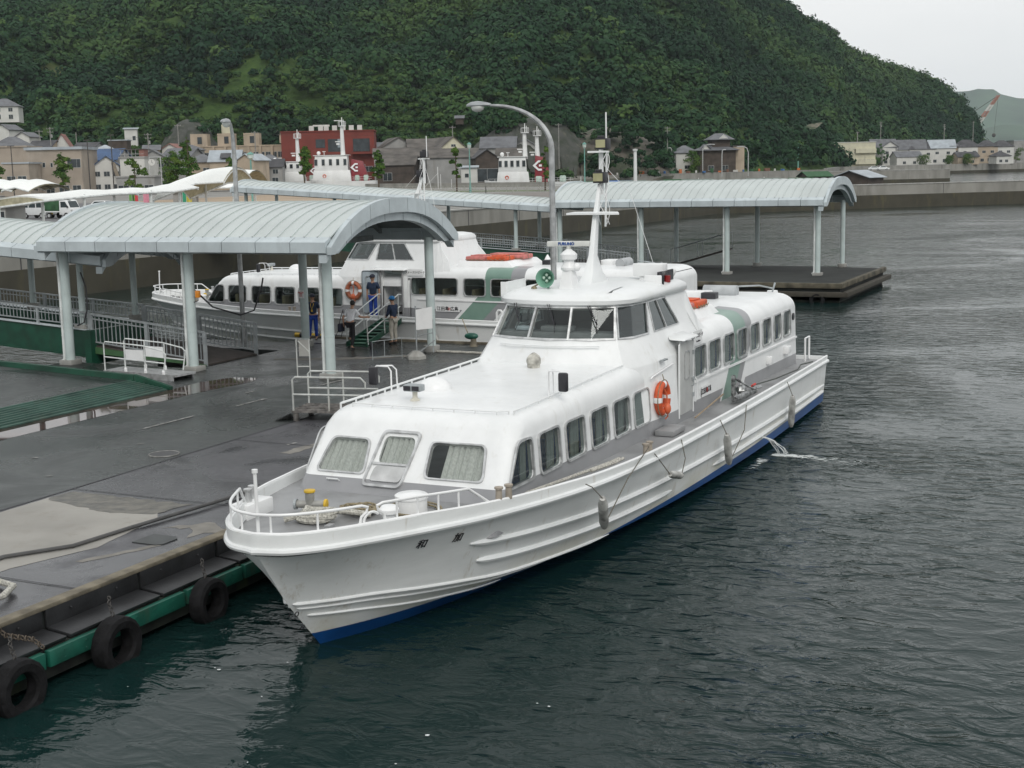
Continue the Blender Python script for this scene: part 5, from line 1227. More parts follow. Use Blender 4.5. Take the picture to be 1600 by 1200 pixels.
# hull name on the bow
for ch,x in(('和',4.05),('加',4.8)):
    p=hullp(x,.76,1,.0); q=hullp(x+.2,.76,1,.0); r=hullp(x,.86,1,.0); t_=(q-p).normalized(); n_=t_.cross((r-p).normalized()).normalized()
    if n_.x<0:n_=-n_
    text_mesh(ch,.20,INK,FA,frame_M(p+n_*.012,t_,n_))
for s_,v_,x_ in(('1.0',.0,.35),('8',-.3,.35)):
    p=hullp(x_,v_,1,.0); q=hullp(x_+.3,v_,1,.0); r=hullp(x_,v_-.15,1,.0) if v_<0 else hullp(x_,v_+.15,1,.0); t_=(q-p).normalized(); n_=t_.cross((r-p)).normalized()
    if n_.x<0:n_=-n_
    text_mesh(s_,.15,INK,FA,frame_M(p+n_*.035-Vector((0,0,.13)),t_,n_),name='draught_mark')

# ------------------------------------------------------------------ things hung on or lying on the ferries
def on(o,name,label,cat,x,y,z,group=None,rz=0): return thing(name,label,cat,fpos(o,x,y,z),o.rotation_euler[2]+rz,group)
LIFEG='orange ring lifebuoys on the ferries'
def lifebuoy(o,label,x,y,z,lines=True,m=ORANGE):
    t=on(o,'lifebuoy',label,'lifebuoy',x,y,z,LIFEG)
    b=MB(); b.torus((.06,0,0),.29,.085,(1,0,0),32,10); b.build('ring',m,t,smooth=True)
    for k in range(4):
        a=R_(45+90*k); b=MB(); b.torus((.06,0,0),.29,.089,(1,0,0),5,10,a-.16,a+.16); b.build('white_band',WHITE2,t,smooth=True)
    b=MB(); b.torus((.09,0,0),.385,.010,(1,0,0),30,5); b.tube([(.1,0,.38),(.06,0,.5)],.01,5); b.build('grab_line',ROPET,t)
    b=MB(); b.sph((.16,.02,-.22),.09,10,8,(.9,1,1.3)); b.tube([(.16,.02,-.1),(.14,.05,.05),(.1,.0,.2)],.018,6); b.tube([(.16,.02,-.3),(.14,.1,-.4),(.1,.05,-.45)],.014,5); b.build('float_light',mat('orange float plastic',(.6,.13,.05),.5),t,smooth=True)
lifebuoy(FA,'orange lifebuoy with a float light hung beside the door of the nearest ferry',1.955,10.06,2.25)
lifebuoy(FB,'faded orange lifebuoy on the rear ferry, left of its open door',1.955,9.75,2.5,m=mat('faded orange canvas',(.38,.12,.06),.7,var=.2,scale=6))
# orange life rafts / rings on the aft roofs
RAFT='orange buoyant apparatus on the ferry roofs'
def raft(o,label,x,y,z,w,l,m=ORANGE):
    t=on(o,'life_float',label,'life float',x,y,z,RAFT)
    b=MB(); b.box(-w/2,w/2,-l/2,l/2,0,.16); b.build('float_block',m,t,bevel=.035)
    b=MB(); b.box(-w/2+.14,w/2-.14,-l/2+.14,l/2-.14,.161,.2); b.build('top_panel',m,t,bevel=.02)
    b=MB(); pts=[(-w/2,-l/2+l*i/8,.03-.05*(i%2)) for i in range(9)]; b.tube([(w/2+.02,p[1],p[2]+.03) for p in pts],.012,5); b.tube([(0,-l/2-.01,.0),(0,-l/2,.18),(0,l/2,.18),(0,l/2+.01,0)],.012,5); b.build('grab_line',ROPET,t)
PINK=mat('sun-faded red canvas',(.55,.19,.17),.8,var=.15,scale=5)
raft(FA,'sun-faded pinkish life float at the front of the nearest ferry roof platform',.85,14.35,3.63,.85,.6,PINK)
raft(FA,'bright orange life float behind the pink one on the nearest ferry roof',.8,15.2,3.63,1.0,.8)
raft(FA,'orange life float on the far side of the nearest ferry roof platform',-.6,14.9,3.63,1.0,1.1)
t=on(FA,'lifebuoy','small orange lifebuoy lying on top of the life floats of the nearest ferry','lifebuoy',.25,14.6,3.86,LIFEG); MB().torus((0,0,0),.28,.08,(0.1,.1,1),24,8).build('ring',ORANGE,t,smooth=True)
raft(FB,'red life float at the front of the rear ferry roof platform',.75,14.6,3.63,.9,.8,PINK)
raft(FB,'orange red life float in the middle of the rear ferry roof platform',.75,15.45,3.63,.9,.75)
raft(FB,'red life float at the far end of the rear ferry roof platform',-.3,15.3,3.63,.9,1.6,PINK)
# fenders over the side
FG='white tube fenders hung along the hull of the nearest ferry'
FEN=mat('scuffed white fender',(.45,.45,.43),.7,var=.3,scale=6,dirt=((.12,.12,.11),4,.8))
def fender(label,a,b_,ropes,r=.075):
    a=Vector(a);b_=Vector(b_); base=Vector((0,0,0)); t=on(FA,'hull_fender',label,'fender',*a,FG)
    B=b_-a; mb=MB(); n=6; mb.tube([B*(i/n) for i in range(n+1)],[r*.6]+[r]*(n-1)+[r*.65],12); mb.build('fender_tube',FEN,t,smooth=40)
    for rp_ in ropes:
        MB().tube([Vector(p)-a for p in rp_],.010,6).build('rope',mat('dark rope',(.12,.11,.09),.9),t)
fender('grey white tube fender slanting nearest the ferry bow',(2.93,4.25,1.52),(2.72,4.85,.86),[[(2.72,4.02,1.80),(2.8,4.1,1.74),(2.93,4.25,1.52)],[(2.72,4.85,.88),(2.85,5.7,1.55),(2.72,7.2,1.82)]],.085)
fender('short fender hanging nearly level at mid-hull of the nearest ferry',(2.93,7.8,1.18),(2.90,8.6,.98),[[(2.78,7.35,1.66),(2.93,7.8,1.18)],[(2.90,8.6,.98),(2.93,8.75,1.3),(2.8,8.9,1.64)]],.075)
fender('grey tube fender hanging below the ferry side door',(2.95,11.6,1.25),(2.86,12.1,.5),[[(2.83,11.5,1.58),(2.95,11.6,1.25)],[(2.86,12.1,.5),(2.95,13.0,1.1),(2.83,13.6,1.56)]],.085)
fender('long white fender hanging upright near the ferry stern',(2.92,17.7,1.12),(2.82,17.95,.28),[[(2.80,17.6,1.50),(2.92,17.7,1.12)]],.085)
# foredeck ropes
def coil(mb,c,R,n,r,seed,fl=1,squash=1.0):
    rnd=random.Random(seed); pts=[]
    for i in range(n*16):
        a=i/16*2*math.pi; k=i/(n*16); rr=R*(.55+.45*rnd.random()**.5 if 0 else .62+.38*math.sin(i*.37+seed)) 
        pts.append((c[0]+rr*math.cos(a)*fl,c[1]+rr*math.sin(a)*squash,c[2]+r+r*1.5*k*n*.5+.02*math.sin(i*.9)))
    mb.tube(pts,r,6)
t=on(FA,'mooring_rope','thick pale mooring rope heaped round the foot of the cross bollard on the foredeck','rope',-.35,.45,1.78)
b=MB(); coil(b,(0.05,-.05,0),.34,5,.042,3,1.2,.6); b.build('rope_heap',ROPE,t,smooth=True)
b=MB(); b.tube([(-.3,-.3,.05),(.1,-.05,.16),(.45,.25,.12),(.8,.42,.06)],.045,8); b.build('rope_end',ROPE,t,smooth=True)
t=on(FA,'mooring_rope','thin tan rope flaked in a flat coil behind the pale rope on the foredeck','rope',.15,1.15,1.78)
b=MB(); coil(b,(0,0,0),.36,7,.02,5,1.15,.8); b.build('rope_coil',ROPET,t,smooth=True)
t=on(FA,'mooring_rope','tan rope circling the white hatch drum on the foredeck','rope',.85,1.45,1.78)
b=MB(); b.torus((0,0,.02),.40,.018,(0,0,1),26,6); b.torus((.03,.02,.05),.42,.018,(0.05,0,1),26,6); b.build('rope_ring',ROPET,t,smooth=True)
tag(on(FA,'mooring_rope','x','rope',2.2,3.9,1.70)); t=[o for o in COL.objects if o.name.startswith('mooring_rope') and o.get('label')=='x'][0]; t['label']='pale spliced rope laid along the side deck by the first cabin windows'
b=MB(); b.tube([(-.28,-.6,.03),(-.1,.3,.04),(.08,1.2,.05),(.22,1.9,.06),(.30,2.3,.08),(.36,2.35,.08),(.33,2.0,.07),(.15,1.3,.05)],.03,7); b.build('spliced_rope',ROPE,t,smooth=True)
t=on(FA,'water_hose','thin dark hose with a red joint lying along the side deck towards the stern','hose',2.45,15.6,1.50)
b=MB(); b.tube([(-.1,-.6,.03),(.0,.1,.12),(-.25,.9,.05),(.0,2.2,.04),(.1,4.2,.0),(-.1,5.4,-.04),(.1,6.0,-.03)],.018,6); b.build('hose_line',mat('dark hose',(.06,.07,.06),.6),t,smooth=True)
b=MB(); b.cyl((-.22,.7,.06),(-.22,1.0,.07),.03,n=8); b.build('red_joint',REDI,t)
t=on(FA,'bilge_pump','silver wrapped pipe fitting lying at the deck edge amidships','pump',2.5,14.6,1.52)
b=MB(); b.tube([(-.1,-.5,.08),(0,0,.1),(.1,.6,.14)],.07,8); b.tube([(-.25,0,0),(-.25,0,.55)],.05,8); b.tube([(-.25,0,.5),(.1,.3,.2),(.15,.9,.15)],.035,6); b.sph((-.1,.1,.2),.14,8,6); 
for i,v in enumerate(b.v): b.v[i]=tuple(Vector(v)+noise.noise_vector(Vector(v)*7)*.04)
b.build('pipe_body',mat('crumpled foil wrap',(.33,.34,.34),.4,.6,var=.4,scale=12),t,smooth=True)
t=on(FA,'boat_hook','wooden boat hook lying on the side deck by the door','boat hook',2.15,11.4,1.60)
MB().tube([(.15,0,.02),(-.1,3.0,.05)],.018,6).build('shaft',mat('varnished wood',(.3,.22,.13),.5),t)
t=on(FB,'side_fender','hook-topped white pipe with a dark pump on the rear ferry side deck','vent pipe',2.3,16.0,1.45)
b=MB(); b.tube([(0,0,0),(0,0,.38),(0,.06,.46),(0,.16,.46),(0,.22,.38),(0,.22,.3)],.045,8); b.build('goose_neck',WHITE2,t,smooth=True)
b=MB(); b.sph((0,.38,.15),.13,10,8); b.tube([(0,.42,.25),(0,.5,.5),(0,.7,.62)],.014,5); b.build('pump_body',mat('dark blue pump',(.03,.05,.08),.4),t,smooth=True)
t['category']='vent pipe'; t.name='vent_pipe'
for y,lab in((8.6,'grey white fender hanging on the rear ferry side near the middle canopy column'),(13.6,'white fender hanging on the rear ferry side beside the notice board')):
    t=on(FB,'hull_fender',lab,'fender',2.88,y,1.35,'fenders on the rear ferry'); MB().tube([(0,0,0),(.02,.1,-.3),(.0,.25,-.6)],[.05,.075,.06],10).build('fender_tube',FEN,t,smooth=40); MB().tube([(-.1,-.05,.25),(0,0,0)],.012,5).build('rope',ROPET,t)
# cooling-water discharge and foam
FOAM=mat('white foam',(.62,.65,.65),.6,var=.1,scale=8)
rnd=random.Random(5)
b=MB(); A=Vector(fpos(FA,2.62,15.6,.42))
for k in range(9):
    dy=rnd.uniform(-.05,.05); pts=[]
    v=rnd.uniform(.35,.6)
    for i in range(7):
        tt=i/6; pts.append((A.x+1.15*tt*v,A.y+.12*tt+dy+rnd.uniform(-.02,.02)*i,A.z+.06*tt-.46*tt*tt))
    b.tube(pts,rnd.uniform(.003,.008),5)
tag(b.build('water_jet',FOAM,smooth=True),'cooling water spurting from the ferry side into the harbour',None,kind='stuff')
def foam_mat():
    m=bpy.data.materials.new('lacy foam'); m.use_nodes=True; nt=m.node_tree; b=nt.nodes['Principled BSDF']; b.inputs['Base Color'].default_value=(.66,.70,.69,1); b.inputs['Roughness'].default_value=.7
    g=nt.nodes.new('ShaderNodeTexCoord').outputs['Object']; a=nt.nodes.new('ShaderNodeAttribute'); a.attribute_name='tint'
    n=mth(nt,'MULTIPLY',tnoise(nt,5,6,vec=g,rough=.7,dist=1.2,sc=(.7,1.3,1)),1.0); f=mth(nt,'SUBTRACT',mth(nt,'ADD',n,mth(nt,'MULTIPLY',a.outputs['Fac'],.42)),.70)
    nt.links.new(ramp(nt,f,[(0,(0,0,0)),(.12,(.9,.9,.9))]),b.inputs['Alpha']); return m
FM=foam_mat()
def foam_patch(name,path,w,str0,str1,label):
    n=len(path); co=[];ti=[]
    N=24;M=8; P=[Vector(p) for p in path]
    def pt(t): x=t*(n-1); k=min(int(x),n-2); return P[k].lerp(P[k+1],x-k)
    for i in range(N):
        for j in range(M):
            for (a,c) in((i,j),(i+1,j),(i+1,j+1),(i,j+1)):
                t=a/N; s_=c/M*2-1; p=pt(t); d=(pt(min(1,t+.02))-pt(max(0,t-.02))).normalized(); ww=w[0]+(w[1]-w[0])*t
                q=p+Vector((-d.y,d.x,0))*ww*s_; co.append((q.x,q.y,.012)); ti.append((str0+(str1-str0)*t)*(1-s_*s_)*(1 if a>0 else .5)*(0 if a==N else 1))
    tag(quads_object(name,np.array(co),np.array(ti),FM),label,None,kind='stuff')
foam_patch('foam',[(A.x+.3,A.y,0),(A.x+1.1,A.y+.02,0),(A.x+2.1,A.y-.25,0),(A.x+3.6,A.y-.6,0)],(.25,.6),1.0,.12,'white lacy foam trail drifting away from the cooling water jet')
f0=[fpos(FA,2.85,15.1,0),fpos(FA,2.9,14.2,0),fpos(FA,2.85,13.0,0)]; foam_patch('foam',f0,(.22,.14),.72,.2,'thin foam creeping along the ferry hull beside the jet')
b=MB()
for k in range(12):
    x=rnd.uniform(-13,-7);y=rnd.uniform(11.2,15.8); r=rnd.uniform(.008,.03); n=6
    b.add([(x+r*rnd.uniform(.5,1.6)*math.cos(2*math.pi*i/n),y+r*rnd.uniform(.5,1.2)*math.sin(2*math.pi*i/n),.012) for i in range(n)],[tuple(range(n))])
tag(b.build('floating_bubbles',FOAM),'scattered bubbles floating on the dark water ahead of the bow',None,kind='stuff')

# ------------------------------------------------------------------ boarding stairs and people
t=thing('boarding_stairs','wheeled green boarding stairs with white handrails up to the rear ferry door','stairs',(-25.8,41.0,DZ),R_(3))
SX=.42; L=2.75; HT=.72
b=MB(); 
for x in(-SX,SX-.04): b.hexa([(x,0,.02),(x+.04,0,.02),(x+.04,L,HT-.14),(x,L,HT-.14),(x,0,.2),(x+.04,0,.2),(x+.04,L,HT+.04),(x,L,HT+.04)])
b.hexa([(-SX+.04,.05,.03),(SX-.04,.05,.03),(SX-.04,L,HT-.12),(-SX+.04,L,HT-.12),(-SX+.04,.05,.06),(SX-.04,.05,.06),(SX-.04,L,HT-.09),(-SX+.04,L,HT-.09)])
b.build('stringers',GREENP,t)
for i in range(8): 
    y=.15+i*.34; z=.08+(HT-.05)*(y/L); MB().box(-SX+.045,SX-.045,y,y+.2,z,z+.03).build('tread',mat('green tread',(.05,.15,.10),.6),t)
for x in(-SX,SX):
    b=MB(); pipes(b,[[(x,.1,.1),(x,.05,.95),(x,L-.2,HT+.95),(x,L,HT+.92)],[(x,.08,.5),(x,L-.1,HT+.5)],[(x,L*.5,HT*.5),(x,L*.5,HT*.5+.93)],[(x,L-.25,HT),(x,L-.25,HT+.95)]],.022); b.build('handrail',WPIPE,t,smooth=True)
for x in(-SX-.05,SX+.01):
    b=MB(); b.cyl((x,.25,.10),(x+.04,.25,.10),.1,n=14); b.build('wheel',BLACKP,t)

def skin(name,J,E,m,parent,root=0,lvl=2,scale=1.0):
    me=bpy.data.meshes.new(name); me.from_pydata([j[:3] for j in J],E,[]); o=bpy.data.objects.new(name,me); COL.objects.link(o)
    sk=o.modifiers.new('s','SKIN'); sk.use_smooth_shade=True
    for i,j in enumerate(J):
        v=me.skin_vertices[0].data[i]; v.radius=((j[3]*scale,(j[4] if len(j)>4 else j[3])*scale)); v.use_root=(i==root)
    su=o.modifiers.new('d','SUBSURF'); su.levels=lvl; su.render_levels=lvl
    bake(o); o.data.materials.clear(); o.data.materials.append(m); o.data.shade_smooth(); o.parent=parent; return o
SKIN=mat('skin',(.42,.25,.17),.6,var=.08,scale=8)
HAIR=mat('black hair',(.015,.013,.012),.6,bump=.5,bscale=80)
def person(label,loc,rz,pose,shirt,trousers,shoes=BLACKP,hat=None,long_sleeve=False,vest=None,H=1.70,grp=None):
    """pose: dict of joint overrides, metres, x = the person's right, y = ahead, z up"""
    t=thing('person',label,'person',loc,rz,grp)
    P=dict(pel=(0,0,.92),sp=(0,.0,1.10),ch=(0,.01,1.30),nk=(0,.015,1.44),nk2=(0,.025,1.50),hd=(0,.035,1.58),ht=(0,.03,1.66),
      sr=(.17,0,1.37),sl=(-.17,0,1.37),er=(.22,-.03,1.10),el=(-.22,-.03,1.10),wr=(.23,.04,.86),wl=(-.23,.04,.86),
      hr=(.09,0,.86),hl=(-.09,0,.86),kr=(.10,.03,.48),kl=(-.10,.03,.48),ar=(.10,-.01,.09),al=(-.10,-.01,.09),tr=(.11,.15,.03),tl=(-.11,.15,.03))
    P.update(pose); V={k:Vector(v) for k,v in P.items()}
    def hand(w,e):
        d=(V[w]-V[e]).normalized(); side=d.cross(Vector((0,1,0)) if abs(d.y)<.8 else Vector((0,0,1))).normalized(); fw=side.cross(d).normalized()
        palm=V[w]+d*.06; out=[palm]
        tips=[]
        for k,l in((-1.5,.066),(-.5,.078),(.5,.074),(1.5,.058)):
            b_=palm+fw*(k*.017)+d*.02; tips.append((b_,b_+d*l*.55+side*.006,b_+d*l+side*.022))
        th=(V[w]+d*.03+fw*.03,V[w]+d*.06+fw*.055+side*.01,V[w]+d*.09+fw*.06+side*.02)
        return palm,tips,th
    names=['pel','sp','ch','nk','nk2','hd','ht','sr','er','wr','sl','el','wl','hr','kr','ar','tr','hl','kl','al','tl']
    rad=dict(pel=(.13,.10),sp=(.12,.09),ch=(.145,.10),nk=(.06,.06),nk2=(.05,.052),hd=(.078,.095),ht=(.068,.085),sr=(.06,.06),er=(.042,.042),wr=(.027,.033),sl=(.06,.06),el=(.042,.042),wl=(.027,.033),
      hr=(.085,.085),kr=(.058,.058),ar=(.038,.04),tr=(.035,.028),hl=(.085,.085),kl=(.058,.058),al=(.038,.04),tl=(.035,.028))
    J=[(*V[n],*rad[n]) for n in names]; ix={n:i for i,n in enumerate(names)}
    E=[(ix[a],ix[b]) for a,b in [('pel','sp'),('sp','ch'),('ch','nk'),('nk','nk2'),('nk2','hd'),('hd','ht'),('ch','sr'),('sr','er'),('er','wr'),('ch','sl'),('sl','el'),('el','wl'),('pel','hr'),('hr','kr'),('kr','ar'),('ar','tr'),('pel','hl'),('hl','kl'),('kl','al'),('al','tl')]]
    for w,e in(('wr','er'),('wl','el')):
        palm,tips,th=hand(w,e); J.append((*palm,.022,.038)); pi=len(J)-1; E.append((ix[w],pi))
        for tp in list(tips)+[th]:
            prev=pi
            for q in tp: J.append((*q,.0085,.0085)); E.append((prev,len(J)-1)); prev=len(J)-1
    body=skin('body',J,E,SKIN,t)
    # face
    hd=V['hd']; b=MB(); b.sph(hd+Vector((0,.10,-.005)),.016,8,6,(.7,1.2,1.5)); b.build('nose',SKIN,t,smooth=True)
    for x in(-.032,.032): MB().sph(hd+Vector((x,.088,.018)),.011,8,6).build('eye',mat('eye dark',(.02,.015,.01),.3),t,smooth=True)
    MB().sph(hd+Vector((0,.088,-.045)),.014,8,5,(1.7,.5,.4)).build('mouth',mat('lip',(.3,.12,.1),.6),t,smooth=True)
    for x in(-.083,.083): MB().sph(hd+Vector((x,.0,.0)),.022,8,6,(.4,.8,1.4)).build('ear',SKIN,t,smooth=True)
    # hair / hat
    b=MB(); b.sph((V['hd']+V['ht'])/2+Vector((0,-.012,.022)),.098,14,10,(.93,1.08,1.0)); vs_=[v for v in b.v]
    b.v=[(v[0],v[1],max(v[2],hd.z+(.03 if v[1]-hd.y>.03 else -.05))) for v in b.v]; b.build('hair',HAIR,t,smooth=True)
    if hat:
        b=MB(); c=(V['hd']+V['ht'])/2+Vector((0,0,.02)); b.sph(c,.112,16,10,(.95,1.1,.95)); b.v=[(v[0],v[1],max(v[2],hd.z+.045)) for v in b.v]
        b.loft([[(.075*math.cos(a)+c.x,c.y+.08+.10*max(0,math.sin(a)),hd.z+h) for a in [2*math.pi*k/14 for k in range(14)]] for h in(.045,.055)]); b.build('cap',hat,t,smooth=50)
    # clothes: same bones, fuller radii
    def cloth(nm,keys,edges,rr,m,cut=1.0):
        Jc=[(*(V[k] if isinstance(k,str) else k),*rr[i]) for i,k in enumerate(keys)]
        return skin(nm,Jc,edges,m,t)
    sr_=V['er'] if long_sleeve else V['sr'].lerp(V['er'],.8); sl_=V['el'] if long_sleeve else V['sl'].lerp(V['el'],.8)
    keys=['pel','sp','ch',V['nk']-Vector((0,0,.02)),'sr',sr_,'sl',sl_]; rr=[(.155,.125),(.145,.115),(.165,.12),(.07,.07),(.078,.078),(.062,.062),(.078,.078),(.062,.062)]; ed=[(0,1),(1,2),(2,3),(2,4),(4,5),(2,6),(6,7)]
    if long_sleeve: keys+=['wr','wl']; rr+=[(.045,.045)]*2; ed+=[(5,8),(7,9)]
    cloth('shirt',keys,ed,rr,shirt)
    keys=['pel','hr','kr',V['kr'].lerp(V['ar'],.93),'hl','kl',V['kl'].lerp(V['al'],.93)]; cloth('trousers',keys,[(0,1),(1,2),(2,3),(0,4),(4,5),(5,6)],[(.14,.115),(.10,.10),(.077,.077),(.062,.062),(.10,.10),(.077,.077),(.062,.062)],trousers)
    for a,to in(('ar','tr'),('al','tl')):
        skin('shoe',[(*(V[a]+Vector((0,-.03,-.03))),.045,.05),(*(V[a]+Vector((0,.05,-.045))),.047,.04),(*V[to],.042,.032)],[(0,1),(1,2)],shoes,t)
    return t,V
NAVY=mat('navy cloth',(.02,.035,.075),.85,var=.2,scale=9); ROYAL=mat('royal blue work trousers',(.015,.06,.36),.8,var=.2,scale=7)
WSH=mat('white shirt cloth',(.82,.83,.86),.8,var=.08,scale=9); BLK=mat('black trousers cloth',(.012,.012,.015),.8); BEI=mat('beige trousers cloth',(.40,.38,.33),.85,var=.12,scale=8)
CAPB=mat('blue cap cloth',(.03,.20,.48),.8); CAPN=mat('navy cap cloth',(.02,.025,.045),.8); BOOT=mat('black boot',(.015,.015,.016),.4)
rzm=R_(-28)
t,V=person('man in white shirt and black trousers starting up the boarding stairs',(-25.75,40.55,DZ),R_(5),
  dict(pel=(0,0,.93),sp=(0,.06,1.10),ch=(0,.14,1.28),nk=(0,.19,1.41),nk2=(0,.22,1.47),hd=(0,.26,1.55),ht=(0,.27,1.63),sr=(.17,.15,1.34),sl=(-.17,.15,1.34),er=(.30,.22,1.12),wr=(.42,.42,1.10),el=(-.27,.0,1.12),wl=(-.24,-.02,.92),
  hl=(-.09,0,.88),kl=(-.12,.34,.74),al=(-.11,.20,.33),tl=(-.11,.36,.28),hr=(.09,0,.88),kr=(.09,.05,.48),ar=(.08,-.08,.09),tr=(.09,.08,.03)),WSH,BLK)
t=thing('shoulder_bag','dark shoulder bag hanging at the left side of the man in the white shirt','bag',(-26.1,40.52,DZ+.62),R_(5))
b=MB(); b.box(-.07,.07,-.17,.17,0,.30); b.build('bag_body',mat('navy nylon',(.015,.02,.04),.6),t,bevel=.04)
b=MB(); b.tube([(0,-.15,.28),(.05,-.08,.55),(.1,.0,.78),(.05,.1,.5),(0,.15,.28)],.014,5); b.tube([(-.02,-.15,.1),(-.08,-.3,-.15),(-.02,.0,-.2),(0,.1,.02)],.012,5); b.build('strap',BLK,t)
person('crewman in navy shirt and bright blue trousers standing at the rear ferry door',(-26.95,44.15,1.52),R_(180+8),dict(er=(.25,-.02,1.10),el=(-.25,-.02,1.10)),NAVY,ROYAL,hat=CAPN,grp='ferry crew in blue')
person('crewman with a yellow neck cord and blue trousers standing behind a canopy column',(-28.62,42.55,DZ),R_(180+20),dict(ar=(.16,-.01,.09),tr=(.2,.14,.03),kr=(.13,.03,.48)),NAVY,ROYAL,hat=CAPN,grp='ferry crew in blue')
t=[o for o in COL.objects if o.get('label','').startswith('crewman with a yellow')][0]
MB().tube([(-.07,.05,1.43),(-.05,.14,1.3),(0,.165,1.16),(.05,.14,1.3),(.07,.05,1.43)],.009,5).build('neck_cord',YELL,t); MB().box(-.03,.03,.155,.17,1.07,1.15).build('badge',YELL,t)
person('person in light blue cap, navy jacket and beige trousers beside the boarding stairs',(-25.05,42.35,DZ),R_(75),dict(hd=(0,.055,1.57),er=(.2,.06,1.11),wr=(.14,.2,1.0),el=(-.2,.06,1.11),wl=(-.14,.2,1.0)),NAVY,BEI,shoes=BOOT,hat=CAPB,long_sleeve=True)

# ------------------------------------------------------------------ the town, built where it stands
WBEI=mat('beige render',(.33,.285,.235),.9,var=.08,scale=.3,dirt=((.17,.15,.13),.5,.55)); WGRY=mat('grey render',(.30,.30,.29),.9,var=.1,scale=.3,dirt=((.17,.15,.13),.5,.55)); WWHT=mat('pale render',(.56,.56,.53),.85,var=.06,scale=.3,dirt=((.35,.34,.3),.6,.4))
WTAN=mat('tan render',(.40,.33,.25),.9,var=.1,scale=.3,dirt=((.17,.15,.13),.5,.55)); WRED=mat('brick red render',(.17,.03,.02),.75,var=.12,scale=.2); WDRK=mat('dark timber wall',(.07,.055,.045),.9,var=.2,scale=.5); WCRM=mat('cream render',(.55,.53,.40),.85,var=.05,scale=.3,dirt=((.17,.15,.13),.5,.55))
RGRY=mat('grey tile roof',(.13,.135,.145),.7,var=.15,scale=.5,bump=.3,bscale=6); RBLU=mat('blue tile roof',(.03,.075,.17),.5,var=.15,scale=.5); RDRK=mat('dark slate roof',(.065,.065,.07),.8,var=.2,scale=.4); RSIL=mat('silver sheet roof',(.36,.40,.43),.5,.2,var=.1,scale=.4); RBRN=mat('weathered board roof',(.11,.10,.09),.9,var=.25,scale=.3); RRED=mat('reddish roof',(.25,.12,.10),.8)
PANE=mat('dark window pane',(.03,.04,.045),.15,var=.3,scale=.5); WFRM=mat('window frame',(.45,.46,.45),.5)
WG='windows'
def pxm(D): return D/FPX
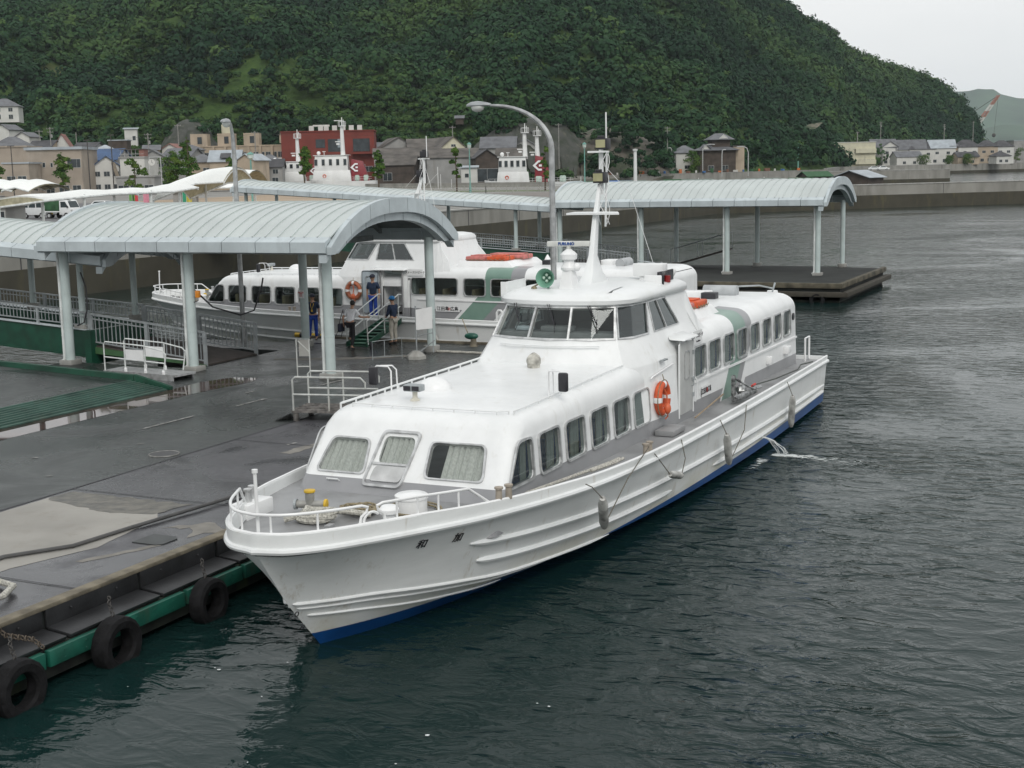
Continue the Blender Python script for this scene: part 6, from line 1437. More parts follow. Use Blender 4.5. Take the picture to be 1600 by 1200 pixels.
def building(name,label,u0,u1,vt,D,dep,roof,wm,rm,wins=(),zb=3.6,rot=0,rh=None,over=.5,group=None,sidew=(),extra=None,door=None):
    """u0..u1 pixel columns of the front at depth D, vt pixel row of the top; windows as fractions (x,z,w,h) of the front wall"""
    um=(u0+u1)/2; p=at(um,D,zb); W=(u1-u0)*pxm(D); ztop=atv(um,vt,D).z; Ht=ztop-zb
    T=thing(name,label,'building',p,FACE+R_(rot),group)
    if rh is None: rh=min(Ht*.35,W*.3) if roof!='flat' else 0
    H=Ht-rh; hw=W/2
    if roof=='flat':
        MB().box(-hw,hw,0,dep,0,Ht).build('wall',wm,T); b=MB(); b.box(-hw-.25,hw+.25,-.25,dep+.25,Ht,Ht+.35); b.build('roof',rm,T)
    else:
        if roof=='gy':
            MB().prism([(-hw,0),(hw,0),(hw,dep),(-hw,dep)],0,H-.001).build('wall',wm,T)
            b=MB(); b.extr([(-hw,0.0,H),(hw,0.0,H),(0,0.0,H+rh-.12)],(0,dep,0)); b.build('gable_wall',wm,T)
            b=MB()
            for s in(1,-1): b.extr([(s*(hw+over),-over,H-over*rh/hw),(0,-over,H+rh),(0,-over,H+rh-.18),(s*(hw+over),-over,H-over*rh/hw-.18)],(0,dep+2*over,0))
            b.build('roof',rm,T)
        elif roof=='gx':
            MB().box(-hw,hw,0,dep,0,H).build('wall',wm,T); b=MB(); b.extr([(-hw+.01,0.01,H),(-hw+.01,dep-.01,H),(-hw+.01,dep/2,H+rh-.12)],(W-.02,0,0)); b.build('gable_wall',wm,T)
            b=MB(); 
            for s in(0,1):
                y0=-over if s==0 else dep+over; b.extr([(-hw-over,y0,H-over*rh/(dep/2)),(-hw-over,dep/2,H+rh),(-hw-over,dep/2,H+rh-.18),(-hw-over,y0,H-over*rh/(dep/2)-.18)],(W+2*over,0,0))
            b.build('roof',rm,T)
        elif roof=='hip':
            MB().box(-hw,hw,0,dep,0,H).build('wall',wm,T); o=over; k=min(hw,dep/2)*.9; z0=H-.15
            b=MB(); b.add([(-hw-o,-o,z0),(hw+o,-o,z0),(hw+o,dep+o,z0),(-hw-o,dep+o,z0),(-hw+k,dep/2,H+rh),(hw-k,dep/2,H+rh),(-hw-o,-o,z0-.15),(hw+o,-o,z0-.15),(hw+o,dep+o,z0-.15),(-hw-o,dep+o,z0-.15)],[(0,1,5,4),(1,2,5),(2,3,4,5),(3,0,4),(0,6,7,1),(1,7,8,2),(2,8,9,3),(3,9,6,0),(9,8,7,6)]); b.build('roof',rm,T)
        elif roof=='shed':
            b=MB(); b.extr([(-hw,0,0),(-hw,dep,0),(-hw,dep,H+rh-.2),(-hw,0,H-.0)],(W,0,0)); b.build('wall',wm,T)
            b=MB(); b.extr([(-hw-o_,-over,H-.05) for o_ in(over,)]+[(-hw-over,dep+over,H+rh-.1),(-hw-over,dep+over,H+rh+.1),(-hw-over,-over,H+.15)],(W+2*over,0,0)); b.build('roof',rm,T)
    HH=H if roof!='flat' else Ht
    def win(x,z,w,h,side=0):
        b=MB(); d=.07
        if side==0: P=[(x-w/2-d,-.06,z-d),(x+w/2+d,-.06,z-d),(x+w/2+d,.03,z-d),(x-w/2-d,.03,z-d),(x-w/2-d,-.06,z+h+d),(x+w/2+d,-.06,z+h+d),(x+w/2+d,.03,z+h+d),(x-w/2-d,.03,z+h+d)]; b.hexa(P); f=b.build('window',WFRM,T)
        if side==0:
            MB().box(x-w/2,x+w/2,-.075,-.062,z,z+h).build('pane',PANE,f)
            if w>1.1: MB().box(x-.03,x+.03,-.1,-.076,z,z+h).build('mullion',WFRM,f)
        else:
            s=side; X=s*hw; f=MB().box(min(X-.03*s,X+.06*s),max(X-.03*s,X+.06*s),x-w/2-d,x+w/2+d,z-d,z+h+d).build('window',WFRM,T); MB().box(min(X+.062*s,X+.075*s),max(X+.062*s,X+.075*s),x-w/2,x+w/2,z,z+h).build('pane',PANE,f)
    for x,z,w,h in wins: win((x-.5)*W,z*HH,w,h)
    for sd,y,z,w,h in sidew: win(y*dep,z*HH,w,h,sd)
    if door: x,w,h=door; x=(x-.5)*W; MB().box(x-w/2,x+w/2,-.05,-.001,0,h).build('door',WDRK,T)
    if extra: extra(T,W,HH,dep)
    return T
HG='houses of the harbour town'
def grid(nx,nz,w,h,x0=.12,x1=.88,z0=.15,z1=.68): return [(x0+(x1-x0)*i/max(1,nx-1),z0+(z1-z0)*k/max(1,nz-1),w,h) for i in range(nx) for k in range(nz)]
def off_x(T,W,H,d):
    b=MB(); b.box(-W/2-.3,W/2+.35,-.5,d,H-.02,H+.6); b.build('eave_band',RSIL,T)
building('office_building','beige three-storey office at the left with grey eave band and narrow windows',46,131,234,318,14,'flat',WBEI,RSIL,[(.13,.42,.8,3.0),(.17,.42,.8,3.0),(.31,.62,.55,1.0),(.45,.62,.45,.9),(.78,.60,1.1,1.9),(.86,.60,1.1,1.9),(.94,.60,.8,1.9),(.16,.1,1.6,1.5),(.4,.05,1.8,1.6),(.65,.05,2.2,1.6),(.88,.05,1.8,1.6)],rot=2,group=HG,extra=off_x)
building('office_building','plain beige block at the far left edge beside the taller office',-60,46,231,330,12,'flat',WBEI,WBEI,[(.2,.3,1.2,1.2)],rot=2,group=HG)
building('office_building','low beige wing with two wide windows in front of the office',8,48,256,308,9,'flat',WBEI,RSIL,[(.3,.38,1.8,1.7),(.72,.38,1.8,1.7)],rot=2,group=HG)
building('house','two-storey house with bright blue tiled roof right of the beige office',134,186,232,345,10,'gx',WGRY,RBLU,grid(3,2,1.6,1.2),rot=-8,group=HG,rh=2.6)
building('house','pale house with blue lower roof and white gable beside the blue-roofed house',150,188,243,330,9,'gy',WWHT,RBLU,grid(3,2,1.3,1.1,z1=.6),rot=14,group=HG,rh=2.2)
def yane(T,W,H,d):
    for k in range(7): 
        x=-W/2+.3+W*.9*k/6; MB().bar((x,.2,H+.1),(x,.2,H+2.0),.09,.09,up=(0,1,0)).build('roof_post',WFRM,T)
    MB().box(-W/2,W/2-.1,0,.1,H+.9,H+1.0).build('roof_rail',WFRM,T); MB().box(-W/2,W/2+.2,-.3,5,H+2.0,H+2.15).build('terrace_roof',RBRN,T); MB().box(W/2-1.2,W/2,.0,3,H,H+2).build('brown_hut',RRED,T)
    b=MB(); b.hexa([(-W/2-1.8,-1.0,H*.85),(-W/2-.9,-1.0,H*.85),(-W/2+.9,-2.4,H*.3),(-W/2-.0,-2.4,H*.3),(-W/2-1.8,-1.0,H*.85+.3),(-W/2-.9,-1.0,H*.85+.3),(-W/2+.9,-2.4,H*.3+.3),(-W/2-.0,-2.4,H*.3+.3)]); b.build('outside_stair',mat('rusty stair',(.2,.17,.13),.8),T)
building('shop_house','white shop house with roof terrace and slanting outside stair',190,229,247,330,10,'flat',WWHT,WGRY,[(.3,.2,1.2,1.2),(.75,.2,1.4,2.0)],rot=-4,group=HG,extra=yane)
building('garage_row','low pale garage wall with three dark doors behind the white tent roof',183,243,277,312,5,'flat',WGRY,WGRY,[(.18,.05,2.4,1.7),(.5,.05,2.4,1.7),(.85,.05,2.0,1.7)],rot=-4,group=HG)
building('house','small house with pale gable behind the shop house',226,258,234,372,9,'gy',WGRY,RGRY,grid(2,2,1.3,1.1),rot=8,group=HG)
building('house','grey-roofed house behind the round-dial clock',254,300,231,380,10,'gx',WGRY,RGRY,grid(3,2,1.5,1.2),rot=-12,group=HG)
building('house','tan house with grey tiled roof between the two tall trees',296,336,240,350,9,'hip',WTAN,RGRY,[(.3,.2,1.5,1.2),(.75,.2,1.5,1.2),(.7,.62,1.5,1.1)],rot=6,group=HG)
def solar(T,W,H,d): 
    MB().extr([(-W*.15,-.1,H+.5),(W*.2,-.1,H+.5),(W*.2,d*.28,H+1.7),(-W*.15,d*.28,H+1.7)],(0,-.1,.1)).build('solar_panel',RDRK,T)
building('house','tan house with silver roof and a solar heater panel',330,376,234,345,9,'gx',WTAN,RSIL,[(.25,.3,1.6,1.3),(.7,.3,1.2,1.3)],rot=4,group=HG,extra=solar,rh=2.6)
building('house','small tan house with silver gable roof beside the green lantern lamp',372,400,240,340,8,'gy',WTAN,RSIL,[(.3,.3,1.0,1.4),(.7,.3,1.0,1.4)],rot=-18,group=HG)
building('house','low grey-roofed house in front of the apartment block right wing',392,446,241,372,10,'hip',WGRY,RGRY,grid(3,1,1.4,1.1,z0=.3),rot=0,group=HG)
def flats(T,W,H,d):
    for x0,x1 in((-.5,-.32),(-.21,-.035),(.07,.235)):
        t_=MB().box(W*x0,W*x1,.2,6,H+.36,H+4.2).build('stair_tower',WTAN,T); MB().box(W*(x0*.45+x1*.55)-.7,W*(x0*.45+x1*.55)+.7,.12,.18,H+1.0,H+3.2).build('tower_opening',PANE,t_)
    b=MB(); b.lathe((-W*.12,3,H+4.25),[(1.6,0),(1.7,.4),(1.7,2.6),(1.2,3.1),(.1,3.3)],16); b.build('water_tank',WCRM,T,smooth=True)
    for i in range(9): MB().box(-W/2+W*i/8-.35,-W/2+W*i/8+.35,-1.6,-.1,0,H-.1).build('pier',WTAN,T)
    for z in(.28,.62): MB().box(-W/2,W/2,-1.5,-.12,H*z,H*z+.5).build('gallery_slab',WTAN,T)
building('apartment_block','beige apartment block with three stair towers and a round water tank',302,446,229,440,14,'flat',WTAN,WTAN,grid(15,3,1.5,1.7,.04,.96,.05,.72),rot=2,group=HG,extra=flats)
def redx(T,W,H,d):
    for x0,x1,z0,z1 in((.37,.47,.70,.86),(.50,.64,.62,.86),(.77,.95,.62,.86)):
        MB().box((x0-.5)*W,(x1-.5)*W,-.1,-.02,z0*H,z1*H).build('recess',PANE,T)
    MB().box(.26*W,.52*W,-2.2,-.12,.57*H,.60*H).build('balcony',WRED,T); MB().box(-W*.0,.16*W,-1.2,-.12,.57*H,.62*H).build('balcony',WRED,T)
    for i in range(8): MB().box(.26*W+i*.035*W,.26*W+i*.035*W+.08,-2.1,-2.0,.60*H,.66*H).build('balcony_rail',RDRK,T)
    MB().box(.105*W,.17*W,-.14,-.05,.70*H,.86*H).build('blue_shutter',mat('grey blue shutter',(.25,.3,.33),.6),T)
    for k in range(7):
        x=-W*.22+k*W*.09 if k>1 else -W*.2+k*W*.1; MB().box(x,x+1.5,1.0,1.9,H+.36,H+1.9).build('roof_sign_box',WWHT,T)
    MB().box(-W*.16,W*.02,2,2.4,H+1.7,H+2.2).build('sign_girder',WWHT,T)
building('red_building','large brick-red building behind the white survey ships',443,587,206,432,16,'flat',WRED,WRED,[(.85,.24,2.4,2.2),(.93,.24,2.4,1.6),(.6,.12,3,1.8),(.45,.12,2.6,1.8)],rot=3,group=HG,extra=redx)
building('warehouse','grey warehouse with shallow gable facing the harbour',598,652,214,440,22,'gy',WGRY,RBRN,[(.3,.28,1.8,1.0),(.62,.28,1.8,1.0)],rot=14,group=HG,rh=3.2)
building('hall','cream hall with two dark windows and a round gable vent',690,730,213,425,24,'gy',WCRM,RBRN,[(.27,.3,1.8,2.2),(.75,.3,1.8,2.2),(.5,1.0,1.4,.7)],rot=20,group=HG,rh=3.2)
building('long_shed','cream side range of the hall under a long grey roof',640,695,216,432,12,'gx',WCRM,RBRN,[(.5,.5,2.2,1.0)],rot=6,group=HG,rh=2.5)
building('long_shed','long low shed with dark weathered board roof behind the trawler masts',586,690,230,415,14,'gx',WGRY,RBRN,[(.2,.3,2,1.2),(.8,.3,2,1.2)],rot=4,group=HG,rh=2.6)
building('long_shed','dark open boat shed with a brown roof left of the black shed',588,648,243,398,12,'gx',WDRK,RBRN,[(.3,.2,2.5,2.2)],rot=-4,group=HG,rh=2.5)
building('long_shed','grey board shed under a wide dark roof behind the pale lantern lamp',668,748,231,402,16,'gx',WGRY,RBRN,[],rot=3,group=HG,rh=2.6)
building('boat_shed','black open-fronted boat shed with a tall gable',744,779,233,396,12,'gy',WDRK,RDRK,[(.5,.05,7,3.6)],rot=12,group=HG,rh=2.2)
building('hut','small white harbour hut with pale roof near the quay rail',721,746,259,372,4,'shed',WWHT,RSIL,[(.35,.4,1.0,1.0)],rot=0,group=HG,rh=.5)
building('house','dark grey house with blue-grey roof above the boat shed',752,806,213,448,10,'gx',WGRY,RGRY,[(.65,.3,1.8,1.5),(.88,.3,1.8,1.5)],rot=-4,group=HG,zb=5)
building('house','grey house partly hidden behind the twin ship masts',804,838,216,452,9,'gy',WGRY,RGRY,[(.4,.3,1.8,1.5)],rot=-8,group=HG,zb=5)
building('shed','brown gable shed between the boat shed and the white tugboat',776,818,231,412,8,'gx',WDRK,RBRN,[],rot=-6,group=HG)
for k,(u0,u1,vt,D,rf,wm_,rm_,lab) in enumerate(((116,150,222,400,'gx',WGRY,RDRK,'dark-roofed house left behind the blue-roofed house'),(150,178,226,395,'hip',WWHT,RSIL,'white house with light metal roof above the blue roofs'),(228,252,226,420,'gx',WTAN,RGRY,'tan house below the left foot of the rock mound'),(256,282,224,425,'gy',WWHT,RRED,'white gabled house with reddish roof below the rock mound'),(282,306,226,418,'hip',WGRY,RGRY,'grey hip-roofed house beside the apartment block'),(404,442,248,350,'gx',WGRY,RDRK,'dark low roof between the lantern lamp and the left ship'),(585,612,222,450,'gx',WWHT,RGRY,'white house with grey roof right behind the red building'),(30,52,206,440,'gy',WWHT,RGRY,'little white gabled house above the wide tiled house'))): building('house',lab,u0,u1,vt,D,9,rf,wm_,rm_,[(.25,.15,1.5,1.2),(.7,.15,1.5,1.2),(.3,.6,1.5,1.1),(.72,.6,1.3,1.1)],zb=4.5,rot=(-9,5,12,-4)[k%4],group=HG)
# hillside houses at the left
building('house','white two-storey house high on the slope at the left edge',-18,29,153,492,10,'hip',WWHT,RGRY,[(.35,.2,1.6,1.6),(.75,.2,1.4,1.5),(.35,.65,1.6,1.3),(.75,.65,1.4,1.3)],zb=28,rot=10,group=HG,rh=2.8)
building('house','cream house with grey roof below the white hillside house',-6,19,194,470,8,'gy',WWHT,RGRY,[(.5,.3,2.2,1.4)],zb=13,rot=-14,group=HG)
building('house','wide grey tiled house at the left behind the beige office',-10,50,213,400,10,'hip',WGRY,RGRY,grid(3,1,1.5,1.2,z0=.5),rot=8,group=HG,rh=3)
building('house','low brown house with dark gable roof behind the office roof edge',48,84,219,420,9,'gx',WTAN,RDRK,grid(2,1,1.6,1.2,z0=.5),rot=-6,group=HG)
building('house','white steep-gabled house with a red-brown roof',88,116,209,425,9,'gy',WWHT,RRED,[(.5,.75,1.2,1.2),(.3,.4,1.3,1.2),(.7,.4,1.3,1.2)],rot=10,group=HG,rh=4.5)
building('house','small white and brown house perched on the slope left of the rock mound',196,215,199,470,6,'shed',WWHT,RSIL,[(.75,.35,1.0,1.4)],zb=18,rot=12,group=HG,rh=.6)
building('carport','flat silver carport roof just below the small hillside house',172,201,220,450,5,'flat',WDRK,RSIL,[],zb=9.5,rot=0,group=HG)
building('hut','tiny tan hut beside the pale scar above the red building',437,450,205,470,5,'gy',WTAN,RBRN,[(.5,.3,1.2,1)],zb=18,rot=10,group=HG)
building('hut','small dark shelter among the bushes on the slope at centre',712,724,180,500,5,'gx',WDRK,RGRY,[],zb=24,rot=0,group=HG)
# middle ground at the fishing harbour
building('container','small white box cabin left of the grey huts under the quarry',953,964,247,480,4,'flat',WWHT,WWHT,[],rot=5,group=HG)
building('hut','grey double hut with dark doorways under the quarry face',965,985,248.5,482,4,'flat',WGRY,WGRY,[(.3,.3,.8,1.2),(.65,.1,.9,2)],rot=5,group=HG)
def trad(T,W,H,d):
    hw=W/2
    up=MB().box(-hw*.25,hw*.75,2,d-1,H,H+3.6).build('upper_storey',WDRK,T)
    b=MB(); o=1.4; z0=H+3.6; b.add([(-hw*.25-o,2-o,z0),(hw*.75+o,2-o,z0),(hw*.75+o,d-1+o,z0),(-hw*.25-o,d-1+o,z0),(0,d/2,z0+2.2),(hw*.5,d/2,z0+2.2),(-hw*.25-o,2-o,z0-.2),(hw*.75+o,2-o,z0-.2),(hw*.75+o,d-1+o,z0-.2),(-hw*.25-o,d-1+o,z0-.2)],[(0,1,5,4),(1,2,5),(2,3,4,5),(3,0,4),(0,6,7,1),(1,7,8,2),(2,8,9,3),(3,9,6,0),(9,8,7,6)]); b.build('upper_roof',RGRY,T)
    b=MB(); b.extr([(hw*.1,1.2,z0+.3),(hw*.62,1.2,z0+.3),(hw*.36,1.2,z0+1.7)],(0,.3,0)); b.build('white_gable',WWHT,T)
    b=MB(); b.extr([(-hw*.95,-.2,H+.1),(-hw*.45,-.2,H+.1),(-hw*.7,-.2,H+1.7)],(0,.3,0)); b.build('white_gable',WWHT,T)
    b=MB(); 
    for s_ in(1,-1): b.extr([(-hw*.7,-.6,H+2.0),(-hw*.7+s_*hw*.34,-.6,H+.1),(-hw*.7+s_*hw*.34,-.6,H-.1),(-hw*.7,-.6,H+1.75)],(0,5,0))
    b.build('porch_roof',RGRY,T)
building('traditional_house','old two-tiered Japanese house with grey tiled roofs and white gables',1094,1150,224,488,11,'hip',WDRK,RGRY,[(.3,.2,2,1.6),(.7,.2,2,1.6)],rot=4,group=HG,rh=2.2,over=1.2,extra=trad)
building('outbuilding','tan plastered outbuilding at the right side of the old house',1146,1163,229,490,8,'flat',WTAN,RBRN,[],rot=4,group=HG)
building('house','low grey-roofed house half hidden by bushes left of the old house',1056,1092,227,500,8,'hip',WWHT,RGRY,[(.5,.3,2,1.2)],rot=10,group=HG)
# right shore
def creamx(T,W,H,d):
    for k in(0,1): MB().box(W*.06,W*.5,-1.3,-.12,H*(.12+.45*k),H*(.3+.45*k)).build('balcony',WCRM,T)
building('flats','cream two-storey flats with long balconies on the right shore',1295,1368,223,715,14,'flat',WCRM,WWHT,[(.58+.09*i,.14+.44*k,1.6,2.1) for i in range(5) for k in(0,1)],zb=4.6,rot=2,group=HG,extra=creamx)
RH=[(1362,1402,217,'gx',WGRY,RGRY,'grey house directly behind the cream flats'),(1378,1403,221,'gy',WWHT,RGRY,'white gabled house just right of the cream flats'),(1400,1446,218,'gx',WWHT,RGRY,'white house with long grey roof, third on the right shore'),(1420,1462,220,'hip',WWHT,RDRK,'white house with dark hipped roof in mid shore row'),(1452,1492,218,'gx',WWHT,RSIL,'white house with light silver-blue roof on the right shore'),(1484,1500,223,'hip',WTAN,RGRY,'narrow tan house squeezed in the shore row'),(1496,1532,218,'hip',WWHT,RDRK,'pale house with pyramid dark roof on the right shore'),(1528,1558,219,'hip',WTAN,RDRK,'tan house with dark roof near the row end'),(1553,1584,219,'hip',WWHT,RDRK,'last white house before the grey warehouse'),(1400,1442,236,'gx',WWHT,RGRY,'lower annexe with porch roof in front of the third shore house'),(1496,1530,237,'gx',WTAN,RDRK,'low dark-roofed annexe near the hedges'),(1556,1580,236,'hip',WWHT,RDRK,'small dark-roofed annexe near the right end')]
for u0,u1,vt,rf,wm_,rm_,lab in RH:
    D=770 if vt<230 else 752
    building('house',lab,u0,u1,vt,D,9,rf,wm_,rm_,[(.22,.15,1.8,1.6),(.6,.15,2.2,1.8),(.3,.62,1.8,1.3),(.72,.62,1.8,1.3)] if vt<230 else [(.3,.2,1.6,1.4),(.7,.2,1.6,1.4)],zb=4.6,rot=random.choice((-6,4,8)),group=HG)
building('warehouse','plain grey-white warehouse at the right edge of the shore',1583,1690,219,800,20,'flat',WGRY,RSIL,[],zb=4.6,rot=0,group=HG)
# ------------------------------------------------------------------ sea walls and quays
SEAW=mat('sea wall concrete',(.27,.265,.24),.9,var=.12,scale=.35,bump=.4,bscale=4,sc=(1,1,.4),dirt=((.12,.115,.10),.3,.75))
TIDE=mat('weedy tidal concrete',(.05,.047,.034),.9,var=.3,scale=.5,bump=.6,bscale=3,col2=(.045,.042,.03),dirt=((.13,.12,.05),.8,.5))
def wall(name,label,pts,z1,th=1.2,joint=12,tide=1.5,group=None,cap=True):
    T=thing(name,label,'sea wall',(pts[0][0],pts[0][1],0),0,group); P=[Vector((x-pts[0][0],y-pts[0][1],0)) for x,y in pts]
    N=[]
    for i in range(len(P)):
        d=(P[min(i+1,len(P)-1)]-P[max(i-1,0)]).normalized(); N.append(Vector((d.y,-d.x,0)))
    def strip(z0,z1_,o0,o1,m,nm):
        b=MB(); rings=[[P[i]+N[i]*o0+Vector((0,0,z0)),P[i]+N[i]*o1+Vector((0,0,z0)),P[i]+N[i]*o1+Vector((0,0,z1_)),P[i]+N[i]*o0+Vector((0,0,z1_))] for i in range(len(P))]; b.loft(rings); return b.build(nm,m,T)
    strip(tide,z1,-th,0,SEAW,'wall_face'); strip(-1,tide,-th,.06,TIDE,'tidal_band')
    if cap: strip(z1,z1+.12,-th-.05,.08,CONC,'coping')
    b=MB()
    for i in range(len(P)-1):
        L_=(P[i+1]-P[i]).length; k=int(L_/joint)
        for j in range(1,k+1):
            p=P[i].lerp(P[i+1],j/(k+1)); b.bar(p+N[i]*.01+Vector((0,0,tide)),p+N[i]*.01+Vector((0,0,z1)),.06,.05,up=(1,0,0))
    if b.v: b.build('joint',RDRK,T)
    return T
WGp='concrete sea walls and jetties'
wall('sea_wall','long concrete sea wall with a green-brown tide band behind the pontoons',[(SW+.3,-20),(SW+.3,196)],3.35,1.2,12,1.9,group=WGp)
wall('breakwater','stained concrete breakwater running right from behind the far canopy',[(SW+.3,196),(-52,204),(-43,214),(-20.9,232.6),(60,300)],3.55,2.6,16,2.0,group=WGp)
J=[at(u,D) for u,D in((1290,430),(1484,435))]; wall('jetty','short concrete jetty behind the breakwater with a parked car on it',[(p.x,p.y) for p in J],4.3,8,14,group=WGp)
J=[at(u,D) for u,D in((880,443),(1000,453),(1100,466),(1292,516))]; wall('quay_wall','low grey quay wall behind the moored fishing boats',[(p.x,p.y) for p in J],4.6,1,14,group=WGp)
J=[at(u,D) for u,D in((1292,516),(1312,695),(1620,785),(2000,850))]; wall('sea_wall','long sea wall in front of the right shore houses',[(p.x,p.y) for p in J],5.0,1.2,18,group=WGp)
J=[at(u,D) for u,D in((410,386),(560,352),(700,318),(860,292))]; 
T=thing('parapet','low grey parapet wall between the sandy lot and the ship quay','wall',(J[0].x,J[0].y,3.3)); b=MB(); b.loft([[Vector((p.x-J[0].x,p.y-J[0].y,0))+o for o in(Vector((0,0,0)),Vector((.3,.3,0)),Vector((.3,.3,1.1)),Vector((0,0,1.1)))] for p in J]); b.build('wall_face',SEAW,T)
# railings along the apron
def fence(label,P,h=1.1,n=40,m=STEEL,z=3.3,name='railing'):
    T=thing(name,label,'railing',(P[0].x,P[0].y,z)); 
    for a,c in zip(P,P[1:]):
        a=Vector((a.x-P[0].x,a.y-P[0].y,0));c=Vector((c.x-P[0].x,c.y-P[0].y,0)); b=MB()
        for q in(.35,.7,1): b.bar(a+Vector((0,0,h*q)),c+Vector((0,0,h*q)),.05,.06)
        b.build('rail',m,T); b=MB()
        k=max(2,int((c-a).length/2.4))
        for i in range(k+1): p=a.lerp(c,i/k); b.bar(p,p+Vector((0,0,h)),.08,.08,up=(1,0,0))
        b.build('post_row',m,T)
    return T
fence('grey slope railing rising beside the brown apron',[at(620,232),at(760,222),at(890,214)],m=mat('pale steel rail',(.34,.34,.31),.6))
fence('second grey railing behind the slope railing',[at(600,262),at(760,245),at(895,232)],m=mat('pale steel rail',(.34,.34,.31),.6))
b_=[Vector((SW-.8,y,0)) for y in(46,60)]; fence('white picket railing on the quay behind the left canopy',[Vector((SW-.9,44,0)),Vector((SW-.9,66,0))],1.1,m=WPIPE)
T=thing('handrail_fence','dark brown posts of the stairway rail below the long rear canopy','railing',(SW+1.2,86,2.4)); b=MB()
for i in range(9): b.box(-.06,.06,i*2.2-.06,i*2.2+.06,0,1.0+.0*i)
b.box(-.05,.05,0,17.6,.85,.95); b.build('rail',WDRK,T)
# ------------------------------------------------------------------ white membrane walkway roof and its posts
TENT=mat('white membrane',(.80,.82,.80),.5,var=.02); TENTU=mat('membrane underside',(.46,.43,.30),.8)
def tent(label,P,w,th=.03,posts=True,rise=.5,group='white membrane roofs by the car park'):
    """P: list of ridge points (Vector); w across vector"""
    T=thing('membrane_roof',label,'canopy roof',(P[0].x,P[0].y,0),0,group); o=Vector((P[0].x,P[0].y,0)); W=Vector(w); vs=[];N=8
    dense=[]
    for a,c in zip(P,P[1:]):
        k=max(2,int((c-a).length/1.2)); dense+=[a.lerp(c,i/k) for i in range(k)]
    dense.append(P[-1]); b=MB()
    rows=[]
    for i,p in enumerate(dense):
        sc=.06*math.sin(i*1.3)
        rows.append([p-o+W*(2*j/N-1)+Vector((0,0,-rise*(2*j/N-1)**2+sc*(1-abs(2*j/N-1)))) for j in range(N+1)])
    b.loft(rows,closed=False,cap0=False,cap1=False); b.build('membrane',TENT,T,smooth=50)
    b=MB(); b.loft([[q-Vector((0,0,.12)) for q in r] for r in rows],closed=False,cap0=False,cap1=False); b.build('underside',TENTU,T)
    b=MB(); b.tube([r[0]-Vector((0,0,.05)) for r in rows],.09,6); b.tube([r[-1]-Vector((0,0,.05)) for r in rows],.09,6)
    for i in range(0,len(rows),7): b.tube([q-Vector((0,0,.2)) for q in rows[i]],.06,5)
    b.build('steel_edge',WPIPE,T)
    if posts:
        for i in range(2,len(rows),7):
            for j in(1,N-1):
                q=rows[i][j]; MB().cyl((q.x,q.y,3.3),(q.x,q.y,q.z),.11,n=8).build('post',WPIPE,T)
    return T
tent('long white membrane walkway roof in front of the parked vans',[atv(-90,322,92),atv(30,306,97),atv(130,297,104),atv(235,293,112),atv(275,287,116)],(_r.x*.3+.0,2.6,0),rise=.35)
tent('white membrane roof rising and falling above the banners',[atv(268,287,118),atv(300,275,121),atv(330,263,124),atv(372,261,128)],(-1.4,4.2,0),rise=1.3)
tent('white vaulted end of the membrane roof behind the tall lamp',[atv(340,266,140),atv(400,265,140),],(-1.5,4.5,0),rise=1.7)
for k,(u0,u1) in enumerate(((-30,25),(12,52),(36,78))): tent(('leftmost','middle','rightmost')[k]+' of the three small white tent roofs in front of the office',[atv(u0,285-0*k,150),atv((u0+u1)/2,280,150),atv(u1,286,150)],(-.3,3.5,0),rise=.8,posts=False,group='small white tent roofs')
building('kiosk','grey ticket kiosk below the white walkway at the left edge',-60,12,324,98,4,'flat',WGRY,WGRY,[(.92,.3,.3,1.0)],zb=3.3,rot=0)
